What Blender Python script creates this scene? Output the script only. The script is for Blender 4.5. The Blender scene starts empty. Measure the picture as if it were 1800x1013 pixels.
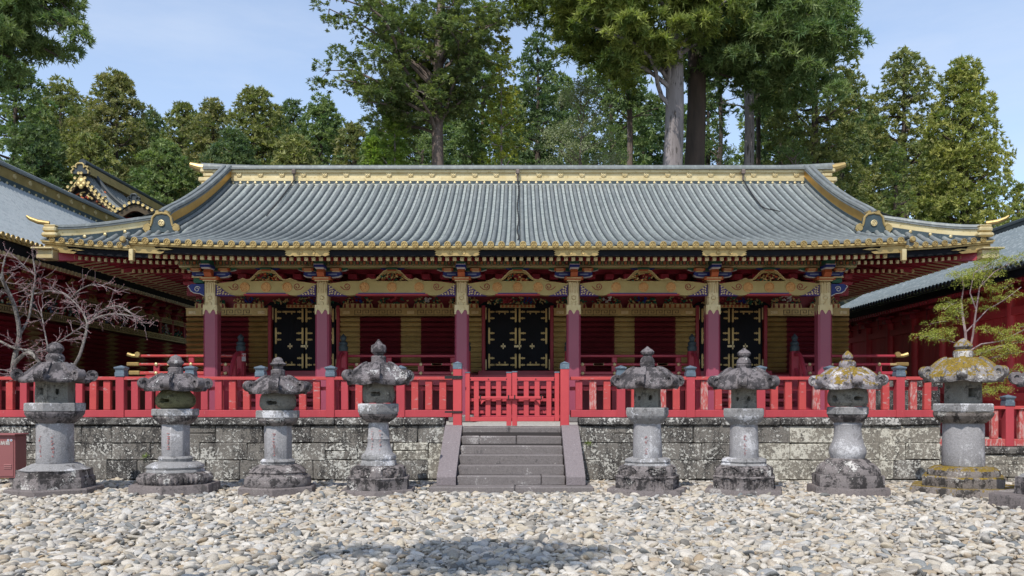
import bpy, math, random
import numpy as np
from mathutils import Vector, Matrix, Euler
R = math.radians
PI = math.pi
rnd = random.Random(7)
S = bpy.context.scene
COL = S.collection
# ------------------------------------------------------------------ camera, sky, sun, exposure
cam = bpy.data.cameras.new('camera'); co = bpy.data.objects.new('camera', cam); COL.objects.link(co)
cam.sensor_width = 36; cam.lens = 30.0
cam.shift_x = -10/1800; cam.shift_y = 198.5/1800
cam.clip_start = 0.1; cam.clip_end = 3000
co.location = (0, 0, 1.6); co.rotation_euler = (R(90), 0, 0)
S.camera = co
SUN_DIR = Vector((0.40, 1.0, -1.38)).normalized()
w = bpy.data.worlds.new('World'); S.world = w; w.use_nodes = True
wn = w.node_tree.nodes; wl_ = w.node_tree.links
bg = wn['Background']
sky = wn.new('ShaderNodeTexSky'); sky.sky_type = 'NISHITA'; sky.sun_disc = False
sky.sun_elevation = math.asin(-SUN_DIR.z); sky.sun_rotation = math.atan2(-SUN_DIR.x, -SUN_DIR.y)
sky.air_density = 1.0; sky.dust_density = 0.6; sky.ozone_density = 1.0; sky.altitude = 600
tc = wn.new('ShaderNodeTexCoord'); mp = wn.new('ShaderNodeMapping')
mp.inputs['Scale'].default_value = (1.2, 1.2, 5.0); mp.inputs['Rotation'].default_value = (0, R(12), R(20))
ns = wn.new('ShaderNodeTexNoise'); ns.inputs['Scale'].default_value = 2.2; ns.inputs['Detail'].default_value = 7; ns.inputs['Roughness'].default_value = 0.6
rp = wn.new('ShaderNodeValToRGB'); rp.color_ramp.elements[0].position = 0.42; rp.color_ramp.elements[1].position = 0.8
rp.color_ramp.elements[0].color = (0.28, 0.28, 0.28, 1); rp.color_ramp.elements[1].color = (0.62, 0.62, 0.62, 1)
mx = wn.new('ShaderNodeMix'); mx.data_type = 'RGBA'
mx.inputs['B'].default_value = (3.35, 3.75, 4.45, 1)
wl_.new(tc.outputs['Generated'], mp.inputs['Vector']); wl_.new(mp.outputs[0], ns.inputs['Vector'])
wl_.new(ns.outputs['Fac'], rp.inputs['Fac']); wl_.new(rp.outputs['Color'], mx.inputs['Factor'])
wl_.new(sky.outputs[0], mx.inputs['A']); wl_.new(mx.outputs['Result'], bg.inputs['Color'])
bg.inputs['Strength'].default_value = 0.15
sl = bpy.data.lights.new('sun', 'SUN'); sl.energy = 3.05; sl.angle = R(0.53); sl.color = (1.0, 0.95, 0.88)
so = bpy.data.objects.new('sun', sl); COL.objects.link(so)
so.rotation_euler = SUN_DIR.to_track_quat('-Z', 'Y').to_euler(); so.location = (-20, -40, 60)
S.view_settings.view_transform = 'Standard'; S.view_settings.look = 'None'
S.view_settings.exposure = 0.62; S.view_settings.gamma = 1; S.view_settings.use_curve_mapping = False
S.render.engine = 'CYCLES'
S.cycles.max_bounces = 7; S.cycles.diffuse_bounces = 5; S.cycles.glossy_bounces = 3; S.cycles.transparent_max_bounces = 4

def P(px, py, D):   # a spot of the photograph at distance D, in metres
    return ((px-910)*D/1500, D, 1.6-(py-705)*D/1500)
def PX(px, D): return (px-910)*D/1500
def PZ(py, D): return 1.6-(py-705)*D/1500

# ------------------------------------------------------------------ mesh builder
class MB:
    def __init__(s): s.v = []; s.f = []; s.m = []; s.sm = []
    def add(s, vs, fs, mat=0, smooth=False):
        b = len(s.v); s.v.extend([tuple(v) for v in vs])
        for f in fs:
            s.f.append([b+i for i in f]); s.m.append(mat); s.sm.append(smooth)
    def box(s, x0, x1, y0, y1, z0, z1, mat=0, ch=0.0):
        s.cbox(((x0+x1)/2, (y0+y1)/2, (z0+z1)/2), (x1-x0, y1-y0, z1-z0), ch, mat)
    def cbox(s, c, d, ch=0.0, mat=0, M=None, jit=0.0, rg=None):
        hx, hy, hz = d[0]/2, d[1]/2, d[2]/2
        if ch <= 0:
            vs = [(i*hx, j*hy, k*hz) for i in (-1, 1) for j in (-1, 1) for k in (-1, 1)]
            fs = [(0,1,3,2),(4,6,7,5),(0,4,5,1),(2,3,7,6),(0,2,6,4),(1,5,7,3)]
        else:
            ch = min(ch, hx*.9, hy*.9, hz*.9)
            vs = []; idx = {}
            for i in (-1,1):
                for j in (-1,1):
                    for k in (-1,1):
                        for a in range(3):
                            q = [i*(hx-ch), j*(hy-ch), k*(hz-ch)]
                            q[a] = (i*hx, j*hy, k*hz)[a]
                            idx[(i,j,k,a)] = len(vs); vs.append(tuple(q))
            fs = []
            for a in range(3):
                b_, c_ = (a+1) % 3, (a+2) % 3
                for sg in (-1, 1):
                    loop = []
                    for (u, v) in ((-1,-1),(1,-1),(1,1),(-1,1)):
                        t = [0,0,0]; t[a] = sg; t[b_] = u; t[c_] = v; loop.append(idx[(*t, a)])
                    fs.append(loop if sg > 0 else loop[::-1])
            for a in range(3):
                b_, c_ = (a+1) % 3, (a+2) % 3
                for u in (-1,1):
                    for v in (-1,1):
                        t0=[0,0,0]; t0[b_]=u; t0[c_]=v; t0[a]=-1; t1=list(t0); t1[a]=1
                        l = [idx[(*t0,b_)], idx[(*t1,b_)], idx[(*t1,c_)], idx[(*t0,c_)]]
                        fs.append(l if u*v > 0 else l[::-1])
            for i in (-1,1):
                for j in (-1,1):
                    for k in (-1,1):
                        l = [idx[(i,j,k,0)], idx[(i,j,k,1)], idx[(i,j,k,2)]]
                        fs.append(l if i*j*k > 0 else l[::-1])
        if jit and rg:
            js = {}
            out = []
            for q in vs:
                key = (q[0] > 0, q[1] > 0, q[2] > 0)
                if key not in js: js[key] = [rg.uniform(-jit, jit) for _ in range(3)]
                out.append(tuple(q[i]+js[key][i] for i in range(3)))
            vs = out
        if M is not None: vs = [tuple(M @ Vector(q)) for q in vs]
        s.add([(q[0]+c[0], q[1]+c[1], q[2]+c[2]) for q in vs], fs, mat)
    def beam(s, a, b, wd, ht, mat=0, ch=0.0):   # box from a to b, width wd sideways, height ht
        a = Vector(a); b = Vector(b); d = b-a; L = d.length; d.normalize()
        up = Vector((0,0,1)) if abs(d.z) < .95 else Vector((0,1,0))
        x = d.cross(up).normalized(); z = x.cross(d)
        M = Matrix((x, d, z)).transposed()
        s.cbox((a+b)/2, (wd, L, ht), ch, mat, M)
    def ext(s, poly, axis, a0, a1, mat=0, smooth=False):   # polygon extruded along an axis: x->(y,z) y->(x,z) z->(x,y)
        n = len(poly)
        def q(p, a): return (a, p[0], p[1]) if axis == 'x' else ((p[0], a, p[1]) if axis == 'y' else (p[0], p[1], a))
        vs = [q(p, a0) for p in poly]+[q(p, a1) for p in poly]
        ar = sum(poly[i][0]*poly[(i+1) % n][1]-poly[(i+1) % n][0]*poly[i][1] for i in range(n))
        flip = (ar > 0) == (axis == 'y')
        A = list(range(n)); B = list(range(n, 2*n))
        caps = [A[::-1], B]; sides = [(i, (i+1) % n, n+(i+1) % n, n+i) for i in range(n)]
        if flip: caps = [c[::-1] for c in caps]; sides = [c[::-1] for c in sides]
        s.add(vs, caps, mat); s.add(vs, sides, mat, smooth)
    def tube(s, pts, rad, n=8, mat=0, caps=True, smooth=True):
        pts = [Vector(p) for p in pts]; m = len(pts)
        if not hasattr(rad, '__len__'): rad = [rad]*m
        vs = []; prev = None
        for i, p in enumerate(pts):
            d = (pts[min(i+1, m-1)]-pts[max(i-1, 0)])
            if d.length < 1e-9: d = Vector((0,0,1))
            d.normalize()
            if prev is None:
                u = d.cross(Vector((0,0,1)) if abs(d.z) < .9 else Vector((1,0,0))).normalized()
            else:
                u = (prev-d*prev.dot(d))
                u = u.normalized() if u.length > 1e-6 else d.orthogonal().normalized()
            prev = u; v = d.cross(u)
            for k in range(n):
                a = 2*PI*k/n; vs.append(p+(u*math.cos(a)+v*math.sin(a))*rad[i])
        fs = [(i*n+k, i*n+(k+1) % n, (i+1)*n+(k+1) % n, (i+1)*n+k) for i in range(m-1) for k in range(n)]
        s.add(vs, fs, mat, smooth)
        if caps:
            s.add(vs[:n], [list(range(n))[::-1]], mat); s.add(vs[-n:], [list(range(n))], mat)
    def lathe(s, prof, n=20, c=(0,0,0), mat=0, axis='z', smooth=True):   # prof (r, h)
        vs = []
        for r, h in prof:
            for k in range(n):
                a = 2*PI*k/n; x, y = r*math.cos(a), r*math.sin(a)
                q = (x, y, h) if axis == 'z' else ((x, -h, y) if axis == 'y' else (h, x, y))
                vs.append((q[0]+c[0], q[1]+c[1], q[2]+c[2]))
        m = len(prof)
        fs = [(i*n+k, i*n+(k+1) % n, (i+1)*n+(k+1) % n, (i+1)*n+k) for i in range(m-1) for k in range(n)]
        up = prof[-1][1] > prof[0][1]
        s.add(vs, fs if up else [f[::-1] for f in fs], mat, smooth)
        for i, fl in ((0, up), (m-1, not up)):
            if prof[i][0] > 1e-4:
                l = list(range(n)); s.add(vs[i*n:(i+1)*n], [l[::-1] if fl else l], mat)
    def grid(s, fn, nu, nv, mat=0, smooth=True, flip=False):
        vs = [fn(i/nu, j/nv) for i in range(nu+1) for j in range(nv+1)]
        fs = []
        for i in range(nu):
            for j in range(nv):
                a = i*(nv+1)+j; f = (a, a+nv+1, a+nv+2, a+1); fs.append(f[::-1] if flip else f)
        s.add(vs, fs, mat, smooth)
    def sweep(s, path, hw, z0, z1, mat=0):   # a band standing on a path, hw to each side
        path = [Vector(p) for p in path]; m = len(path); vs = []
        for i, p in enumerate(path):
            d = path[min(i+1, m-1)]-path[max(i-1, 0)]; d.z = 0; d.normalize(); n = Vector((d.y, -d.x, 0))
            for (a, z) in ((-hw, z0), (hw, z0), (hw, z1), (-hw, z1)): vs.append(p+n*a+Vector((0,0,z)))
        fs = [(i*4+k, (i+1)*4+k, (i+1)*4+(k+1) % 4, i*4+(k+1) % 4) for i in range(m-1) for k in range(4)]
        s.add(vs, fs, mat); s.add(vs[:4], [(0,1,2,3)], mat); s.add(vs[-4:], [(3,2,1,0)], mat)
    def mesh(s, name, mats, off=(0,0,0), ang=35):
        me = bpy.data.meshes.new(name)
        o = np.array(off)
        v = np.array(s.v, dtype=np.float64)-o if len(s.v) else np.zeros((0,3))
        me.from_pydata(v.tolist(), [], s.f)
        for m in mats: me.materials.append(m)
        me.polygons.foreach_set('material_index', s.m)
        me.polygons.foreach_set('use_smooth', [True]*len(s.f) if any(s.sm) else [False]*len(s.f))
        me.update()
        if any(s.sm): me.set_sharp_from_angle(angle=R(ang))
        return me
    def build(s, name, mats, parent=None, loc=None, kind=None, local=False):
        """Verts are in world coordinates unless local; the origin goes to loc (default the parent's origin)."""
        if not isinstance(mats, (list, tuple)): mats = [mats]
        W = wloc(parent)
        if local: me = s.mesh(name, mats); l = Vector(loc or (0,0,0))
        else:
            L = Vector(loc) if loc is not None else W
            me = s.mesh(name, mats, L); l = L-W
        o = bpy.data.objects.new(name, me); COL.objects.link(o); o.parent = parent; o.location = l
        if kind: o['kind'] = kind
        return o
def wloc(o):
    W = Vector((0,0,0))
    while o is not None: W = W+o.location; o = o.parent
    return W
def put(name, me, parent, loc, rot=None, scale=None):   # another object with the same mesh, at a world spot
    o = bpy.data.objects.new(name, me); COL.objects.link(o); o.parent = parent; o.location = Vector(loc)-wloc(parent)
    if rot: o.rotation_euler = rot
    if scale: o.scale = scale
    return o
def thing(name, label, cat, loc=(0,0,0), group=None, rz=0):
    o = bpy.data.objects.new(name, None); COL.objects.link(o); o.location = loc; o.rotation_euler = (0,0,rz)
    o.empty_display_size = .2
    o['label'] = label; o['category'] = cat
    if group: o['group'] = group
    return o
def tag(o, label, cat, group=None):
    o['label'] = label; o['category'] = cat
    if group: o['group'] = group
    return o
def node(name, parent, loc=(0,0,0)):   # a part that only holds sub-parts
    o = bpy.data.objects.new(name, None); COL.objects.link(o); o.parent = parent; o.location = Vector(loc)-wloc(parent); o.empty_display_size = .1
    return o

# ------------------------------------------------------------------ materials
def newmat(name):
    m = bpy.data.materials.new(name); m.use_nodes = True
    return m, m.node_tree.nodes, m.node_tree.links, m.node_tree.nodes['Principled BSDF']
def noise(n, l, scale, detail=4, rough=.55, stretch=None, dim=None):
    g = n.new('ShaderNodeNewGeometry'); t = n.new('ShaderNodeTexNoise')
    t.inputs['Scale'].default_value = scale; t.inputs['Detail'].default_value = detail; t.inputs['Roughness'].default_value = rough
    if stretch:
        mp = n.new('ShaderNodeMapping'); mp.inputs['Scale'].default_value = stretch
        l.new(g.outputs['Position'], mp.inputs['Vector']); l.new(mp.outputs[0], t.inputs['Vector'])
    else: l.new(g.outputs['Position'], t.inputs['Vector'])
    return t.outputs['Fac']
def ramp(n, l, fac, stops):
    r = n.new('ShaderNodeValToRGB'); e = r.color_ramp.elements
    while len(e) < len(stops): e.new(.5)
    for i, (p, c) in enumerate(stops):
        e[i].position = p; e[i].color = (*c, 1) if hasattr(c, '__len__') else (c, c, c, 1)
    l.new(fac, r.inputs['Fac']); return r.outputs['Color']
def mixc(n, l, fac, a, b, mode='MIX'):
    m = n.new('ShaderNodeMix'); m.data_type = 'RGBA'; m.blend_type = mode
    for k, x in (('Factor', fac), ('A', a), ('B', b)):
        if isinstance(x, (int, float)): m.inputs[k].default_value = x
        elif isinstance(x, tuple): m.inputs[k].default_value = (*x, 1)
        else: l.new(x, m.inputs[k])
    return m.outputs['Result']
def bump(n, l, bs, h, st=.3, dist=.01):
    b = n.new('ShaderNodeBump'); b.inputs['Strength'].default_value = st; b.inputs['Distance'].default_value = dist
    l.new(h, b.inputs['Height']); l.new(b.outputs[0], bs.inputs['Normal'])
def paint(name, col, col2=None, rough=.45, wear=None, wearth=.62, sc=2.0, spec=.35, metallic=0, bst=.15, fine=18, stretch=None):
    m, n, l, b = newmat(name)
    col2 = col2 or tuple(c*.72 for c in col)
    c = mixc(n, l, ramp(n, l, noise(n, l, sc, 5, .6, stretch), [(.35, 0.), (.68, 1.)]), col, col2)
    if wear:
        f = ramp(n, l, noise(n, l, fine, 5, .65, stretch), [(wearth, 0.), (wearth+.05, 1.)])
        c = mixc(n, l, f, c, wear)
    l.new(c, b.inputs['Base Color'])
    b.inputs['Roughness'].default_value = rough; b.inputs['Specular IOR Level'].default_value = spec; b.inputs['Metallic'].default_value = metallic
    h = noise(n, l, fine*2.2, 4, .6, stretch); bump(n, l, b, h, bst, .006)
    return m
def stone(name, base, dark, pale, kd=.5, kp=.6, fs=24, moss=None, km=.5, rough=.92, bst=.6, ms=3.0, spots=.8, pw=.40):
    """Weathered stone: dark stain in broad ragged patches, pale lichen as clustered flecks, fine grain."""
    m, n, l, b = newmat(name)
    def add(x, kx, y, ky):
        q = n.new('ShaderNodeMath'); q.operation = 'MULTIPLY'; l.new(x, q.inputs[0]); q.inputs[1].default_value = kx
        r = n.new('ShaderNodeMath'); r.operation = 'MULTIPLY_ADD'; l.new(y, r.inputs[0]); r.inputs[1].default_value = ky; l.new(q.outputs[0], r.inputs[2]); return r.outputs[0]
    big = noise(n, l, ms*.55, 4, .55); mid = noise(n, l, ms*1.35, 6, .62); fn = noise(n, l, fs, 8, .72); fn2 = noise(n, l, fs*2.8, 4, .6); run = noise(n, l, 7, 5, .6, (1, 1, .22))
    c = mixc(n, l, ramp(n, l, fn, [(.3, 0.), (.7, 1.)]), base, tuple(x*.72 for x in base))
    dk = add(add(mid, 1.02-pw, fn, pw-.02), .75, run, .25)
    c = mixc(n, l, ramp(n, l, dk, [(kd-.025, 0.), (kd+.03, 1.)]), c, dark)
    pk = add(add(big, .85-pw, mid, .15), 1.0, fn, pw)
    c = mixc(n, l, ramp(n, l, pk, [(kp-.012, 0.), (kp+.014, 1.)]), c, pale)
    v = n.new('ShaderNodeTexVoronoi'); v.inputs['Scale'].default_value = 5.5; v.inputs['Randomness'].default_value = 1; g0 = n.new('ShaderNodeNewGeometry'); l.new(g0.outputs['Position'], v.inputs['Vector'])
    sp_ = add(v.outputs['Distance'], 1.0, fn, .30)
    c = mixc(n, l, ramp(n, l, sp_, [(.18, spots), (.215, 0.)]), c, tuple(min(.7, x*1.15) for x in pale))
    if moss:
        g = n.new('ShaderNodeNewGeometry'); sp = n.new('ShaderNodeSeparateXYZ'); l.new(g.outputs['Normal'], sp.inputs[0])
        ad = n.new('ShaderNodeMath'); ad.operation = 'MULTIPLY_ADD'; l.new(sp.outputs['Z'], ad.inputs[0]); ad.inputs[1].default_value = .20
        l.new(add(noise(n, l, 6.5, 5, .65), .7, fn, .3), ad.inputs[2])
        f = ramp(n, l, ad.outputs[0], [(km, 0.), (km+.035, 1.)])
        c = mixc(n, l, f, c, mixc(n, l, ramp(n, l, fn, [(.3, 0.), (.7, 1.)]), (.055, .045, .012), (.30, .20, .035)))
    c = mixc(n, l, .45, c, mixc(n, l, 1.0, c, ramp(n, l, fn2, [(.3, .4), (.7, 1.5)]), 'MULTIPLY'))
    l.new(c, b.inputs['Base Color']); b.inputs['Roughness'].default_value = rough; b.inputs['Specular IOR Level'].default_value = .15
    bump(n, l, b, add(fn, .7, mid, .5), bst, .03)
    return m
M = {}
M['red'] = paint('red_lacquer', (.43, .058, .070), (.35, .048, .060), .5, (.42, .17, .16), .65, 1.2, .25, stretch=(2.5, 2.5, .5))
M['red_rail'] = paint('red_lacquer_weathered', (.46, .07, .065), (.40, .055, .055), .6, (.38, .25, .23), .60, 2.5, .2, fine=14, stretch=(.4, 1, 1.6))
M['red_faded'] = paint('red_lacquer_faded', (.42, .10, .09), (.40, .06, .06), .7, (.44, .25, .23), .50, 3.0, .2, fine=16, stretch=(1.5, 1.5, .5))
M['red_gate'] = paint('red_lacquer_gate', (.49, .066, .070), (.43, .054, .062), .5, (.5, .25, .2), .72, 1.6, .25)
M['maroon'] = paint('maroon_lacquer', (.36, .038, .060), (.28, .030, .046), .4, None, sc=1.0, spec=.4)
M['pillar'] = paint('pillar_lacquer', (.27, .050, .085), (.23, .043, .075), .35, None, sc=.8, spec=.5, bst=.08)
M['dark_red'] = paint('dark_red_timber', (.29, .028, .038), (.21, .021, .028), .5, None, sc=1.3)
M['hall_red'] = paint('hall_red_boards', (.60, .068, .080), (.50, .056, .068), .5, (.30, .09, .09), .74, .9, .3, stretch=(1, 1, .3))
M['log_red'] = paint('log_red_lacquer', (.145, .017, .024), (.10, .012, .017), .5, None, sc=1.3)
M['black'] = paint('black_lacquer', (.008, .009, .012), (.005, .006, .008), .6, None, spec=.12, bst=.05)
M['dark'] = paint('dark_timber', (.02, .016, .015), None, .8)
M['gold'] = paint('gold_leaf', (.43, .315, .13), (.32, .225, .085), .45, (.22, .15, .06), .62, 3, .5, metallic=.6, bst=.25, fine=22)
M['gold_pale'] = paint('gold_pale', (.62, .52, .30), (.52, .41, .20), .48, (.36, .27, .12), .60, 3, .5, metallic=.5, bst=.2, fine=14)
M['gold_dull'] = paint('gold_worn', (.56, .43, .19), (.42, .32, .13), .5, (.20, .12, .05), .62, 2.5, .4, metallic=.4, bst=.25, fine=20)
M['gold_koryo'] = paint('gold_lacquer_beam', (.42, .34, .14), (.33, .26, .10), .5, (.60, .46, .18), .62, 2, .4, metallic=.45, bst=.2, fine=45)
M['gold_dark'] = paint('gold_deep', (.62, .37, .09), (.50, .28, .06), .4, None, metallic=.75)
M['band_dark'] = paint('ridge_band_dark', (.030, .045, .055), (.05, .075, .08), .5, (.10, .13, .13), .62, 4)
M['green'] = paint('green_paint', (.02, .12, .07), None, .5, (.3, .3, .15), .7)
M['blue'] = paint('blue_paint', (.015, .035, .22), None, .45, None)
M['blue_pale'] = paint('blue_pale_paint', (.22, .30, .50), None, .5)
M['orange'] = paint('orange_paint', (.44, .11, .035), None, .5, (.5, .3, .12), .66)
M['white'] = paint('white_paint', (.62, .62, .58), None, .6)
M['purple'] = paint('purple_paint', (.06, .025, .16), None, .5)
M['green_line'] = paint('pale_green_line', (.30, .33, .14), None, .5)
M['copper_blue'] = paint('patinated_copper', (.13, .175, .215), (.09, .12, .15), .55, (.24, .30, .33), .6, 6, .4, metallic=.25, fine=30)
M['red_white'] = M['white']
def roofmat(name, a, b_, wear):
    m, n, l, b = newmat(name)
    c = mixc(n, l, ramp(n, l, noise(n, l, .9, 5, .65), [(.3, 0.), (.7, 1.)]), a, b_)
    c = mixc(n, l, ramp(n, l, noise(n, l, 7, 6, .7, (1, .35, .35)), [(.50, 0.), (.62, .7)]), c, wear)
    c = mixc(n, l, ramp(n, l, noise(n, l, 30, 4, .7), [(.58, 0.), (.70, .55)]), c, tuple(x*.45 for x in a))
    l.new(c, b.inputs['Base Color']); b.inputs['Roughness'].default_value = .5; b.inputs['Metallic'].default_value = .08; b.inputs['Specular IOR Level'].default_value = .25
    bump(n, l, b, noise(n, l, 40, 3, .6), .25, .005)
    return m
M['tube'] = roofmat('roof_tile_roll', (.128, .142, .141), (.165, .176, .172), (.22, .243, .234))
M['pan'] = roofmat('roof_tile_pan', (.265, .30, .288), (.32, .345, .33), (.195, .22, .212))
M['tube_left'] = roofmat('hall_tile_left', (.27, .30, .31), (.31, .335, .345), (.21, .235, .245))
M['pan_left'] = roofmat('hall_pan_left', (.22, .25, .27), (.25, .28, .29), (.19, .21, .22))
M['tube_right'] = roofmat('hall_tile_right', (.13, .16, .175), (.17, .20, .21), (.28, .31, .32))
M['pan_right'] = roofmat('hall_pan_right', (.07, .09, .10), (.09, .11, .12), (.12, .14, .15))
M['tile_dark'] = paint('dark_tile_end', (.035, .045, .05), None, .5, (.1, .12, .12), .64)
# stone
M['wall_stone'] = stone('wall_stone', (.20, .185, .165), (.045, .042, .040), (.47, .46, .42), .492, .535, 20, ms=2.4, pw=.62)
M['wall_stone2'] = stone('wall_stone_dark', (.15, .14, .13), (.034, .032, .031), (.44, .43, .40), .478, .55, 22, ms=2.4, pw=.62)
M['wall_stone3'] = stone('wall_stone_pale', (.24, .22, .185), (.05, .046, .042), (.52, .50, .43), .508, .505, 18, ms=2.2, pw=.62)
M['wall_stone4'] = stone('wall_stone_rust', (.26, .18, .11), (.06, .05, .04), (.45, .40, .30), .53, .55, 20, ms=2.6, pw=.62)
M['coping'] = stone('coping_stone', (.17, .16, .145), (.034, .032, .031), (.46, .45, .42), .478, .545, 20, ms=2.6, pw=.62)
M['step'] = stone('step_stone', (.185, .165, .16), (.10, .09, .09), (.30, .28, .27), .58, .58, 26, rough=.9, bst=.35)
M['cheek_pale'] = stone('cheek_stone', (.225, .195, .20), (.14, .12, .12), (.38, .36, .36), .60, .62, 26, bst=.4)  # side slab stone, a little paler than the steps
M['shaft'] = stone('lantern_shaft_stone', (.33, .322, .328), (.19, .183, .186), (.47, .465, .475), .56, .565, 26, bst=.4, ms=4, spots=.2)
M['cap'] = stone('lantern_cap_stone', (.185, .165, .168), (.050, .046, .048), (.44, .43, .42), .50, .59, 30, ms=5, spots=.25)
M['base'] = stone('lantern_base_stone', (.22, .195, .19), (.046, .042, .042), (.50, .48, .45), .50, .575, 30, ms=5, spots=.3)
M['plat'] = stone('lantern_platform_stone', (.28, .275, .275), (.12, .117, .117), (.52, .52, .54), .55, .55, 28, ms=5)
M['fire'] = stone('lantern_firebox_stone', (.23, .22, .19), (.09, .085, .075), (.36, .35, .31), .55, .60, 26, ms=5)
M['slab'] = stone('lantern_slab_stone', (.19, .165, .16), (.08, .072, .07), (.32, .30, .28), .55, .58, 26, bst=.4, ms=4)
M['cap_moss'] = stone('lantern_cap_mossy', (.30, .27, .28), (.06, .055, .055), (.52, .50, .50), .52, .55, 26, moss=True, km=.62, ms=5, spots=.3)
M['cap_moss2'] = stone('lantern_cap_very_mossy', (.26, .24, .23), (.06, .055, .055), (.52, .50, .48), .52, .54, 26, moss=True, km=.58, ms=5)
M['base_moss'] = stone('lantern_base_mossy', (.24, .21, .19), (.05, .045, .042), (.48, .46, .42), .51, .55, 26, moss=True, km=.64, ms=4)
M['hollow'] = paint('lantern_hollow', (.008, .008, .008), None, 1.0)
M['inscr'] = paint('faded_red_inscription', (.30, .10, .09), (.36, .24, .24), .9, None, sc=30)
M['cabinet'] = paint('cabinet_paint', (.235, .085, .085), (.21, .075, .076), .5, (.30, .16, .15), .73, 1, .35, bst=.05)
M['bark_grey'] = paint('grey_bark', (.30, .27, .27), (.16, .14, .135), .95, (.08, .07, .065), .56, 1.2, .1, bst=1.0, fine=9, stretch=(1, 1, .12))
M['bark_brown'] = paint('brown_bark', (.18, .145, .125), (.105, .08, .068), .95, (.24, .20, .18), .6, 1.2, .1, bst=1.0, fine=10, stretch=(1, 1, .14))
M['bark_dark'] = paint('dark_bark', (.085, .062, .05), (.05, .04, .033), .95, None, sc=3, bst=.8, stretch=(1, 1, .2))
M['bark_lichen'] = paint('lichened_bark', (.27, .255, .235), (.075, .064, .06), .95, (.03, .027, .027), .55, 9, .1, bst=.8, fine=30)
M['twig'] = paint('pale_twig', (.32, .25, .255), (.18, .125, .13), .9, None, sc=8)
M['bud'] = paint('pink_bud', (.46, .20, .22), (.34, .16, .16), .7)
M['iron'] = paint('black_iron', (.018, .017, .017), None, .6, (.05, .035, .03), .6)
def leafmat(name, trans=.38):
    m, n, l, b = newmat(name)
    a = n.new('ShaderNodeAttribute'); a.attribute_name = 'leafcol'
    l.new(a.outputs['Color'], b.inputs['Base Color']); b.inputs['Roughness'].default_value = .55; b.inputs['Specular IOR Level'].default_value = .25
    t = n.new('ShaderNodeBsdfTranslucent'); l.new(mixc(n, l, 1.0, a.outputs['Color'], (1.0, 1.15, .5), 'MULTIPLY'), t.inputs['Color'])
    ms = n.new('ShaderNodeMixShader'); ms.inputs[0].default_value = trans
    out = n['Material Output']; l.new(b.outputs[0], ms.inputs[1]); l.new(t.outputs[0], ms.inputs[2]); l.new(ms.outputs[0], out.inputs['Surface'])
    return m
M['leaf'] = leafmat('foliage')
M['crest_gold'] = paint('crest_orange_gold', (.58, .33, .12), (.48, .26, .09), .5, metallic=.3)
M['recess'] = paint('tile_end_recess', (.075, .055, .03), (.05, .035, .02), .6, metallic=.3)
# ------------------------------------------------------------------ ground, terraces, hill
def struct(name, mb, m): 
    o = mb.build(name, m); o['kind'] = 'structure'; return o
m, n, l, b = newmat('soil')
c = mixc(n, l, ramp(n, l, noise(n, l, 3, 6, .65), [(.35, 0.), (.65, 1.)]), (.36, .315, .25), (.28, .24, .185)); l.new(c, b.inputs['Base Color']); b.inputs['Roughness'].default_value = .95
bump(n, l, b, noise(n, l, 40, 5, .7), .6, .02); M['soil'] = m
m, n, l, b = newmat('forest_floor')
c = mixc(n, l, ramp(n, l, noise(n, l, .5, 6, .65), [(.35, 0.), (.65, 1.)]), (.04, .055, .022), (.06, .05, .03)); l.new(c, b.inputs['Base Color']); b.inputs['Roughness'].default_value = .95
M['forest'] = m
m, n, l, b = newmat('pale_gravel')
v = n.new('ShaderNodeTexVoronoi'); v.inputs['Scale'].default_value = 14; g = n.new('ShaderNodeNewGeometry'); l.new(g.outputs['Position'], v.inputs['Vector'])
c = mixc(n, l, v.outputs['Color'], (.30, .29, .27), (.50, .48, .44)); l.new(c, b.inputs['Base Color']); b.inputs['Roughness'].default_value = .9
bump(n, l, b, v.outputs['Distance'], .8, .05); M['fine_gravel'] = m
g_ = MB(); g_.add([(-700, -700, 0), (700, -700, 0), (700, 700, 0), (-700, 700, 0)], [(0,1,2,3)]); struct('ground', g_, M['soil'])
t_ = MB(); t_.box(-40, 8.2, 16.95, 36, .004, 1.08); struct('terrace_ground', t_, M['fine_gravel'])
t_ = MB(); t_.box(8.204, 40, 17.3, 36, .004, .56); struct('lower_terrace_ground', t_, M['fine_gravel'])
def hillz(x, y):
    t = max(0, min(1, (y-36)/80)); s_ = t*t*(3-2*t)
    return 1.0+s_*(20+3*math.sin(x*.03+1)+2*math.sin(x*.09))+.4*math.sin(x*.31+y*.2)*min(1, t*4)
h_ = MB(); h_.grid(lambda u, v: (-170+340*u, 36+140*v, hillz(-170+340*u, 36+140*v)), 60, 40); struct('hill', h_, M['forest'])

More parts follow.
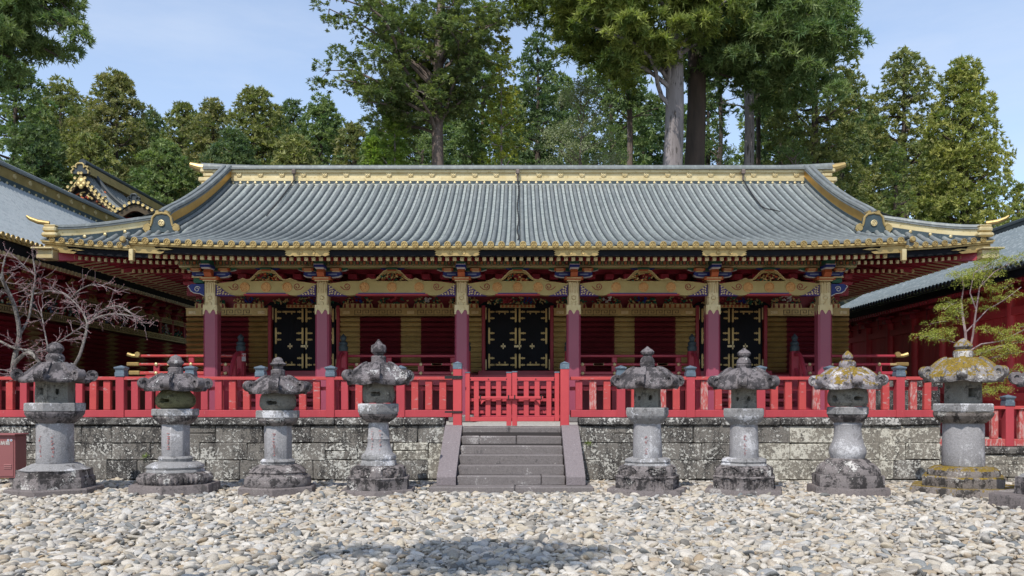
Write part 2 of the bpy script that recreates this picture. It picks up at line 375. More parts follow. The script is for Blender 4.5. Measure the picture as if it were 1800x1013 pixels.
# ------------------------------------------------------------------ stone retaining wall
WALLS = [M['wall_stone'], M['wall_stone'], M['wall_stone2'], M['wall_stone'], M['wall_stone3'], M['wall_stone2']]
def stone_wall(label, x0, x1, D, courses, cop, matpick, seed):
    rg = random.Random(seed)
    t = thing('stone_wall', label, 'wall', ((x0+x1)/2, D+.2, 0))
    bk = MB(); bk.box(x0+.01, x1-.01, D+.10, D+.36, 0, cop[1]-.03); bk.build('core', M['dark'], t)
    for ci, (z0, z1) in enumerate(courses):
        x = x0
        while x < x1-.02:
            wd = rg.uniform(.48, .98); 
            if ci == len(courses)-1: wd *= 1.15
            if x1-(x+wd) < .3: wd = x1-x
            split = rg.random() < .10 and wd > .6 and (z1-z0) > .3
            parts = [(z0, z1)] if not split else [(z0, z0+(z1-z0)*.55), (z0+(z1-z0)*.55, z1)]
            for (a, b2) in parts:
                s_ = MB(); dz = rg.uniform(-.008, .008)
                s_.cbox((x+wd/2, D+.10+rg.uniform(-.007, .010), (a+b2)/2+dz*.3), (wd-.005, .24, b2-a-.004), .014, 0, None, .013, rg)
                s_.build('stone', matpick(rg, ci, x), t, (x+wd/2, D+.1, (a+b2)/2))
            x += wd
    x = x0
    while x < x1-.02:
        wd = rg.uniform(.9, 1.75)
        if x1-(x+wd) < .5: wd = x1-x
        s_ = MB(); s_.cbox((x+wd/2, D+.16, (cop[0]+cop[1])/2), (wd-.012, .46, cop[1]-cop[0]-.006), .025, 0, None, .008, rg)
        s_.build('coping_stone', M['coping'], t, (x+wd/2, D+.16, cop[0])); x += wd
    return t
def pickL(rg, ci, x):
    r = rg.random()
    if x > -2.5 and ci < 3: return M['wall_stone3']
    return M['wall_stone4'] if r > .96 else (M['wall_stone2'] if r < .16 else M['wall_stone'])
def pickR(rg, ci, x):
    r = rg.random()
    if x > 4.4: return M['wall_stone'] if r < .2 else M['wall_stone3']
    return M['wall_stone2'] if r < .2 else M['wall_stone']
CRS = [(-.12, .07), (.07, .45), (.45, .78), (.78, 1.12)]
stone_wall('lichened stone wall left of the steps under the red fence', -13.2, -1.42, 16.6, CRS, (1.12, 1.275), pickL, 3)
stone_wall('lichened stone wall right of the steps, with pale mossy blocks', 1.18, 8.22, 16.6, CRS, (1.12, 1.275), pickR, 11)
stone_wall('low mossy stone wall under the lower fence at far right', 8.235, 13.5, 16.75, [(-.12, .1), (.1, .36), (.36, .55)], (.55, .70), lambda rg, ci, x: M['base_moss'] if rg.random() < .5 else M['wall_stone3'], 5)
# return wall at the terrace corner
t = thing('stone_wall', 'dark return wall at the terrace corner behind the mossy lantern', 'wall', (8.4, 19, 0))
rg = random.Random(21)
for ci in range(4):
    y = 17.08
    while y < 24:
        wd = rg.uniform(.8, 1.4); s_ = MB(); s_.cbox((8.34, y+wd/2, .27+ci*.36), (.26, wd-.012, .35), .02, 0, None, .01, rg)
        s_.build('stone', M['wall_stone2'], t, (8.34, y, .3+ci*.36)); y += wd
s_ = MB(); s_.cbox((8.95, 19.6, 1.98), (1.5, .3, .16), .02); s_.build('coping_stone', M['coping'], t)
s_ = MB(); s_.cbox((8.95, 19.62, 1.28), (1.42, .26, 1.22), .02); s_.build('stone', M['wall_stone2'], t)

# ------------------------------------------------------------------ steps
t = thing('stone_steps', 'flight of grey stone steps with sloping side slabs below the red gate', 'steps', (-.12, 15.6, 0))
rg = random.Random(4)
RIS = [(14.5, .135, -1.51, 1.30)]+[(14.9+.3*i, z, -1.065, .835) for i, z in enumerate((.289, .455, .618, .768, .935, 1.097))]
SPL = [(.52,), (.78,), (), (), (), (.18, .55), (.475,)]
for i, (D, z, xa, xb) in enumerate(RIS):
    cuts = [xa]+[xa+(xb-xa)*f for f in SPL[i]]+[xb]; zb = RIS[i-1][1]-.01 if i else -.1
    dep = .34 if i not in (0, 6) else (.75 if i == 0 else .5)
    for a, b2 in zip(cuts, cuts[1:]):
        s_ = MB(); s_.cbox(((a+b2)/2, D+dep/2, (z+zb)/2), (b2-a-.008, dep, z-zb), .016, 0, None, .005, rg); s_.build('step', M['step'], t, (a, D, zb))
bk = MB(); bk.ext([(14.95, 0), (16.9, 0), (16.9, 1.0), (16.4, 1.0)], 'x', -1.05, .82); bk.build('core', M['dark'], t)
for xa, xb in ((-1.405, -1.075), (.845, 1.175)):
    s_ = MB(); s_.ext([(14.8, .125), (16.68, .125), (16.68, 1.14), (16.5, 1.11), (14.8, .29)], 'x', xa, xb)
    o = s_.build('side_slab', M['cheek_pale'], t, (xa, 14.8, .1)); bm_ = o.modifiers.new('bevel', 'BEVEL'); bm_.width = .015; bm_.segments = 1

# ------------------------------------------------------------------ red fence, gate
def post_mesh(h, wd=.165):
    s_ = MB(); s_.cbox((0, 0, h/2), (wd, wd, h), .008); return s_.mesh('post', [M['red']])
def cap_mesh(wd=.19):
    s_ = MB()
    s_.cbox((0, 0, .045), (wd, wd, .09), .006); s_.cbox((0, 0, .105), (wd*.90, wd*.90, .03), .004)
    a, b2 = wd*.56, wd*.42
    s_.add([(-b2,-b2,.12),(b2,-b2,.12),(b2,b2,.12),(-b2,b2,.12),(-a,-a,.165),(a,-a,.165),(a,a,.165),(-a,a,.165),(-a,-a,.185),(a,-a,.185),(a,a,.185),(-a,a,.185),(0,0,.225)],
           [(0,1,5,4),(1,2,6,5),(2,3,7,6),(3,0,4,7),(4,5,9,8),(5,6,10,9),(6,7,11,10),(7,4,8,11),(8,9,12),(9,10,12),(10,11,12),(11,8,12)])
    return s_.mesh('post_cap', [M['copper_blue']])
def slat_mesh(h, m, wd=.135):
    s_ = MB(); s_.cbox((0, 0, h/2), (wd, .10, h), .006); return s_.mesh('slat', [m])
CAP = cap_mesh()
def fence(label, D, z0, posts, x0, x1, mats, seed, group=None):
    rg = random.Random(seed)
    t = thing('red_fence', label, 'fence', ((x0+x1)/2, D, z0))
    pm = post_mesh(.80); me_s = [slat_mesh(.575, mm) for mm in mats]
    def rail(name, za, zb, hd, mm):
        xs = [x0]
        for p in posts: 
            if x0 < p < x1: xs.append(p)
        xs.append(x1)
        for a, b2 in zip(xs, xs[1:]):
            if b2-a < .05: continue
            s_ = MB(); s_.cbox(((a+b2)/2, D, (za+zb)/2), (b2-a-.003, hd*2, zb-za), .007); s_.build(name, mm, t, (a, D, za))
    rail('bottom_rail', z0+.005, z0+.145, .07, mats[-1] if mats[0] is M['red_faded'] else M['red'])
    rail('top_rail', z0+.735, z0+.80, .085, M['red_rail'])
    s_ = MB(); s_.cbox(((x0+x1)/2, D+.085, z0+.57), (x1-x0, .05, .075), .004); s_.build('middle_rail', M['red'], t, (x0, D, z0+.5))
    ps = sorted(posts)
    allp = [x0]+[p for p in ps if x0 < p < x1]+[x1]
    for p in ps:
        o = put('post', pm, t, (p, D-.01, z0)); put('post_cap', CAP, o, (p, D-.01, z0+.80))
    if ps and ps[0]-x0 > .1: ps = [ps[0]-1.37*k for k in range(8, 0, -1)]+ps
    if x1-ps[-1] > .1: ps = ps+[ps[-1]+1.37*k for k in range(1, 5)]
    for a, b2 in zip(ps, ps[1:]):
        k = max(1, round((b2-a)/.274))
        for i in range(1, k):
            x = a+(b2-a)*i/k
            if x0+.05 < x < x1-.05:
                put('slat', me_s[rg.randrange(len(me_s))], t, (x, D, z0+.15), (rg.uniform(-.01, .01), rg.uniform(-.008, .008), rg.uniform(-.03, .03)))
    return t
DF = 16.8; K = DF/1500
LP = [(px-910)*K for px in (92, 214, 336, 459, 582, 705)]; RP = [(px-910)*K for px in (1091, 1213, 1336, 1459, 1580)]
LP = [LP[0]-1.37*k for k in (3, 2, 1)]+LP
fence('red picket fence with blue caps left of the gate', DF, 1.275, LP, -12.5, -1.28, [M['red'], M['red'], M['red_rail']], 1)
fence('red picket fence right of the gate, slats faded and rotting at their feet', DF, 1.275, RP, 1.03, 8.3, [M['red'], M['red_rail'], M['red_faded'], M['red_faded'], M['red_rail']], 2)
fence('lower red fence with faded slats at the far right', 16.95, .70, [PX(1771, 16.95), PX(1771, 16.95)+1.37, PX(1771, 16.95)+2.74], 8.33, 13, [M['red_faded']], 3)

t = thing('gate', 'closed red double gate with a drawbar at the top of the steps', 'gate', (-.12, 16.75, 1.1))
for x in (PX(804.5, 16.7), PX(992.5, 16.7)):
    s_ = MB(); s_.cbox((x, 16.7, 1.66), (.17, .17, 1.12), .008); o = s_.build('post', M['red_gate'], t, (x, 16.7, 1.1))
    s_ = MB(); s_.cbox((x, 16.7, 2.275), (.178, .178, .11), .006); s_.add([(x-.095,16.605,2.33),(x+.095,16.605,2.33),(x+.095,16.795,2.33),(x-.095,16.795,2.33),(x,16.7,2.375)], [(0,1,4),(1,2,4),(2,3,4),(3,0,4)]); s_.build('post_cap', M['copper_blue'], o, (x, 16.7, 2.2))
for z, h in ((2.07, .06), (1.395, .035)):
    s_ = MB(); s_.box(-1.42, -1.07, 16.597, 16.60, z-h/2-.01, z+h/2-.01); s_.build('strap', M['iron'], t)
for sgn, xa, xb in ((-1, PX(818, 16.8), PX(899.2, 16.8)), (1, PX(900.2, 16.8), PX(983, 16.8))):
    lf = node('gate_leaf', t, (xa if sgn < 0 else xb, 16.8, 1.15))
    D = 16.8
    for x, wd, zt in (((xa+.045, .09, 2.145), (xb-.05, .10, 2.145)) if sgn < 0 else ((xa+.05, .10, 2.16), (xb-.045, .09, 2.15))):
        lowr = 1.11 if (x > xb-.1 if sgn < 0 else x < xa+.1) else 1.2
        s_ = MB(); s_.cbox((x, D, (zt+lowr)/2), (wd, .09, zt-lowr), .006); s_.build('stile', M['red_gate'], lf, (x, D, lowr))
        s_ = MB(); s_.cbox((x, D, zt+.012), (wd+.01, .10, .025), .004); s_.build('stile_cap', M['copper_blue'], lf, (x, D, zt))
    for z, h in ((2.03, .075), (1.24, .085)):
        s_ = MB(); s_.cbox(((xa+xb)/2, D, z), (xb-xa-.19, .075, h), .005); s_.build('rail', M['red_gate'], lf, (xa, D, z))
    for z, h in ((1.87, .065), (1.62, .06), (1.38, .06)):
        s_ = MB(); s_.cbox(((xa+xb)/2, D+.055, z), (xb-xa-.1, .03, h), .004); s_.build('rail', M['red'], lf, (xa, D, z))
    for f in (.24, .49, .72):
        x = xa+(xb-xa)*(f if sgn < 0 else 1-f+.02)
        s_ = MB(); s_.cbox((x, D, 1.637), (.098, .06, .70), .005); s_.build('slat', M['red_gate'], lf, (x, D, 1.3))
    for k in range(3):
        x = xa+.1+(xb-xa-.2)*k/2
        s_ = MB(); s_.lathe([(.012, 0), (.010, .012), (0, .014)], 8, (x, D-.037, 2.03), 0, 'y'); s_.build('nail_head', M['iron'], lf)
s_ = MB(); s_.cbox((-.135, 16.70, 1.665), (1.27, .045, .05), .006); db = s_.build('drawbar', M['red_gate'], t)
for x in (-.73, -.18, -.06, .46): 
    s_ = MB(); s_.box(x-.012, x+.012, 16.672, 16.76, 1.63, 1.715); s_.build('staple', M['iron'], db)
for x, d in ((-.72, 1), (.44, -1)):
    s_ = MB(); s_.ext([(x, 1.64), (x+.10*d, 1.64), (x, 1.53)], 'y', 16.70, 16.73); s_.build('bracket', M['red_gate'], t)

# ------------------------------------------------------------------ utility cabinet
t = thing('utility_cabinet', 'brown metal cabinet with white lettering and louvres by the wall', 'cabinet', (-9.6, 15.8, 0))
xr = -9.19
s_ = MB(); s_.cbox((xr-.42, 15.79, .58), (.84, .36, .78), .008); s_.build('body', M['cabinet'], t)
s_ = MB(); s_.cbox((xr-.42, 15.77, .985), (.90, .45, .03), .006); s_.build('lid', M['cabinet'], t)
s_ = MB(); s_.cbox((xr-.42, 15.605, .57), (.78, .012, .70), .004); dr = s_.build('door', M['cabinet'], t)
for k in range(3):
    s_ = MB(); s_.add([(xr-.20, 15.597, .44-k*.03), (xr-.06, 15.597, .44-k*.03), (xr-.06, 15.585, .425-k*.03), (xr-.20, 15.585, .425-k*.03), (xr-.20, 15.597, .42-k*.03), (xr-.06, 15.597, .42-k*.03)], [(3,2,1,0),(4,5,2,3)]); s_.build('louvre', M['cabinet'], dr)
for x in (xr-.12, xr-.065):
    s_ = MB(); s_.lathe([(.022, 0), (.022, .004)], 14, (x, 15.596, .88), 0, 'y'); s_.build('reflector', M['white'], dr)
    s_ = MB(); s_.lathe([(.013, 0), (.013, .003)], 12, (x, 15.5915, .882), 0, 'y'); s_.build('reflector', M['blue_pale'], dr)
for x in (xr-.10, xr-.75):
    s_ = MB(); s_.cbox((x, 15.7, .09), (.08, .12, .2), .01); s_.build('foot', M['step'], t)
fc = bpy.data.curves.new('lettering', 'FONT'); fc.body = '消火器具格納箱'; fc.size = .085; fc.align_x = 'RIGHT'; fc.extrude = .001
fo_ = bpy.data.objects.new('tmp_text', fc); COL.objects.link(fo_); bpy.context.view_layer.update(); lme = bpy.data.meshes.new_from_object(fo_.evaluated_get(bpy.context.evaluated_depsgraph_get())); bpy.data.objects.remove(fo_); fo = bpy.data.objects.new('lettering', lme); COL.objects.link(fo); fo.parent = dr; fo.location = Vector((xr-.09, 15.594, .80))-wloc(dr); fo.rotation_euler = (R(90), 0, 0); lme.materials.clear(); lme.materials.append(M['white'])
# ------------------------------------------------------------------ stone lanterns
KL = 14.6/1500
def polyf(th, n):
    if n == 0: return 1.0
    a = 2*PI/n; t = (th % a)-a/2
    return math.cos(a/2)/math.cos(t)
def polar(mb, prof, n=6, rd=0.0, mat=0, nth=96, rot=0.0, disp=None, sub=1, caps=True, tw=0):
    pts = []
    for (r0, z0), (r1, z1) in zip(prof, prof[1:]):
        for k in range(sub): pts.append((r0+(r1-r0)*k/sub, z0+(z1-z0)*k/sub))
    pts.append(prof[-1])
    vs = []
    for r, z in pts:
        for k in range(nth):
            th = 2*PI*k/nth; f = rd+(1-rd)*polyf(th, n); q = r*f; zz = z
            if disp:
                dr = disp(th, z, q); 
                if isinstance(dr, tuple): q += dr[0]; zz += dr[1]
                else: q += dr
            a = th+rot; vs.append((q*math.cos(a), q*math.sin(a), zz))
    m = len(pts); up = prof[-1][1] > prof[0][1]
    fs = [(i*nth+k, i*nth+(k+1) % nth, (i+1)*nth+(k+1) % nth, (i+1)*nth+k) for i in range(m-1) for k in range(nth)]
    mb.add(vs, fs if up else [f[::-1] for f in fs], mat, True)
    if caps:
        for i in (0, m-1):
            if pts[i][0] > 1e-3: mb.add(vs[i*nth:(i+1)*nth], [list(range(nth))], mat)
def scroll(mb, ang, path, wd, th=.045):   # ribbon lying over a roof corner and curling up at its end; path of (r, z)
    ca, sa = math.cos(ang), math.sin(ang); m = len(path); vs = []
    for i, (r, z) in enumerate(path):
        r0, z0 = path[max(i-1, 0)]; r1, z1 = path[min(i+1, m-1)]
        L = math.hypot(r1-r0, z1-z0) or 1; nr, nz = -(z1-z0)/L, (r1-r0)/L
        wi = wd*(.55+.45*min(1, i/(m*.35)))
        t_ = th*(.8 if i < m*.3 else 1)
        for (a, b2) in ((-.5, -.5), (.5, -.5), (.5, .5), (-.5, .5)):
            rr = r+nr*t_*b2; zz = z+nz*t_*b2; tt = wi*a
            vs.append((rr*ca-tt*sa, rr*sa+tt*ca, zz))
    fs = [(i*4+k, i*4+(k+1) % 4, (i+1)*4+(k+1) % 4, (i+1)*4+k) for i in range(m-1) for k in range(4)]
    mb.add(vs, fs, 0, True); mb.add(vs[-4:], [(0,1,2,3)]); mb.add(vs[:4], [(3,2,1,0)])
def lantern(label, cx, zs, y0, rot, sp, mats, D=14.6, group='stone lanterns in a row before the wall'):
    kk = D/1500
    Z = lambda v: 1.6-(y0+v/zs-705)*kk
    W = lambda w_, n: w_/zs*kk/2*({6: 1.07, 8: 1.03}.get(n, 1.0))
    t = thing('stone_lantern', label, 'stone lantern', (PX(cx, D), D, 0), group, rot)
    rg = random.Random(int(cx))
    def pr(n, lst): return [(W(w_, n), 1.6-(y0+v/zs-705)*(D-W(w_, n)*.88)/1500) for v, w_ in lst]
    def jag(a, f=0): 
        ph = [rg.uniform(0, 6) for _ in range(4)]
        return lambda th, z, r: a*(math.sin(5*th+ph[0]+z*9)+math.sin(9*th+ph[1]-z*17)+.7*math.sin(17*th+ph[2]+z*31))/2.2
    for c in sp:
        kind = c[0]; mb = MB()
        if kind == 'poly':
            _, name, mk, n, rd, lst = c[:6]; o_ = c[6] if len(c) > 6 else {}
            pf = pr(n, lst); j = jag(.004); pet = o_.get('petal'); rel = o_.get('relief'); rib = o_.get('rib')
            def dp(th, z, r, j=j, pet=pet, rel=rel, rib=rib, pf=pf, n=n):
                d = j(th, z, r)
                zt, zb = pf[0][1], pf[-1][1]; f = (z-zb)/(zt-zb+1e-9)
                if pet:
                    k, a = pet; q = abs(math.sin(th*k/2)); d += a*(q**.5-.6)*(1-abs(2*f-.8))
                if rib: d += rib*math.sin(th*44)*max(0, math.sin(PI*f))
                if rel and .12 < f < .88:
                    am = 2*PI/n; u = ((th % am)/am-.5)*2; v = (f-.5)/.38
                    e = (u/.72)**2+v*v
                    if e < 1: d += -.020+.042*max(0, math.sin(17*u+3*v+th))*abs(math.sin(7*v+4*u))+.008*math.sin(29*u)
                    elif e < 1.35: d += .008
                return d
            sub = 1
            if rel or rib or pet: sub = max(1, int(20/len(lst)))
            polar(mb, pf, n, rd, 0, 144 if (rel or rib) else 96, 0, dp, sub)
            mb.build(name, mats.get(mk, M[mk]), t, local=True)
        elif kind == 'fire':
            _, n, rd, lst, holes = c
            pf = pr(n, lst); pf[0] = (pf[0][0], pf[0][1]+.05); zt, zb = pf[0][1]-.05, pf[-1][1]; zc = (zt+zb)/2; rmid = max(p[0] for p in pf)
            def dp(th, z, r):
                for (a, hw, hh, ty, dp_) in holes:
                    da = (th-a+PI) % (2*PI)-PI; s_ = da*rmid; dz = z-zc-dp_
                    if ty == 'sq': ins = abs(s_) < hw and abs(dz) < hh
                    elif ty == 'go':
                        ins = ((s_/hw)**2+(dz/(hh*(1-.35*math.exp(-(s_/hw-.25)**2*9))))**2) < 1
                    else: ins = (s_/hw)**2+(dz/hh)**2 < 1
                    if ins: return -.55*r
                    q = max(abs(s_)/hw, abs(dz)/hh)
                    if ty == 'sq' and q < 1.35: return -.012
                    if ty == 'go' and (s_/hw)**2+(dz/hh)**2 < 2.0: return .012
                return .003*math.sin(7*th+z*20)
            polar(mb, pf, n, rd, 0, 168, 0, dp, max(2, int(36/(len(pf)-1))))
            o = mb.build('fire_box', mats.get('fire', M['fire']), t, local=True)
        elif kind == 'cap':
            _, v0, ve, vb, wfull, wtop, n, shp = c[:8]
            R_ = W(wfull, 0)*.90; rt = W(wtop, 0); zt, ze, zb = Z(v0), Z(ve), Z(vb)
            prof = []
            for i in range(13):
                q = i/12; r = rt+(R_-rt)*q
                f = (1-q**1.9)*(1-shp)+shp*(.5+.5*math.cos(PI*q**.85)); prof.append((r, ze+(zt-ze)*f))
            prof += [(R_*1.005, ze-(ze-zb)*.5), (R_*.975, zb), (R_*.80, zb+.012), (R_*.4, zb+.03), (.02, zb+.03)]
            j = jag(.007)
            def dp(th, z, r):
                a = 2*PI/n; cn = abs(((th % a)/a)-.5)*2; ed = max(0, (r/R_-.55)/.45)
                relief = .010*math.sin(11*cn+z*30)*math.sin(r*38)*(1 if .35 < r/R_ < .85 and z > ze+.01 else 0)
                return (j(th, z, r), .055*cn**3*ed*(1 if r > R_*.5 else 0)+relief)
            polar(mb, prof, n, .45, 0, 96, 0, dp, 2)
            cr = R_*.105+.028
            for k in range(n):
                ang = 2*PI*k/n; path = []
                for i in range(9):
                    q = .18+.62*i/8; r = rt+(R_*.97-rt)*q; f = (1-q**1.9)*(1-shp)+shp*(.5+.5*math.cos(PI*q**.85)); path.append((r, ze+(zt-ze)*f+.012+.03*q*q))
                cxr, czr = R_*1.01-cr*.35, ze+cr*.72+.02
                for i in range(22):
                    a = -PI*.62+i/21*PI*2.35; rr = cr*(1-.62*i/21); path.append((cxr+rr*math.cos(a), czr+rr*math.sin(a)))
                scroll(mb, ang, path, .155, .048)
                core = MB(); ca, sa = math.cos(ang), math.sin(ang)
                vs = []
                for s_ in (-.052, .052):
                    for q in range(12):
                        a = 2*PI*q/12; rr = cxr+cr*.8*math.cos(a); zz = czr+cr*.8*math.sin(a); vs.append((rr*ca-s_*sa, rr*sa+s_*ca, zz))
                mb.add(vs, [(q, (q+1) % 12, 12+(q+1) % 12, 12+q) for q in range(12)]+[list(range(12)), list(range(12, 24))])
            mb.build('cap', mats.get('cap', M['cap']), t, local=True)
        elif kind == 'mark':   # weathered carved inscription strokes on the shaft front: illegible in the photograph
            _, v0, v1, ang, v_r, cols = c
            for cc in cols:
                q0 = rg.random()
                for i in range(cc[1]):
                    z = Z(v0+(v1-v0)*(i+.5)/cc[1]); h = abs(Z(v0)-Z(v1))/cc[1]*.36
                    for _ in range(4):
                        a = ang+cc[0]+rg.uniform(-.07, .07); zz = z+rg.uniform(-h, h)
                        rr = W(v_r, 0)+.006; ww = rg.uniform(.004, .016); hh = rg.uniform(.004, .014)
                        x, y = rr*math.cos(a), rr*math.sin(a)
                        mb.cbox((x, y, zz), (.006, ww*2, hh), 0, 0, Matrix.Rotation(a, 3, 'Z'))
            mb.build('inscription', M['inscr'], t, local=True)
    return t
fr = -PI/2   # the lantern faces the viewer at -Y
def ball(lst): return lst
H = PI/6
# 1
L1r = fr+.10
lantern('leftmost stone lantern, with plain hexagonal cap and square window, beside the brown cabinet', 97, 3.376, 590, L1r, [
 ('poly', 'finial', 'cap', 0, 1, [(38, 4), (46, 50), (60, 86), (75, 97), (92, 86), (104, 64)], {}),
 ('poly', 'collar', 'cap', 0, 1, [(104, 66), (110, 84), (124, 104), (140, 104), (150, 96), (164, 96)]),
 ('cap', 158, 262, 282, 452, 110, 6, .75),
 ('fire', 6, .05, [(280, 200), (292, 196), (400, 202)], [(PI/6*-1, .052, .052, 'sq', .02), (PI/6, .035, .045, 'ro', .02)]),
 ('poly', 'platform', 'plat', 6, .04, [(400, 296), (404, 306), (448, 306), (452, 296)]),
 ('poly', 'platform', 'cap', 6, .30, [(452, 300), (466, 300), (482, 286), (505, 250), (522, 206)], {'petal': (12, .014)}),
 ('poly', 'shaft', 'shaft', 0, 1, [(520, 196), (528, 202), (600, 200), (755, 204), (764, 196)]),
 ('mark', 585, 720, 0, 203, [(-.45, 5), (.25, 6)]),
 ('poly', 'lotus_base', 'plat', 6, .45, [(764, 224), (775, 262), (795, 320), (808, 372)], {'petal': (18, .02)}),
 ('poly', 'plinth', 'base', 6, .03, [(806, 384), (812, 380), (852, 386), (858, 404), (864, 406), (924, 412), (930, 402)]),
 ('poly', 'slab', 'slab', 6, .03, [(922, 486), (930, 498), (1000, 500)]),
], {})
# 2
lantern('stone lantern with an olive rounded fire box, second from left, beside the thick maroon post', 308.8, 3.618, 610, fr+.08, [
 ('poly', 'finial', 'cap', 0, 1, [(50, 4), (58, 46), (70, 70), (82, 76), (92, 98), (104, 100), (116, 78), (130, 60)]),
 ('poly', 'collar', 'cap', 0, 1, [(128, 70), (134, 95), (150, 90), (165, 96), (180, 92)]),
 ('cap', 172, 258, 284, 440, 110, 6, .2),
 ('fire', 0, 1, [(288, 150), (300, 208), (320, 236), (342, 242), (365, 236), (385, 208), (396, 160)], [(-.28, .085, .036, 'go', 0), (1.5, .05, .04, 'ro', 0), (-2, .05, .04, 'ro', 0)]),
 ('poly', 'platform', 'plat', 6, .04, [(395, 262), (400, 272), (436, 272), (440, 262)]),
 ('poly', 'platform', 'base', 6, .35, [(440, 258), (455, 252), (475, 220), (492, 184)], {'petal': (12, .012)}),
 ('poly', 'shaft', 'shaft', 8, .15, [(490, 166), (496, 172), (690, 172), (700, 164)]),
 ('mark', 540, 650, -.20, 174, [(0, 7)]),
 ('poly', 'lotus_ring', 'plat', 0, 1, [(698, 190), (712, 212), (730, 196), (736, 210)], {'petal': (16, .014)}),
 ('poly', 'lotus_base', 'plat', 6, .5, [(736, 224), (748, 288), (762, 326), (772, 334), (786, 322), (796, 334), (806, 336)]),
 ('poly', 'drum', 'base', 6, .55, [(804, 340), (820, 410), (845, 432), (865, 430), (890, 400), (906, 372)], {'rib': .013}),
 ('poly', 'slab', 'slab', 6, .03, [(888, 512), (896, 522), (1010, 526)]),
], {'fire': stone('lantern_firebox_olive', (.16, .155, .085), (.07, .064, .04), (.26, .25, .17), .56, .60, 24, ms=5)})
# 3
lantern('stone lantern with a frilled finial, third from left, left of the pale boulder', 488.8, 3.618, 610, fr+.14, [
 ('poly', 'finial', 'cap', 0, 1, [(64, 6), (74, 52), (90, 66), (98, 72), (106, 106), (114, 96), (122, 62), (140, 56)], {'petal': (14, .016)}),
 ('poly', 'collar', 'cap', 0, 1, [(140, 64), (148, 90), (162, 84), (178, 90), (192, 88)]),
 ('cap', 184, 278, 302, 430, 108, 6, .3),
 ('fire', 0, 1, [(305, 186), (318, 218), (345, 226), (375, 224), (395, 200), (406, 180)], [(-.22, .082, .036, 'go', 0), (1.5, .05, .04, 'ro', 0)]),
 ('poly', 'platform', 'plat', 6, .04, [(405, 262), (410, 272), (450, 272), (455, 262)]),
 ('poly', 'platform', 'base', 6, .35, [(455, 252), (470, 246), (485, 222), (502, 180)], {'petal': (12, .012)}),
 ('poly', 'shaft', 'shaft', 8, .15, [(500, 160), (506, 166), (712, 166), (720, 158)]),
 ('mark', 545, 690, -.16, 168, [(0, 7)]),
 ('poly', 'lotus_ring', 'plat', 0, 1, [(716, 190), (732, 216), (748, 200), (754, 214)], {'petal': (16, .014)}),
 ('poly', 'lotus_base', 'base', 6, .5, [(752, 220), (764, 268), (784, 318), (798, 342), (804, 350), (812, 338), (824, 346)]),
 ('poly', 'drum', 'base', 6, .55, [(824, 350), (840, 396), (868, 412), (890, 408), (915, 384), (932, 356)]),
 ('poly', 'slab', 'slab', 6, .03, [(902, 470), (910, 482), (1020, 486)]),
], {})
# 4
lantern('stone lantern with a flared waisted shaft and beaded ring, just left of the steps', 665.6, 3.27, 580, fr+.06, [
 ('poly', 'finial', 'cap', 0, 1, [(54, 4), (66, 24), (80, 44), (88, 80), (104, 88), (126, 84), (140, 58), (150, 50)]),
 ('poly', 'collar', 'cap', 0, 1, [(148, 74), (154, 86), (170, 82), (182, 86), (196, 80)]),
 ('cap', 188, 288, 318, 424, 100, 6, .25),
 ('fire', 0, 1, [(318, 160), (336, 178), (370, 184), (400, 178), (420, 158)], [(-.10, .085, .044, 'go', 0), (1.5, .05, .04, 'ro', 0)]),
 ('poly', 'platform', 'plat', 6, .04, [(424, 228), (430, 238), (470, 238), (484, 222)]),
 ('poly', 'platform', 'base', 6, .4, [(484, 226), (496, 216), (515, 180), (532, 128)], {'petal': (10, .012)}),
 ('poly', 'shaft', 'shaft', 0, 1, [(530, 112), (560, 114), (620, 122), (628, 132), (638, 124), (670, 132), (700, 152), (718, 170)]),
 ('mark', 560, 700, -.1, 140, [(-.35, 5), (.3, 5)]),
 ('poly', 'bead_ring', 'plat', 0, 1, [(716, 180), (728, 196), (744, 198), (756, 186)], {'petal': (26, .02)}),
 ('poly', 'lotus_base', 'plat', 6, .05, [(754, 196), (762, 206), (784, 208), (788, 222)]),
 ('poly', 'drum', 'base', 6, .35, [(784, 250), (796, 296), (815, 312), (850, 316), (868, 304)], {'relief': True}),
 ('poly', 'plinth', 'base', 6, .03, [(856, 366), (862, 372), (872, 362), (936, 364), (944, 376)]),
 ('poly', 'slab', 'slab', 6, .03, [(930, 424), (938, 434), (1010, 436)]),
], {})
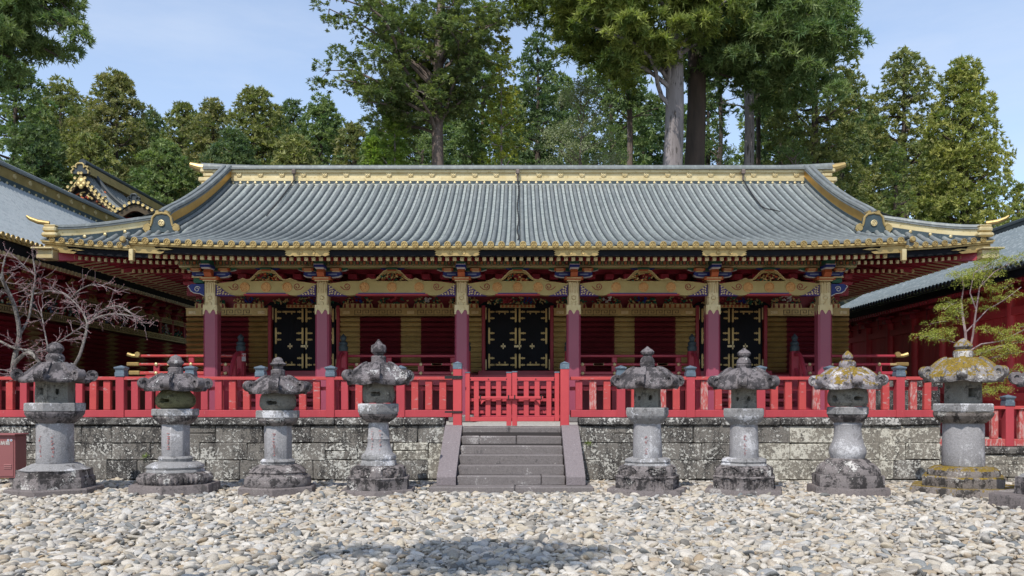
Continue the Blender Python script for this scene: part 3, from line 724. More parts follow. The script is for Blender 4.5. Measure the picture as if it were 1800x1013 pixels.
# 5, 6
def twin(label, cx, zs, y0, rot, dv, sw):
    lantern(label, cx, zs, y0, rot, [
     ('poly', 'finial', 'cap', 0, 1, [(65+dv, 4), (74+dv, 24), (84+dv, 60), (96+dv, 80), (108+dv, 74), (120+dv, 48), (126+dv, 60), (140+dv, 78), (156+dv, 86), (160+dv, 80), (164+dv, 88), (180+dv, 84), (194+dv, 66)]),
     ('cap', 190+dv*.6, 294+dv*.5, 318+dv*.5, 434, 120, 6, .05),
     ('fire', 6, .03, [(320+dv*.6, 158), (332+dv*.6, 152), (428+dv*.6, 156)], [(PI/6-.06, .036, .036, 'ro', .01), (-PI/6, .03, .03, 'ro', .01)]),
     ('poly', 'platform', 'plat', 6, .04, [(428+dv*.6, 234), (434+dv*.6, 244), (464+dv*.6, 246), (480+dv*.6, 238)]),
     ('poly', 'platform', 'plat', 6, .4, [(480+dv*.6, 234), (492+dv*.6, 222), (510+dv*.6, 190), (524+dv*.6, 162)], {'petal': (24, .014)}),
     ('poly', 'shaft', 'shaft', 0, 1, [(522+dv*.6, sw-8), (560, sw-4), (640, sw+2), (722, sw+6), (732, sw)]),
     ('mark', 580, 710, .12, sw+4, [(0, 2+(dv > 5)), (.02, 2)]),
     ('poly', 'lotus_base', 'plat', 6, .45, [(728, 200), (738, 252), (752, 262), (762, 250), (772, 268), (784, 280)], {'petal': (20, .014)}),
     ('poly', 'drum', 'base', 6, .35, [(776, 290), (788, 322), (808, 336), (842, 336), (858, 318)], {'relief': True}),
     ('poly', 'plinth', 'base', 6, .03, [(840, 368), (848, 378), (858, 366), (930, 368), (942, 382)], {'relief': True}),
     ('poly', 'slab', 'slab', 6, .03, [(924, 452), (934, 464), (1010, 466)]),
    ], {})
twin('stone lantern with an onion finial and round window, just right of the steps', 1138, 3.376, 590, fr-.36, 0, 166)
twin('stone lantern with an onion finial before the right-hand black door, left of the mossy pair', 1307.6, 3.376, 590, fr-.30, 8, 164)
# 7
lantern('stone lantern with patchy yellow moss on its cap and a bulging shaft foot', 1490, 3.378, 590, fr-.12, [
 ('poly', 'finial', 'cap', 0, 1, [(90, 4), (104, 34), (118, 58), (132, 62), (146, 46), (152, 56)]),
 ('poly', 'collar', 'cap', 0, 1, [(148, 76), (158, 92), (176, 98), (190, 88), (200, 90)]),
 ('cap', 192, 292, 322, 442, 120, 6, .1),
 ('fire', 0, 1, [(325, 200), (340, 222), (370, 228), (400, 224), (422, 196)], [(.30, .078, .04, 'go', .0), (-.95, .05, .05, 'ro', 0)]),
 ('poly', 'platform', 'plat', 8, .04, [(424, 222), (430, 234), (466, 234), (472, 222)]),
 ('poly', 'platform', 'base', 8, .4, [(472, 226), (486, 214), (504, 186), (516, 160)], {'petal': (14, .018)}),
 ('poly', 'shaft', 'shaft', 0, 1, [(514, 146), (530, 160), (545, 150), (600, 158), (640, 178), (672, 204), (694, 212), (712, 204), (734, 186)]),
 ('poly', 'lotus_base', 'base', 6, .6, [(732, 190), (745, 236), (762, 256), (770, 290), (800, 338), (830, 352), (850, 344)], {'petal': (16, .016)}),
 ('poly', 'plinth', 'base', 6, .05, [(838, 384), (848, 394), (936, 392), (944, 384)]),
 ('poly', 'slab', 'slab', 6, .05, [(912, 440), (922, 452), (1010, 456)]),
], {'cap': M['cap_moss'], 'base': M['base'], 'plat': M['plat']})
# 8
lantern('stone lantern with thick yellow moss on cap, finial and base, beneath the green maple', 1693, 2.977, 580, fr+.55, [
 ('poly', 'finial', 'cap', 0, 1, [(44, 8), (56, 50), (72, 84), (86, 92), (98, 70), (104, 70)]),
 ('poly', 'collar', 'cap', 0, 1, [(102, 76), (110, 94), (124, 98), (140, 92), (150, 92)]),
 ('cap', 146, 248, 276, 450, 140, 6, .1),
 ('fire', 6, .04, [(274, 190), (286, 184), (386, 190)], [(-PI/6-.0, .068, .068, 'sq', .01), (PI/6, .04, .04, 'ro', 0)]),
 ('poly', 'platform', 'plat', 6, .04, [(386, 290), (392, 302), (426, 302), (434, 290)]),
 ('poly', 'platform', 'base', 6, .4, [(434, 294), (450, 286), (470, 256), (490, 210)], {'petal': (14, .03)}),
 ('poly', 'shaft', 'shaft', 0, 1, [(488, 194), (500, 200), (620, 200), (712, 206), (720, 196)]),
 ('poly', 'lotus_base', 'base', 0, 1, [(718, 226), (726, 290), (742, 336), (762, 346), (784, 338)], {}),
 ('poly', 'plinth', 'base', 6, .12, [(776, 392), (784, 408), (840, 402), (850, 392)]),
 ('poly', 'slab', 'base', 6, .05, [(838, 516), (848, 528), (920, 530)]),
], {'cap': M['cap_moss2'], 'base': M['base_moss']})
# 9, cut by the right edge
lantern('stone lantern cut off by the right edge of the photo', 1856, 3.3, 600, fr+.2, [
 ('poly', 'finial', 'cap', 0, 1, [(20, 4), (40, 60), (60, 80), (80, 60), (100, 90), (130, 90)]),
 ('cap', 125, 240, 265, 470, 110, 6, .4),
 ('fire', 6, .04, [(264, 200), (380, 200)], [(-PI/6, .05, .05, 'sq', .0)]),
 ('poly', 'platform', 'plat', 6, .04, [(380, 300), (430, 300), (470, 280), (500, 210)]),
 ('poly', 'shaft', 'shaft', 0, 1, [(498, 200), (760, 204)]),
 ('poly', 'lotus_base', 'plat', 6, .5, [(758, 240), (790, 330), (810, 360)]),
 ('poly', 'plinth', 'base', 6, .03, [(808, 390), (930, 400)]),
 ('poly', 'slab', 'slab', 6, .03, [(925, 640), (935, 650), (1040, 650)]),
], {}, D=12.6)

# ------------------------------------------------------------------ gravel
def rockmesh(name, sub, seed, m, amp=.22):
    import bmesh
    bm = bmesh.new(); bmesh.ops.create_icosphere(bm, subdivisions=sub, radius=1)
    rg = random.Random(seed); dirs = [Vector((rg.gauss(0,1), rg.gauss(0,1), rg.gauss(0,1))).normalized() for _ in range(9)]
    cuts = [rg.uniform(.42, .88) for _ in dirs]
    for v in bm.verts:
        p = v.co.copy()
        for d, c in zip(dirs, cuts):
            k = p.dot(d)
            if k > c: p -= d*(k-c)*.92
        n_ = Vector(p); p *= 1+amp*.3*(math.sin(3.1*n_.x+seed)+math.sin(3.7*n_.y+2*seed)+math.sin(4.3*n_.z))/3
        v.co = p
    me = bpy.data.meshes.new(name); bm.to_mesh(me); bm.free()
    me.polygons.foreach_set('use_smooth', [True]*len(me.polygons)); me.materials.append(m); return me
m, n, l, b = newmat('pebble')
a = n.new('ShaderNodeAttribute'); a.attribute_type = 'INSTANCER'; a.attribute_name = 'tint'
r = n.new('ShaderNodeValToRGB'); r.color_ramp.interpolation = 'LINEAR'; e = r.color_ramp.elements
PAL = [(0, (0.441, 0.400, 0.331)), (.14, (0.549, 0.511, 0.446)), (.28, (0.333, 0.314, 0.285)), (.42, (0.490, 0.425, 0.317)), (.55, (0.284, 0.289, 0.290)), (.66, (0.588, 0.560, 0.506)), (.78, (0.353, 0.275, 0.184)), (.86, (0.216, 0.232, 0.235)), (.93, (0.127, 0.121, 0.110)), (1, (0.490, 0.444, 0.368))]
while len(e) < len(PAL): e.new(.5)
for i, (p_, c_) in enumerate(PAL): e[i].position = p_; e[i].color = (*c_, 1)
l.new(a.outputs['Fac'], r.inputs['Fac'])
c = mixc(n, l, ramp(n, l, noise(n, l, 55, 5, .7), [(.36, 0.), (.68, 1.)]), r.outputs['Color'], mixc(n, l, 1.0, r.outputs['Color'], (.74, .71, .68), 'MULTIPLY'))
l.new(c, b.inputs['Base Color']); b.inputs['Roughness'].default_value = .75; b.inputs['Specular IOR Level'].default_value = .3
bump(n, l, b, noise(n, l, 60, 5, .7), .6, .012); M['pebble'] = m
pc = bpy.data.collections.new('pebble_shapes')
for i in range(12):
    o = bpy.data.objects.new('pebble', rockmesh('pebble', 3 if i < 0 else 2, i*1.7+1, M['pebble'])); pc.objects.link(o)
NR = np.random.default_rng(5)
pts = []
y = 6.0
LC = [(PX(c_, 14.6), 14.6, .60) for c_ in (97, 308.8, 488.8, 665.6, 1138, 1307.6, 1490, 1693)]+[(PX(1856, 12.6), 12.6, .72)]
while y < 16.72:
    hw = .63*y+3.2; st = .058+.010*(y > 11)
    xs = np.arange(-hw, hw, st); xs = xs+NR.uniform(-.04, .04, len(xs)); ys = y+NR.uniform(-.04, .04, len(xs))
    pts.append(np.stack([xs, ys], 1)); y += st*.93
pts = np.concatenate(pts)
ok = np.ones(len(pts), bool)
for (cx, cy, rr) in LC: ok &= ((pts[:, 0]-cx)**2+(pts[:, 1]-cy)**2 > rr*rr)
ok &= ~((np.abs(pts[:, 0]+.1) < 1.36) & (pts[:, 1] > 14.52))
# thinner, dirtier patch to the far right
thin = (pts[:, 0] > 3.2) & (NR.random(len(pts)) < np.clip((pts[:, 0]/pts[:, 1]-.30)*1.6, 0, .42)*(.4+.6*(np.sin(pts[:, 0]*1.9+1)*np.sin(pts[:, 1]*1.3+pts[:, 0]) > -.2)))
ok &= ~thin
pts = pts[ok]; N = len(pts)
big = np.exp(NR.normal(0, .42, N)).clip(.36, 2.1)*.92
sz = np.stack([NR.uniform(.044, .066, N), NR.uniform(.031, .047, N), NR.uniform(.018, .031, N)], 1)*big[:, None]
und = .012*np.sin(pts[:, 0]*1.3+pts[:, 1]*.7)+.012*np.sin(pts[:, 1]*1.7-pts[:, 0]*.6)
pz = np.maximum(0, und)+NR.uniform(-.012, .024, N)+sz[:, 2]*.3
rot = np.stack([NR.normal(0, .34, N), NR.normal(0, .34, N), NR.uniform(0, 6.28, N)], 1)
me = bpy.data.meshes.new('gravel'); me.vertices.add(N)
me.vertices.foreach_set('co', np.stack([pts[:, 0], pts[:, 1], pz], 1).astype(np.float32).ravel())
for nm, ty, dat in (('rot', 'FLOAT_VECTOR', rot), ('scl', 'FLOAT_VECTOR', sz)):
    at = me.attributes.new(nm, ty, 'POINT'); at.data.foreach_set('vector', dat.astype(np.float32).ravel())
at = me.attributes.new('tint', 'FLOAT', 'POINT'); at.data.foreach_set('value', NR.random(N).astype(np.float32))
at = me.attributes.new('pick', 'INT', 'POINT'); at.data.foreach_set('value', NR.integers(0, 12, N).astype(np.int32))
gv = bpy.data.objects.new('gravel', me); COL.objects.link(gv); gv['kind'] = 'stuff'; gv['label'] = 'loose pale river pebbles covering the forecourt'
ng = bpy.data.node_groups.new('scatter_pebbles', 'GeometryNodeTree')
ng.interface.new_socket('Geometry', in_out='INPUT', socket_type='NodeSocketGeometry'); ng.interface.new_socket('Geometry', in_out='OUTPUT', socket_type='NodeSocketGeometry')
gi = ng.nodes.new('NodeGroupInput'); go_ = ng.nodes.new('NodeGroupOutput'); ip = ng.nodes.new('GeometryNodeInstanceOnPoints')
ci = ng.nodes.new('GeometryNodeCollectionInfo'); ci.inputs['Collection'].default_value = pc; ci.inputs['Separate Children'].default_value = True; ci.inputs['Reset Children'].default_value = True
def na(nm, ty):
    q = ng.nodes.new('GeometryNodeInputNamedAttribute'); q.data_type = ty; q.inputs['Name'].default_value = nm; return q.outputs[0]
er = ng.nodes.new('FunctionNodeEulerToRotation')
L_ = ng.links
L_.new(gi.outputs[0], ip.inputs['Points']); L_.new(ci.outputs[0], ip.inputs['Instance']); ip.inputs['Pick Instance'].default_value = True
L_.new(na('pick', 'INT'), ip.inputs['Instance Index']); L_.new(na('rot', 'FLOAT_VECTOR'), er.inputs[0]); L_.new(er.outputs[0], ip.inputs['Rotation'])
L_.new(na('scl', 'FLOAT_VECTOR'), ip.inputs['Scale']); L_.new(ip.outputs[0], go_.inputs[0])
gm = gv.modifiers.new('scatter', 'NODES'); gm.node_group = ng
def rockthing(label, px, py, D, s3, seed, rz):
    o = bpy.data.objects.new('rock', rockmesh('rock', 3, seed, M['boulder'])); COL.objects.link(o); tag(o, label, 'rock')
    o.location = (PX(px, D), D, s3[2]*.55); o.scale = s3; o.rotation_euler = (0, 0, rz)
M['boulder'] = stone('boulder', (.42, .37, .30), (.24, .21, .17), (.55, .52, .47), .6, .6, 18)
rockthing('long pale boulder in the gravel between the third and fourth lanterns', 568, 868, 14.3, (.19, .12, .09), 4.4, .1)
rockthing('pointed grey stone in the gravel right of the third lantern', 540, 873, 14.15, (.11, .09, .10), 8.8, .8)
rockthing('small upright stone against the slab left of the flared lantern', 603, 874, 14.0, (.075, .06, .085), 12.3, .4)
# ------------------------------------------------------------------ main storehouse
SH = thing('storehouse', 'long gold-trimmed red storehouse with grey tiled hip-and-gable roof and three black doors', 'building', (0, 24, 1.08))
def zf(D):
    t = (D-19)/8.5; return 5.065+1.7*t+1.8*t*t
def sm(t): t = max(0, min(1, t)); return t*t*(3-2*t)
def zk(x, D): return zf(D)+.10*max(0, (abs(x)-5)/3.6)**2*max(0, 1-(D-19)/3)
def zs_(x, D): 
    a = abs(x); return zf(D)-.24*(1-sm((D-21.5)/1.8))+.19*max(0, (a-8.6)/3.3)**2*max(0, 1-(D-21.5)/2.6)
def hipD(x): return 21.5+(11.95-abs(x))*.66
roof = node('roof', SH, (0, 24, 5))
def roll(x, D0, D1, zfn, r=.058, step=.30):
    mb = MB(); n = max(1, round((D1-D0)/step)); vs = []; k = 7
    for i in range(n):
        for (f, rr) in ((0, r), (.96, r*.93)):
            D = D0+(D1-D0)*(i+f)/n; z = zfn(x, D)
            for q in range(k):
                a = PI*q/(k-1); vs.append((x+rr*math.cos(a), D, z-.012+rr*1.55*math.sin(a)**.8 if 0<q<k-1 else z-.03))
    D = D1; z = zfn(x, D)
    m = 2*n
    fs = [(i*k+q, i*k+q+1, (i+1)*k+q+1, (i+1)*k+q) for i in range(m-1) for q in range(k-1)]
    mb.add(vs, fs, 0, True); mb.add(vs[-k:], [tuple(range(k))], 0)
    nb = max(4, int((D1-D0)*2)); fv = []
    for i in range(nb+1):
        D = D0+.02+(D1-D0-.02)*i/nb; z = zfn(x, D)+.004; fv += [(x-.079, D, z), (x+.079, D, z)]
    mb.add(fv, [(2*i, 2*i+1, 2*i+3, 2*i+2) for i in range(nb)], 1)
    return mb
sh_ = None
for i in range(36):
    for s in (-1, 1):
        x = s*(.12+.24*i)
        if abs(x) < 5:
            if sh_ is None:
                mb = roll(0, 19.0, 27.5, zk); sh_ = mb.mesh('tile_roll', [M['tube'], M['tile_dark']], (0, 19, 5.065), 50)
            put('tile_roll', sh_, roof, (x, 19, 5.065))
        else:
            roll(x, 19.0, 27.5, zk).build('tile_roll', [M['tube'], M['tile_dark']], roof, (x, 19, 5.02))
SX = [8.80+.243*i for i in range(13)]
for x in SX:
    for s in (-1, 1):
        d1 = 27.5 if x < 9.3 else min(27.5, hipD(x)+.1)
        d0 = 21.5
        roll(s*x, d0, d1, zs_).build('tile_roll', [M['tube'], M['tile_dark']], roof, (s*x, d0, 5.6))
# tile ends
mb = MB(); mb.lathe([(.074, 0), (.074, .03), (.058, .032), (.055, .014)], 16, (0,0,0), 0, 'y'); mb.lathe([(.056, .013), (.0, .0135)], 16, (0,0,0), 1, 'y')
for k in range(3):
    a = PI/2+k*2*PI/3; mb.lathe([(.022, .014), (.017, .027), (0, .030)], 7, (.027*math.cos(a), 0, .027*math.sin(a)), 0, 'y')
tend = mb.mesh('tile_end', [M['gold'], M['recess']])
for i in range(36):
    for s in (-1, 1):
        x = s*(.12+.24*i); put('tile_end', tend, roof, (x, 18.985, zk(x, 19)+.012))
for x in SX:
    for s in (-1, 1): put('tile_end', tend, roof, (s*x, 21.485, zs_(x, 21.5)+.012))
# pan tiles
def pan(x0, x1, D0, D1f, zfn, name, nx=40):
    mb = MB(); nD = 30
    vs = []; fs = []
    for i in range(nx+1):
        x = x0+(x1-x0)*i/nx; D1 = D1f(x)
        for j in range(nD):
            for f, dz in ((0, .014), (1, 0)):
                D = D0+(D1-D0)*(j+f)/nD; vs.append((x, D, zfn(x, D)+dz-.016))
    m = nD*2
    for i in range(nx):
        for j in range(m-1): a = i*m+j; fs.append((a, a+m, a+m+1, a+1))
    mb.add(vs, fs); return mb.build(name, M['pan'], roof)
pan(-8.62, 8.62, 18.98, lambda x: 27.62, zk, 'pan_tiles', 48)
for s in (-1, 1):
    pan(s*8.58, s*9.5, 21.48, lambda x: 27.62, lambda x, D: zs_(x, D)-.004, 'pan_tiles', 4)
    pan(s*9.5, s*12.0, 21.48, lambda x: hipD(x), lambda x, D: zs_(x, D)-.004, 'pan_tiles', 10)
    # verge strip beyond the descending ridge, side hip slope, gable and back slope
    mb = MB(); mb.grid(lambda u, v: (s*(9.5+.75*u), 22.9+4.8*v, zs_(9.5, 22.9+4.8*v)-.06*u), 2, 14); mb.grid(lambda u, v: (s*(9.5+.75*u), 33.1-4.8*v, zs_(9.5, 22.9+4.8*v)-.06*u), 2, 14)
    mb.grid(lambda u, v: (s*(12.0-2.3*u), 21.5+1.4*u+(13-2.8*u)*v, zs_(12, 21.5)*(1-u)+(6.35+.35*u)*u+.12*u*(1-u)*-1), 4, 12)
    mb.build('side_slope', M['pan'], roof)
    mb = MB(); mb.ext([(22.9, 6.1), (33.1, 6.1), (28, 8.7)], 'x', s*9.75, s*9.8); mb.build('gable_wall', M['dark_red'], SH)
    mb = MB(); mb.sweep([(s*10.15, 22.9+4.9*i/10, zs_(9.5, 22.9+4.9*i/10)) for i in range(11)], .05, -.28, .0); mb.sweep([(s*10.15, 33.1-4.9*i/10, zs_(9.5, 22.9+4.9*i/10)) for i in range(11)], .05, -.28, .0); mb.build('barge_board', M['gold'], SH)
mb = MB(); mb.grid(lambda u, v: (-12+24*u, 34.5-6.8*v, (5.5+3.2*(v*.6+v*v*.4)) if abs(-12+24*u) < 9.6 else 5.5+.4*v), 24, 12); mb.build('back_slope', M['pan'], roof)
# verge of the porch roof
for s in (-1, 1):
    mb = MB(); pth = [(s*8.72, 18.93+2.7*i/9, zk(8.72, 18.93+2.7*i/9)) for i in range(10)]
    mb.tube([(p[0], p[1], p[2]+.05+(.05 if i == 0 else 0)) for i, p in enumerate(pth)], .055, 8); mb.sweep(pth, .07, -.10, .01); mb.build('verge', M['tube'], roof)
    mb = MB(); mb.lathe([(.06, 0), (.075, .05), (.045, .09)], 10, (s*8.74, 18.92, zk(8.72, 18.9)+.02), 0, 'y'); mb.build('verge_cap', M['gold'], roof)
# main ridge
RG = node('ridge', SH, (0, 28, 8.8))
DR = 27.72
mb = MB(); mb.box(-9.7, 9.7, DR-.02, 28.3, 8.45, PZ(319, DR)-.0); mb.box(-9.6, 9.6, DR-.06, DR+.02, PZ(327, DR), PZ(325.2, DR)); mb.build('lower_band', M['band_dark'], RG)
mb = MB(); zt = PZ(299, DR); zb = PZ(318.5, DR)
mb.box(-9.9, 9.9, DR-.02, 28.3, zb, zb+.10); mb.box(-9.9, 9.9, DR+.03, 28.3, zb+.10, zb+.27); mb.box(-9.9, 9.9, DR-.03, 28.3, zb+.27, zt); mb.build('gold_band', M['gold_pale'], RG)
mb = MB(); mb.tube([(-10.35+20.7*i/24, 28.0, zt+.085+(.05*max(0, abs(i-12)-10.5))) for i in range(25)], .15, 12); mb.box(-10.2, 10.2, DR-.10, 28.35, zt+.002, zt+.05)
mb.build('ridge_roll', M['tube'], RG)
for s in (-1, 1):
    mb = MB(); mb.tube([(s*10.3, 27.98, zt+.12), (s*10.5, 27.96, zt+.16), (s*10.72, 27.94, zt+.23)], [.15, .13, .09], 10); mb.build('ridge_tip', M['gold'], RG)
    mb = MB()
    for k, (a, z0, z1, xo) in enumerate([(10.32, 9.02, 9.16, 0), (10.22, 8.88, 9.02, 0), (10.38, 8.72, 8.88, 0), (10.28, 8.58, 8.72, 0), (10.42, 8.42, 8.58, 0)]):
        mb.cbox((s*(a+9.86)/2, 28.0, (z0+z1)/2), (a-9.86, .62, z1-z0-.008), .03)
    mb.build('ridge_end', M['gold_pale'], RG)
mb = MB(); mb.lathe([(.085, 0), (.085, .035), (.068, .04), (.064, .02)], 16, (0,0,0), 0, 'y'); mb.lathe([(.065, .018), (0, .0185)], 16, (0,0,0), 1, 'y')
for k in range(3):
    a = PI/2+k*2*PI/3; mb.lathe([(.026, .018), (.02, .034), (0, .038)], 7, (.032*math.cos(a), 0, .032*math.sin(a)), 0, 'y')
med = mb.mesh('medallion', [M['gold_pale'], M['recess']])
for i in range(27): put('medallion', med, RG, ((i-13)*.697, DR+.02, PZ(307, DR)))
mb = MB(); mb.lathe([(.045, 0), (.04, .025), (.016, .036), (0, .036)], 12, (0,0,0), 0, 'y'); stud = mb.mesh('stud', [M['gold_pale']])
for i in range(39):
    for s in (-1, 1): put('stud', stud, RG, (s*(.12+.24*i), DR-.02, PZ(322, DR)))
# descending and corner ridges
def zr(x, D): return zs_(x, D)
for s in (-1, 1):
    ds = [22.75+(27.75-22.75)*i/16 for i in range(17)]
    pth = [(s*9.45, d, zr(9.45, d)) for d in ds]
    up = lambda pp, dx, dz: [(p[0]+s*dx, p[1], p[2]+dz) for p in pp]
    dr_ = node('descending_ridge', SH, pth[0])
    mb = MB(); mb.sweep(pth, .15, -.02, .16); 
    for k in range(34):
        i = k/34*16; j = int(i); f = i-j; a = Vector(pth[j]); b2 = Vector(pth[min(j+1, 16)]); p = a+(b2-a)*f; mb.cbox((p.x-s*.15, p.y, p.z+.07), (.03, .05, .06), .008)
    mb.build('lower_band', M['band_dark'], dr_)
    mb = MB(); mb.sweep(pth, .13, .16, .42); mb.build('gold_band', M['gold_dark'], dr_)
    mb = MB(); mb.sweep(pth, .17, .42, .455); mb.tube(up(pth, -.09, .50), .07, 8); mb.tube(up(pth, .09, .50), .07, 8); mb.tube(up(pth, .34, .10), .075, 8); mb.build('ridge_roll', M['tube'], dr_)
    cp = []
    for i in range(13):
        f = i/12; x = 9.62+(11.78-9.62)*f; D = hipD(x)-.02; cp.append((s*x, D, zs_(x, D)))
    cr_ = node('corner_ridge', SH, cp[0])
    mb = MB(); mb.sweep(cp, .12, -.06, .08); mb.build('lower_band', M['band_dark'], cr_)
    mb = MB(); mb.sweep(cp, .10, .08, .24); mb.build('gold_band', M['gold_pale'], cr_)
    mb = MB(); mb.sweep(cp, .14, .24, .27); mb.tube([(p[0], p[1], p[2]+.31) for p in cp], .075, 8); mb.build('ridge_roll', M['tube'], cr_)
    for f in (2, 4.2, 6.4, 8.6):
        j = int(f); p = Vector(cp[j])+(Vector(cp[j+1])-Vector(cp[j]))*(f-j); put('stud', stud, cr_, (p.x-s*.06, p.y-.10, p.z+.03))
    e = Vector(cp[-1])
    mb = MB(); mb.cbox((e.x, e.y-.02, e.z+.24), (.34, .30, .13), .035); mb.cbox((e.x-s*.01, e.y-.03, e.z+.10), (.40, .34, .11), .04); mb.cbox((e.x, e.y, e.z+.335), (.30, .28, .04), .015); mb.build('ridge_end', M['gold_pale'], cr_)
    mb = MB(); mb.tube([(e.x+s*.05, e.y-.03, e.z+.40), (e.x+s*.3, e.y-.1, e.z+.43), (e.x+s*.48, e.y-.15, e.z+.50), (e.x+s*.55, e.y-.17, e.z+.56)], [.06, .062, .05, .03], 10); mb.build('ridge_tip', M['gold'], cr_)
    # demon tile at the foot of the descending ridge
    q = Vector(pth[0])
    out = [(-.40, -.02), (-.46, .06), (-.44, .15), (-.36, .19), (-.29, .15), (-.27, .22), (-.24, .38), (-.16, .46), (0, .49), (.16, .46), (.24, .38), (.27, .22), (.29, .15), (.36, .19), (.44, .15), (.46, .06), (.40, -.02)]
    mb = MB(); mb.ext([(q.x+a, q.z-.02+b2) for a, b2 in out[::-1]]+[], 'y', q.y-.10, q.y+.06); ot = mb.build('ridge_end', M['band_dark'], dr_)
    mb = MB(); mb.tube([(q.x+a, q.y-.10, q.z-.02+b2) for a, b2 in out], .034, 7)
    for sx in (-1, 1):
        mb.tube([(q.x+sx*.37, q.y-.13, q.z+.07), (q.x+sx*.37, q.y+.10, q.z+.07)], .075, 10)
    mb.tube([(q.x-.12, q.y-.12, q.z+.49), (q.x-.12, q.y+.15, q.z+.5)], .05, 8); mb.tube([(q.x+.12, q.y-.12, q.z+.49), (q.x+.12, q.y+.15, q.z+.5)], .05, 8)
    mb.build('ridge_scroll', M['gold'], dr_); put('medallion', med, dr_, (q.x, q.y-.10, q.z+.20))
# ------------------------------------------------------------------ eaves
EV = node('eaves', SH, (0, 19.2, 4.9))
def kz(x): return .10*max(0, (abs(x)-5)/3.6)**2
def sz_(x): return .19*max(0, (abs(x)-8.6)/3.3)**2-.015
def strip(name, m, x0, x1, y0, y1, z0, z1, zo, n=16):
    mb = MB(); vs = []
    for i in range(n+1):
        x = x0+(x1-x0)*i/n; d = zo(x)
        vs += [(x, y0, z0+d), (x, y1, z0+d), (x, y1, z1+d), (x, y0, z1+d)]
    fs = [(i*4+k, (i+1)*4+k, (i+1)*4+(k+1) % 4, i*4+(k+1) % 4) for i in range(n) for k in range(4)]
    mb.add(vs, fs); mb.add(vs[:4], [(0,1,2,3)]); mb.add(vs[-4:], [(3,2,1,0)]); return mb.build(name, m, EV)
strip('tile_board', M['gold_dull'], -8.7, 8.7, 18.99, 19.12, 5.012, 5.05, kz, 40)
strip('gold_edge', M['gold'], -8.7, 8.7, 19.02, 19.16, 4.978, 5.010, kz, 40)
strip('fascia', M['black'], -8.66, 8.66, 19.10, 19.3, 4.850, 4.976, kz, 40)
for s in (-1, 1):
    zz = zs_(8.6, 21.5)+.015
    strip('tile_board', M['gold_dull'], s*8.75, s*12.02, 21.49, 21.6, zz-.06, zz-.012, sz_)
    strip('gold_edge', M['gold'], s*8.75, s*12.0, 21.52, 21.66, zz-.105, zz-.062, sz_)
    strip('fascia', M['black'], s*8.7, s*11.95, 21.60, 21.8, zz-.26, zz-.107, sz_)
    # side eave boards running back
    mb = MB(); d_ = sz_(12)
    mb.box(s*11.95, s*12.06, 21.7, 34.5, zz+d_-.06, zz+d_+.03); mb.build('tile_board', M['gold_dull'], EV)
    mb = MB(); mb.box(s*11.8, s*11.93, 21.7, 34.5, zz+d_-.26, zz+d_-.062); mb.build('fascia', M['black'], EV)
    for k in range(0): pass
# gold plates on the black fascia
pl = [(-.50,.0),(-.47,.035),(-.52,.055),(-.42,.075),(-.36,.06),(-.34,.078),(.34,.078),(.36,.06),(.42,.075),(.52,.055),(.47,.035),(.50,0),(.46,-.03),(.50,-.045),(.40,-.078),(.33,-.06),(.28,-.08),(.1,-.068),(-.1,-.068),(-.28,-.08),(-.33,-.06),(-.40,-.078),(-.50,-.045),(-.46,-.03)]
for px in (540.5, 804, 1013.5, 1273):
    x = PX(px, 19.08); mb = MB(); mb.ext([(x+a, 4.912+b2) for a, b2 in pl], 'y', 19.065, 19.10)
    for q in (-.14, .14): mb.lathe([(.045, 0), (.04, .012), (.03, .006), (0, .008)], 12, (x+q, 19.065, 4.915), 0, 'y')
    mb.build('gold_plate', M['gold'], EV)
for s in (-1, 1):
    for (xc, yc, L, zc, zo) in ((8.66, 19.07, .95, 4.912, kz), (11.95, 21.57, 1.0, zs_(8.6, 21.5)-.17, sz_)):
        out = [(0, -.085), (0, .085), (L*.55, .085), (L*.6, .03), (L*.8, .05), (L, .02), (L*.8, 0), (L*.7, .015), (L*.62, -.02), (L*.8, -.035), (L*.72, -.085)]
        mb = MB(); mb.ext([(s*(xc-a), zc+b2+zo(xc-a)*.9) for a, b2 in out], 'y', yc, yc+.03); mb.build('gold_plate', M['gold'], EV)
    mb = MB(); mb.cbox((s*8.60, 19.02, 4.85), (.10, .12, .26), .012); mb.build('porch_verge_end', M['gold_pale'], EV)
    zc = zs_(12, 21.5); mb = MB(); mb.cbox((s*11.85, 21.55, zc-.40), (.42, .40, .24), .02); mb.cbox((s*11.87, 21.5, zc-.265), (.54, .50, .045), .012); mb.build('corner_beam_end', M['gold_pale'], EV)
    mb = MB(); mb.beam((s*11.7, 21.7, zc-.40), (s*9.1, 24, zc-.10), .2, .24); mb.build('corner_beam', M['maroon'], EV)
# rafters
RF = node('rafters', SH, (0, 21, 5))
mb = MB(); mb.beam((0, 19.36, 4.822), (0, 24, 5.56), .08, .085, 0); mb.cbox((0, 19.33, 4.819), (.084, .07, .092), .004, 1)
ra = mb.mesh('rafter', [M['dark_red'], M['gold_pale']], (0, 19.33, 4.82))
for i in range(50):
    for s in (-1, 1):
        x = s*(.084+.168*i); put('rafter', ra, RF, (x, 19.33, 4.82+kz(x)*.7))
zz = zs_(8.6, 21.5)+.015
mb = MB(); mb.beam((0, 21.93, zz-.33), (0, 24, zz-.03), .07, .085, 0); mb.cbox((0, 21.9, zz-.335), (.074, .07, .092), .004, 1); fa = mb.mesh('rafter', [M['maroon'], M['gold_pale']], (0, 21.9, zz-.33))
mb = MB(); mb.beam((0, 22.85, zz-.42), (0, 24, zz-.22), .07, .085, 0); mb.cbox((0, 22.82, zz-.425), (.074, .07, .092), .004, 1); fb = mb.mesh('rafter', [M['maroon'], M['gold_pale']], (0, 22.82, zz-.42))
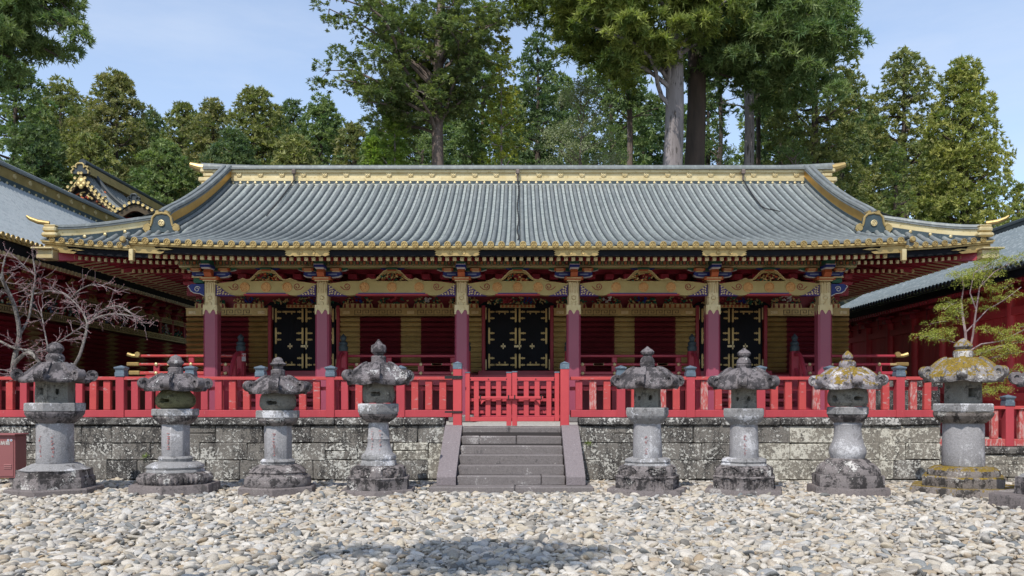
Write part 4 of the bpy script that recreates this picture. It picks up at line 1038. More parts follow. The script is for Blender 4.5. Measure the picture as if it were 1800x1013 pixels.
for s in (-1, 1):
    for i in range(18):
        x = 8.75+.165*i
        if x < 11.6: put('rafter', fa, RF, (s*x, 21.9, zz-.33+sz_(x)))
    for i in range(10): put('rafter', fb, RF, (s*(8.78+.165*i), 22.82, zz-.42))
    # side rafters, two tiers
    mb = MB(); mb.beam((s*11.65, 0, zz-.25), (s*9.2, 0, zz+.10), .11, .11, 0); mb.cbox((s*11.66, 0, zz-.25), (.07, .115, .115), .004, 1); mb.beam((s*11.6, 0, zz-.315), (s*11.0, 0, zz-.225), .112, .014, 1); r1 = mb.mesh('side_rafter', [M['maroon'], M['gold_pale']], (s*11.6, 0, zz-.25))
    mb = MB(); mb.beam((s*10.75, 0, zz-.36), (s*9.2, 0, zz-.10), .11, .11, 0); mb.cbox((s*10.76, 0, zz-.36), (.07, .115, .115), .004, 1); mb.beam((s*10.7, 0, zz-.425), (s*10.2, 0, zz-.342), .112, .014, 1); r2 = mb.mesh('side_rafter', [M['maroon'], M['gold_pale']], (s*10.7, 0, zz-.36))
    for i in range(34):
        y = 22.2+i*.36; put('side_rafter', r1, RF, (s*11.6, y, zz-.25))
        if y > 23: put('side_rafter', r2, RF, (s*10.7, y, zz-.36))
    mb = MB(); mb.grid(lambda u, v: (s*(11.9-2.7*u), 21.9+12.3*v, zz-.17+.36*u), 2, 2); mb.build('soffit', M['dark_red'], EV)
    mb = MB(); mb.grid(lambda u, v: (s*(8.7+3.1*u), 21.75+2.3*v, zz-.25+.33*v+sz_(8.7+3.1*u)*(1-v)), 6, 2); mb.build('soffit', M['dark_red'], EV)
mb = MB(); mb.grid(lambda u, v: (-8.62+17.24*u, 19.25+4.75*v, 4.872+.78*v+kz(-8.62+17.24*u)*(1-v)), 30, 2); mb.build('soffit', M['dark_red'], EV)
# painted purlin over the porch
PU = node('purlin', SH, (0, 21, 4.95))
mb = MB(); mb.box(-8.3, 8.3, 20.93, 21.15, 4.91, 5.05); mb.build('purlin_core', M['green'], PU)
mb = MB(); mb.box(-8.3, 8.3, 20.905, 21.17, 4.887, 4.909); mb.build('gold_line', M['gold_pale'], PU)
mb = MB(); mb.box(-8.3, 8.3, 20.92, 21.16, 4.866, 4.886); mb.build('green_line', M['green_line'], PU)
pm_ = []
for mc in ('orange', 'dark_red'):
    mb = MB(); mb.cbox((0, 0, 0), (.150, .03, .118), .006, 0); mb.cbox((0, -.012, 0), (.125, .02, .095), .004, 1); mb.lathe([(.042, 0), (.038, .008), (.03, .004), (0, .004)], 10, (0, -.022, 0), 2, 'y'); mb.lathe([(.018, 0), (.014, .01), (0, .01)], 8, (0, -.024, 0), 3, 'y')
    pm_.append(mb.mesh('painted_panel', [M['gold_dull'], M['green'], M[mc], M['gold_dull']]))
for i in range(104):
    x = -8.24+i*.16; put('painted_panel', pm_[i % 2], PU, (x, 20.92, 4.98))
# ------------------------------------------------------------------ porch pillars, beams, brackets
PXS = [-7.53, -4.79, -1.372, 1.372, 4.79, 7.53]
pw = .26
for i, x in enumerate(PXS):
    pn = node('pillar', SH, (x, 21, 1.1))
    mb = MB(); mb.cbox((x, 21.04, (1.08+3.86)/2), (.34, .34, 2.78), .045); mb.build('shaft', M['pillar'], pn)
    mb = MB(); mb.cbox((x, 21.03, 4.18), (.30, .30, .70), .035)
    for q in (-.085, -.03, .03, .085): mb.cbox((x+q, 20.875, 4.38), (.022, .03, .28), .006)
    mb.lathe([(.06, 0), (.05, .015), (.04, .006), (0, .01)], 12, (x, 20.88, 4.12), 0, 'y')
    mb.lathe([(.05, 0), (.04, .015), (0, .012)], 10, (x, 20.88, 3.98), 0, 'y')
    tee = [(x-.15, 3.95), (x-.15, 3.72), (x-.125, 3.80), (x-.09, 3.86), (x-.05, 3.80), (x, 3.72), (x+.05, 3.80), (x+.09, 3.86), (x+.125, 3.80), (x+.15, 3.72), (x+.15, 3.95)]
    mb.ext(tee, 'y', 20.86, 20.885); mb.ext([(21.03+(a-x), b2) for a, b2 in tee], 'x', x-.175, x+.175)
    mb.build('gold_sleeve', M['gold_pale'], pn)
    mb = MB(); mb.cbox((x, 21.04, 1.16), (.62, .62, .2), .04); mb.build('base_stone', M['step'], pn)
    # bracket set
    bs_ = node('bracket_set', SH, (x, 21, 4.55))
    mb = MB(); mb.cbox((x, 20.98, 4.545), (.34, .30, .03), .005, 1); mb.cbox((x, 20.96, 4.60), (.46, .34, .085), .015, 0); mb.cbox((x, 20.93, 4.60), (.36, .30, .03), .005, 1); mb.build('block', [M['orange'], M['gold_pale']], bs_)
    arm = [(-.46, 4.76), (-.46, 4.70), (-.40, 4.655), (-.28, 4.64), (.28, 4.64), (.40, 4.655), (.46, 4.70), (.46, 4.76)]
    mb = MB(); mb.ext([(x+a, b2) for a, b2 in arm], 'y', 20.93, 21.08, 0); mb.ext([(x+a*1.04, 4.64+(b2-4.66)*1.0) for a, b2 in arm[1:7]], 'y', 20.94, 21.07, 1); mb.box(x-.36, x-.15, 20.922, 20.93, 4.69, 4.72, 2); mb.box(x+.15, x+.36, 20.922, 20.93, 4.69, 4.72, 2); mb.build('arm', [M['blue'], M['white'], M['blue_pale']], bs_)
    for q in (-.34, .34):
        mb = MB(); mb.cbox((x+q, 20.98, 4.775), (.19, .22, .035), .006, 1); mb.cbox((x+q, 20.96, 4.82), (.27, .26, .065), .01, 0); mb.box(x+q-.09, x+q+.09, 20.822, 20.832, 4.808, 4.832, 1); mb.build('block', [M['orange'], M['gold_pale']], bs_)
    arm2 = [(-.60, 4.862), (-.60, 4.83), (-.52, 4.80), (-.40, 4.79), (.40, 4.79), (.52, 4.80), (.60, 4.83), (.60, 4.862)]
    mb = MB(); mb.ext([(x+a, b2) for a, b2 in arm2], 'y', 20.96, 21.06, 0); mb.ext([(x+a*1.03, b2-.008) for a, b2 in arm2[1:7]], 'y', 20.97, 21.05, 1); mb.build('arm', [M['green'], M['white']], bs_)
    mb = MB(); mb.ext([(20.9, 4.60), (20.74, 4.64), (20.66, 4.72), (20.70, 4.80), (20.9, 4.80)], 'x', x-.085, x+.085, 0); mb.build('nose', M['orange'], bs_)
    mb = MB(); mb.cbox((x, 20.72, 4.96), (.20, .42, .12), .008, 1); mb.cbox((x, 20.73, 4.86), (.24, .40, .07), .008, 0); mb.cbox((x, 20.74, 4.815), (.20, .36, .03), .005, 2); mb.box(x-.12, x+.12, 20.5, 20.535, 4.885, 4.897, 2); mb.build('nose', [M['blue'], M['green'], M['white']], bs_)
    mb = MB(); mb.beam((x, 21.2, 4.35), (x, 23.9, 4.75), .2, .26); mb.build('tie_beam', M['maroon'], SH)
spiral = lambda cx_, cz, r, d, a0, turns=1.35, n=18, y=20.885: [(cx_+d*r*(1-.72*i/n)*math.cos(a0+turns*2*PI*i/n), y, cz+r*(1-.72*i/n)*math.sin(a0+turns*2*PI*i/n)) for i in range(n+1)]
mb = MB(); mb.lathe([(.120, 0), (.120, .022), (.100, .026), (.096, .010)], 20, (0,0,0), 0, 'y'); mb.lathe([(.097, .009), (0, .0095)], 20, (0,0,0), 1, 'y'); mb.lathe([(.04, .009), (.036, .022), (0, .024)], 10, (0,0,0), 0, 'y')
for k in range(6): a = k*PI/3; mb.lathe([(.02, .008), (.014, .02), (0, .02)], 6, (.074*math.cos(a), 0, .074*math.sin(a)), 0, 'y')
crest = mb.mesh('crest', [M['crest_gold'], M['recess']])
for i in range(5):
    xa, xb = PXS[i]+.15, PXS[i+1]-.15; L = xb-xa; xm = (xa+xb)/2
    bp = node('rainbow_beam', SH, (xm, 21, 4.2))
    top = [(xb, 4.47), (xb-.35, 4.52), (xb-.6, 4.535), (xa+.6, 4.535), (xa+.35, 4.52), (xa, 4.47)]
    bot = [(xa, 4.20), (xa+.55, 4.185), (xa+.66, 4.20), (xa+.74, 4.235), (xb-.74, 4.235), (xb-.66, 4.20), (xb-.55, 4.185), (xb, 4.20)]
    mb = MB(); mb.ext(bot+top, 'y', 20.89, 21.10); mb.build('beam', M['gold_koryo'], bp)
    mb = MB(); mb.box(xa+.74, xb-.74, 20.875, 21.1, 4.222, 4.246); mb.build('blue_line', M['blue'], bp)
    mb = MB(); mb.box(xa+.68, xb-.68, 20.87, 21.1, 4.19, 4.221); mb.build('red_line', M['red'], bp)
    for s, xe in ((1, xa), (-1, xb)):
        mb = MB(); mb.tube(spiral(xe+s*.46, 4.40, .085, s, -PI/2), .0095, 6); mb.tube([(xe+s*.46, 20.885, 4.315), (xe+s*.38, 20.885, 4.33), (xe+s*.30, 20.885, 4.40)], .009, 6); mb.build('scroll_line', M['dark_red'], bp)
        mb = MB(); mb.ext([(xe, 4.17), (xe+s*.46, 4.17), (xe+s*.36, 4.20), (xe+s*.22, 4.28), (xe+s*.08, 4.40), (xe, 4.44)], 'y', 20.86, 21.0)
        sp_ = mb.build('spandrel', M['purple'], bp)
        mb = MB(); rg = random.Random(i*2+(s > 0))
        for (q, z) in ((.04, .04), (.10, .05), (.17, .04), (.24, .035), (.31, .03), (.05, .10), (.11, .11), (.18, .085), (.05, .16), (.10, .17), (.04, .215)):
            mb.cbox((xe+s*q, 20.857, 4.175+z), (.036, .012, .036), .008, 0, Matrix.Rotation(rg.uniform(0, 1.5), 3, 'Y')); mb.cbox((xe+s*(q+.02), 20.858, 4.175+z+.018), (.05, .01, .012), .003, 0, Matrix.Rotation(rg.uniform(-1, 1), 3, 'Y'))
        mb.build('flower_carving', M['gold_pale'], sp_)
    sp3 = .67 if L > 2.9 else .52
    if i == 2: sp3 = .50
    for k in (-1, 0, 1): put('crest', crest, bp, (xm+k*sp3, 20.888, 4.385))
    # frog-leg strut
    fl = node('frog_leg_strut', SH, (xm, 21, 4.54))
    oo = [(-.78, 0), (-.66, .035), (-.58, .075), (-.50, .04), (-.40, .05), (-.30, .15), (-.20, .25), (-.08, .29), (.08, .29), (.20, .25), (.30, .15), (.40, .05), (.50, .04), (.58, .075), (.66, .035), (.78, 0), (.42, 0), (.32, .05), (.22, .16), (.12, .20), (-.12, .20), (-.22, .16), (-.32, .05), (-.42, 0)]
    mb = MB(); mb.ext([(xm+a, 4.537+b2) for a, b2 in oo], 'y', 20.92, 21.02); mb.build('arch', M['gold_koryo'], fl)
    mb = MB(); mb.tube([(xm+a, 20.915, 4.537+b2) for a, b2 in oo[:16]], .011, 6); mb.build('edge_line', M['gold_pale'], fl)
    mb = MB(); rg = random.Random(40+i)
    for k in range(46):
        a = rg.uniform(-.27, .27); z = rg.uniform(.0, .19-.30*max(0, abs(a)-.12)); mb.cbox((xm+a, 20.95+rg.uniform(-.03, .03), 4.55+z), (rg.uniform(.03, .08), .06, rg.uniform(.02, .045)), .01, rg.randrange(4), Euler((0, rg.uniform(-1.2, 1.2), rg.uniform(-.4, .4))).to_matrix())
    mb.build('carving', [M['gold_dull'], M['orange'], M['green'], M['gold']], fl)
    mb = MB(); mb.cbox((xm, 20.95, 4.80), (.22, .2, .03), .005, 1); mb.ext([(xm-.30, 4.862), (xm-.28, 4.845), (xm-.20, 4.82), (xm+.20, 4.82), (xm+.28, 4.845), (xm+.30, 4.862)], 'y', 20.96, 21.05, 0); mb.cbox((xm, 20.93, 4.838), (.27, .2, .04), .006, 2); mb.build('block', [M['blue'], M['orange'], M['green']], fl)
# end noses, blue with a white curl
for s in (-1, 1):
    x = s*(7.53+.16); out = [(0, .27), (.30, .27), (.37, .24), (.40, .20), (.36, .16), (.33, .10), (.25, .05), (.10, .03), (0, -.03)]
    mb = MB(); mb.ext([(x+s*a, 4.20+b2) for a, b2 in out], 'y', 20.93, 21.1, 0); nb = mb.build('beam_nose', M['blue'], SH)
    mb = MB(); mb.tube(spiral(x+s*.17, 4.34, .075, -s, 0.3, 1.3, y=20.925), .012, 6); mb.tube([(x+s*a, 20.925, 4.20+b2) for a, b2 in out[2:]], .012, 6); mb.build('white_curl', M['white'], nb)
    mb = MB(); mb.cbox((x+s*.13, 20.98, 4.55), (.24, .22, .12), .02); mb.cbox((x+s*.13, 20.90, 4.62), (.26, .24, .03), .006, 1); mb.build('block', [M['green'], M['gold_pale']], SH)
# ------------------------------------------------------------------ body: walls, frieze, logs, doors
mb = MB(); mb.box(-9.1, 9.1, 24.12, 33.5, 1.5, 5.55); mb.build('wall', M['dark_red'], SH)
mb = MB(); mb.box(-9.3, 9.3, 23.98, 24.2, 4.56, 5.6); mb.build('upper_wall', M['maroon'], SH)
for i in range(37):
    x = -9.0+i*.5; mb = MB(); mb.cbox((x, 23.85, 4.66), (.20, .24, .12), .02); mb.cbox((x, 23.7, 4.84), (.42, .5, .10), .02); mb.cbox((x, 23.5, 5.0), (.24, .6, .14), .02); mb.build('bracket_block', M['maroon'], SH, (x, 23.9, 4.6))
mb = MB(); mb.box(-9.3, 9.3, 23.4, 23.6, 5.1, 5.25); mb.build('eave_purlin', M['maroon'], SH)
DRX = [-5.98, 0, 5.98]
PAN = [(-9.15, -6.98), (-4.97, -1.01), (1.01, 4.97), (6.98, 9.15)]
ZL0, ZL1 = 2.40, 3.965; NLg = 11; ph = (ZL1-ZL0)/NLg
for pi, (xa, xb) in enumerate(PAN):
    if pi in (1, 2): g = [(xa, xa+.55), ((xa+xb)/2-.28, (xa+xb)/2+.28), (xb-.55, xb)]
    elif pi == 0: g = [(xa-.05, xa+.52), (xb-.55, xb)]
    else: g = [(xa, xa+.55), (xb-.52, xb+.05)]
    lo = xa-(.12 if pi == 0 else 0); hi = xb+(.12 if pi == 3 else 0)
    mb = MB()
    ed = sorted(set([lo, hi]+[q for a in g for q in a])); ed = [q for q in ed if lo-1e-6 <= q <= hi+1e-6]
    if pi == 0: ed = [lo]+[q for q in ed if q > xa+.1]
    if pi == 3: ed = [q for q in ed if q < xb-.1]+[hi]
    for a, b2 in zip(ed, ed[1:]):
        mid = (a+b2)/2; gold = any(p-.06 <= mid <= q+.06 for p, q in g)
        # apex line pulled in where the painted ends meet, so ends read as points
        pts_ = [(24.10, -ph/2+.006), (23.93, -ph/2+.010), (23.84, .012), (23.93, ph/2-.008), (24.10, ph/2-.006)]
        mb.ext(pts_, 'x', a, b2, 0 if gold else 1)
    for xe, d in ((lo, -1), (hi, 1)):
        mb.add([(xe, 24.10, -ph/2+.004), (xe, 23.88, 0), (xe, 24.10, ph/2-.004), (xe+d*.09, 24.05, 0)], [(0, 1, 3), (1, 2, 3)], 2)
    lg = mb.mesh('log', [M['gold'] if pi in (0, 3) else M['gold_dull'], M['log_red'], M['gold_pale'] if 0 else M['maroon']], ((xa+xb)/2, 24, 0))
    lw = node('log_wall', SH, ((xa+xb)/2, 24, ZL0))
    for k in range(NLg): put('log', lg, lw, ((xa+xb)/2, 24, ZL0+ph*(k+.5)))
    # gold beam with meander inlay
    fx0 = xa-(.12 if pi == 0 else .0); fx1 = xb+(.12 if pi == 3 else 0)
    mb = MB(); mb.cbox(((fx0+fx1)/2, 23.95, 4.078), (fx1-fx0, .24, .215), .012); mb.box(fx0-.01, fx1+.01, 23.82, 24.05, 4.17, 4.195); fbm = mb.build('fret_beam', M['gold'], SH)
    mb = MB(); u = .21; sub = [(fx0+.42, (fx0+fx1)/2-.2), ((fx0+fx1)/2+.2, fx1-.42)] if pi in (1, 2) else [(fx0+.45, fx1-.45)]
    def ln(x0, z0, x1, z1):
        mb.box(min(x0, x1)-.0065, max(x0, x1)+.0065, 23.822, 23.832, min(z0, z1)-.0065, max(z0, z1)+.0065)
    for a, b2 in sub:
        nn = max(1, int((b2-a)/u)); uu = (b2-a)/nn; zb_, zt_ = 4.003, 4.138; mz = (zb_+zt_)/2
        for k in range(nn):
            X = a+k*uu
            ln(X, zb_, X, zt_); ln(X, zt_, X+uu*.72, zt_); ln(X+uu*.72, zt_, X+uu*.72, mz-.015); ln(X+uu*.36, mz-.015, X+uu*.72, mz-.015); ln(X+uu*.36, mz-.015, X+uu*.36, mz+.03); ln(X, zb_, X+uu, zb_)
    mb.build('meander_inlay', M['dark'], fbm)
    mb = MB()
    for xq in ([(fx0+.18), (fx1-.18)]+([(fx0+fx1)/2] if pi in (1, 2) else [])): mb.cbox((xq, 23.826, 4.07), (.20, .016, .09), .006); mb.lathe([(.035, 0), (.03, .014), (0, .016)], 10, (xq, 23.82, 4.07), 0, 'y')
    mb.build('beam_plate', M['gold_pale'], fbm)
    # carved frieze panels
    ks = 4 if pi in (1, 2) else 2
    for k in range(ks):
        xc = xa+(xb-xa)*(k+.5)/ks; fr_ = node('frieze_panel', SH, (xc, 23.9, 4.2)); rg = random.Random(pi*10+k); wd = min(.86, (xb-xa)/ks*.86)
        mb = MB(); mb.ext([(xc-wd/2, 4.2), (xc+wd/2, 4.2), (xc+wd/2-.03, 4.32), (xc-wd/2+.03, 4.32)], 'y', 23.86, 23.96, 0)
        for q in range(6):
            for z in (4.23, 4.28): mb.lathe([(.034, 0), (.026, .012), (.02, .004), (0, .004)], 6, (xc-wd*.42+wd*.168*q, 23.86, z), 1, 'y')
        mb.build('scale_base', [M['gold_dull'], M['orange'] if k % 2 else M['dark_red']], fr_)
        mb = MB(); fc_ = [5, 6, 7][(pi+k) % 3]
        for q in range(40):
            a = rg.uniform(-wd/2, wd/2)*.95; h = .20*(1-(abs(a)/(wd/2))**2*.6); z = rg.uniform(.0, h); cen = abs(a) < .12 and z > .03
            mb.cbox((xc+a, 23.9+rg.uniform(-.03, .03), 4.33+z), (rg.uniform(.04, .09), .06, rg.uniform(.025, .05)), .012, fc_-3 if cen else rg.randrange(2), Euler((0, rg.uniform(-1.4, 1.4), rg.uniform(-.5, .5))).to_matrix())
        mb.build('flower_carving', [M['green'], M['gold_dull'], M['white'], M['blue'], M['red']], fr_)
for xd in DRX:
    dw = node('doorway', SH, (xd, 24, 2.4))
    for s in (-1, 1):
        mb = MB(); mb.cbox((xd+s*.955, 23.98, 3.34), (.10, .26, 1.86), .01); mb.build('jamb', M['dark_red'], dw)
        mb = MB(); mb.cbox((xd+s*.90, 23.94, 4.05), (.06, .03, .34), .008); mb.cbox((xd+s*.90, 23.94, 2.62), (.06, .03, .30), .008); mb.build('jamb_plate', M['gold_pale'], dw)
    mb = MB(); mb.box(-.9+xd, .9+xd, 24.02, 24.1, 2.4, 4.3); mb.build('back', M['black'], dw)
    mb = MB(); mb.cbox((xd, 23.92, 2.37), (2.2, .36, .14), .01); mb.build('sill', M['maroon'], dw)
    mb = MB(); mb.ext([(xd-1.12, 4.22), (xd-.95, 4.36), (xd-.55, 4.42), (xd-.5, 4.25), (xd+.5, 4.25), (xd+.55, 4.42), (xd+.95, 4.36), (xd+1.12, 4.22)], 'y', 23.87, 24.02); mb.build('lintel', M['black'], dw)
    mb = MB(); rg = random.Random(int(xd*10)+99)
    mb.cbox((xd, 23.86, 4.245), (.98, .04, .085), .01, 1)
    for q in range(9): mb.lathe([(.035, 0), (.025, .014), (.02, .005), (0, .005)], 8, (xd-.42+.105*q, 23.84, 4.245), 2, 'y')
    for q in range(110):
        a = rg.uniform(-.85, .85); h = .20*(1-abs(a)*.55); z = rg.uniform(0, h); cc = 4 if abs(a-.28) < .12 and z > .03 else (3 if abs(a+.28) < .12 and z > .03 else rg.randrange(2))
        mb.cbox((xd+a, 23.84+rg.uniform(-.02, .03), 4.31+z), (rg.uniform(.04, .09), .06, rg.uniform(.02, .045)), .01, cc, Euler((0, rg.uniform(-1.4, 1.4), 0)).to_matrix())
    mb.build('lintel_carving', [M['green'], M['gold_dull'], M['orange'], M['red'], M['blue']], dw)
    for s in (-1, 1):
        xi, xo = xd+s*.012, xd+s*.86; xm = (xi+xo)/2
        lf = node('door_leaf', SH, (xm, 23.97, 2.44))
        mb = MB(); mb.cbox((xm, 23.975, 3.345), (abs(xo-xi), .06, 1.80), .006)
        for q in range(5): mb.box(xi+(xo-xi)*(q+.5)/5-.004, xi+(xo-xi)*(q+.5)/5+.004, 23.941, 23.95, 2.5, 4.2)
        mb.build('leaf_panel', M['black'], lf)
        def knob(mb, x, z, r=.024): mb.lathe([(r, 0), (r*.8, .012), (0, .014)], 8, (x, 23.935, z), 0, 'y')
        def fit(name, x, z0, z1, d, zs2, ln_):
            mb = MB(); mb.box(x-.026, x+.026, 23.93, 23.945, z0, z1); knob(mb, x, z0, .03); knob(mb, x, z1, .03)
            for z in zs2: mb.box(min(x, x+d*ln_), max(x, x+d*ln_), 23.928, 23.945, z-.021, z+.021); knob(mb, x+d*ln_, z, .027); knob(mb, x+d*(ln_-.05), z+.016, .02); knob(mb, x+d*(ln_-.05), z-.016, .02)
            mb.build(name, M['gold'], lf)
        xo2 = xd+s*.80; xi2 = xd+s*.055
        for (z0, z1, zz2) in ((3.83, 4.17, (4.10, 3.92)), (3.22, 3.63, (3.50, 3.32)), (2.54, 2.90, (2.80, 2.61))):
            fit('hinge_strap', xo2, z0, z1, -s, zz2, .13); fit('hinge_strap', xi2, z0, z1, s, zz2, .13 if z0 != 3.22 else .15)
        mb = MB(); mb.box(min(xm-.15, xm+.15)-.0, xm+.15, 23.93, 23.945, 4.08, 4.125); [knob(mb, xm+q, 4.1, .03) for q in (-.16, .16)]; [knob(mb, xm+q, 4.06, .024) for q in (-.08, .08)]; [mb.box(xm+q-.012, xm+q+.012, 23.932, 23.945, 4.03, 4.09) for q in (-.08, .08)]; mb.build('gold_mount', M['gold'], lf)
        mb = MB(); mb.box(xm-.15, xm+.15, 23.93, 23.945, 2.59, 2.64); [knob(mb, xm+q, 2.615, .03) for q in (-.16, .16)]; [knob(mb, xm+q, 2.68, .026) for q in (-.08, .08)]; [mb.box(xm+q-.015, xm+q+.015, 23.932, 23.945, 2.63, 2.69) for q in (-.08, .08)]; mb.build('gold_mount', M['gold'], lf)
        mb = MB(); mb.box(xm-s*.03-.065, xm-s*.03+.065, 23.93, 23.945, 3.11, 3.16); mb.box(xm-s*.03-.014, xm-s*.03+.014, 23.93, 23.945, 3.06, 3.21); mb.build('lock_plate', M['gold_pale'], lf)
        if s > 0:
            mb = MB(); mb.box(xd-.10, xd+.10, 23.915, 23.93, 3.105, 3.165); mb.box(xd+.035, xd+.065, 23.915, 23.93, 3.05, 3.28); mb.build('door_bolt', M['gold_pale'], lf)
# ------------------------------------------------------------------ veranda, rails, stairs
VR = node('veranda', SH, (0, 22.8, 2.3))
mb = MB(); mb.box(-9.9, 9.9, 22.7, 24.0, 2.19, 2.29); mb.build('floor_deck', M['maroon'], VR)
mb = MB(); mb.box(-9.8, 9.8, 22.75, 22.9, 2.02, 2.185); mb.build('edge_beam', M['maroon'], VR)
for i in range(12):
    x = -9.6+i*19.2/11; mb = MB(); mb.cbox((x, 22.95, 1.55), (.2, .2, 1.0), .01); mb.build('support_post', M['dark_red'], VR)
mb = MB(); mb.box(-9.6, 9.6, 23.6, 23.7, 1.08, 2.19); mb.build('back_board', M['dark_red'], VR)
RL = [(-10.1, -7.32), (-4.72, -1.3), (1.3, 4.72), (7.32, 10.1)]
mb = MB(); mb.lathe([(.048, 0), (.042, .02), (.02, .034), (0, .036)], 12, (0,0,0), 0, 'y'); btn = mb.mesh('stud', [M['gold_pale']])
for ri, (xa, xb) in enumerate(RL):
    rl = node('railing', SH, ((xa+xb)/2, 22.78, 2.3))
    for nm, z, rr in (('hand_rail', 2.80, .034), ('mid_rail', 2.575, .034), ('base_rail', 2.34, .045)):
        mb = MB(); mb.cbox(((xa+xb)/2, 22.78, z), (xb-xa, .075, rr*2), .018); mb.build(nm, M['red_rail'] if ri in (0,) else M['maroon'], rl)
    nn = max(2, round((xb-xa)/.86)); 
    for k in range(nn):
        x = xa+(xb-xa)*(k+.5)/nn
        mb = MB(); mb.cbox((x, 22.79, 2.46), (.16, .06, .23), .006); mb.build('strut', M['maroon'], rl)
        if k % 2: mb = MB(); mb.cbox((x, 22.79, 2.69), (.15, .06, .16), .02); mb.build('strut', M['maroon'], rl)
        put('stud', btn, rl, (x, 22.74, 2.575)); put('stud', btn, rl, (x, 22.73, 2.34))
        mb = MB(); mb.cbox((x+.43*(-1)**k, 22.742, 2.575), (.28, .014, .06), .01); mb.build('rail_plate', M['gold_pale'], rl)
    for s in (-1, 1):
        if (ri == 0 and s < 0) or (ri == 3 and s > 0):
            xe = xa if s < 0 else xb
            mb = MB(); mb.tube([(xe, 22.78, 2.80), (xe+s*.18, 22.76, 2.81), (xe+s*.30, 22.74, 2.85)], [.045, .05, .055], 8); mb.lathe([(.07, -.03), (.07, .05)], 12, (xe+s*.02, 22.74, 2.84), 0, 'y'); mb.build('rail_finial', M['gold'], rl)
            mb = MB(); mb.cbox((xe+s*.16, 22.77, 2.58), (.34, .09, .10), .02); mb.cbox((xe+s*.12, 22.77, 2.35), (.3, .10, .11), .02); mb.build('rail_finial', M['gold'], rl)
for xd in DRX:
    st = node('door_stair', SH, (xd, 22.3, 1.1))
    for k in range(5):
        mb = MB(); mb.cbox((xd, 21.75+.2*k, 1.2+.21*k), (2.5, .24, .08), .008); mb.build('tread', M['maroon'], st)
        mb = MB(); mb.box(xd-1.22, xd+1.22, 21.80+.2*k, 21.83+.2*k, 1.08+.21*k if k else 1.08, 1.17+.21*k); mb.build('riser', M['dark_red'], st)
    for s in (-1, 1):
        x = xd+s*1.36
        mb = MB(); mb.cbox((x, 22.62, 2.0), (.22, .22, 1.84), .02); np_ = mb.build('newel_post', M['maroon'], st)
        mb = MB(); mb.lathe([(.12, 2.92), (.125, 3.04), (.10, 3.06), (.10, 3.08), (.12, 3.10), (.115, 3.14), (.08, 3.17), (.06, 3.19), (.075, 3.23), (.09, 3.27), (.075, 3.31), (.035, 3.345), (.01, 3.38), (0, 3.385)], 16, (x, 22.62, 0)); mb.build('onion_finial', M['band_dark'], np_)
        crv = [(22.58, 2.84), (22.35, 2.84), (22.15, 2.76), (22.0, 2.6), (21.85, 2.38), (21.7, 2.14)]
        mb = MB(); mb.tube([(x+s*.0, a, b2) for a, b2 in crv], .06, 8); mb.beam((x, 22.55, 2.45), (x, 21.72, 1.75), .07, .09); mb.cbox((x, 22.15, 2.45), (.07, .12, .5), .01); mb.build('stair_rail', M['maroon'], st)
        mb = MB(); mb.cbox((x, 21.68, 1.65), (.2, .2, 1.14), .02); mb.build('newel_post', M['maroon'], st)
# roof chains, notice
def chain(label, pts_):
    t = thing('roof_chain', label, 'chain', pts_[0])
    mb = MB(); L = 0; P_ = [Vector(p) for p in pts_]
    k = 0
    for a, b2 in zip(P_, P_[1:]):
        d = (b2-a).length; n_ = max(1, int(d/.10))
        for i in range(n_):
            p = a+(b2-a)*(i/n_); q = a+(b2-a)*((i+.95)/n_); mb.beam(p, q, .042 if k % 2 else .022, .022 if k % 2 else .042, 0, .008); k += 1
    mb.build('links', M['iron'], t)
    mb = MB(); a = P_[0]; mb.cbox((a.x, a.y-.03, a.z+.26), (.12, .10, .16), .02); mb.beam((a.x, a.y-.02, a.z+.25), (a.x, a.y+.02, a.z-.02), .05, .05, 0, .01); mb.build('hook', M['bark_brown'], t)
def rz_(px0, py, D): return (PX(px0, D), D, 0)
def roofp(x, D): return (x, D, zk(x, D)+.10)
chain('long chain lying straight down the middle of the grey roof', [(0.0, 27.62, 8.75)]+[roofp(.01+.02*math.sin(i), 27.4-i*.48) for i in range(17)])
chain('chain slanting down the left side of the grey roof', [(-7.24, 27.62, 8.75)]+[roofp(-7.24+.012*i*i*.1, 27.4-i*.3) for i in range(12)])
chain('curling chain on the right side of the grey roof', [(7.30, 27.62, 8.75)]+[roofp(7.30-.02*i, 27.4-i*.38) for i in range(7)]+[roofp(7.22+.12*i, 24.95-.12*i) for i in range(4)])
tg = thing('notice', 'small red and white notice fixed beside the left stair post', 'sign', (PX(428.5, 22.45), 22.45, 2.6))
mb = MB(); mb.cbox((PX(428.5, 22.45), 22.45, PZ(628.5, 22.45)), (.105, .012, .20), .003, 0); mb.box(PX(425.2, 22.45), PX(431.8, 22.45), 22.438, 22.443, PZ(627, 22.45), PZ(623.3, 22.45), 1); mb.lathe([(.016, 0), (.016, .003)], 10, (PX(428.5, 22.45), 22.437, PZ(625.2, 22.45)), 0, 'y')
for k in range(3): mb.box(PX(426, 22.45), PX(431, 22.45)-.02*(k % 2), 22.441, 22.443, PZ(629+1.6*k, 22.45)-.008, PZ(629+1.6*k, 22.45), 2)
mb.build('board', [M['white'], M['red'], M['blue_pale']], tg)
mb = MB(); mb.box(PX(424.6, 22.45)-.03, PX(424.6, 22.45), 22.46, 22.5, 1.1, 2.86); mb.build('stake', M['maroon'], tg)
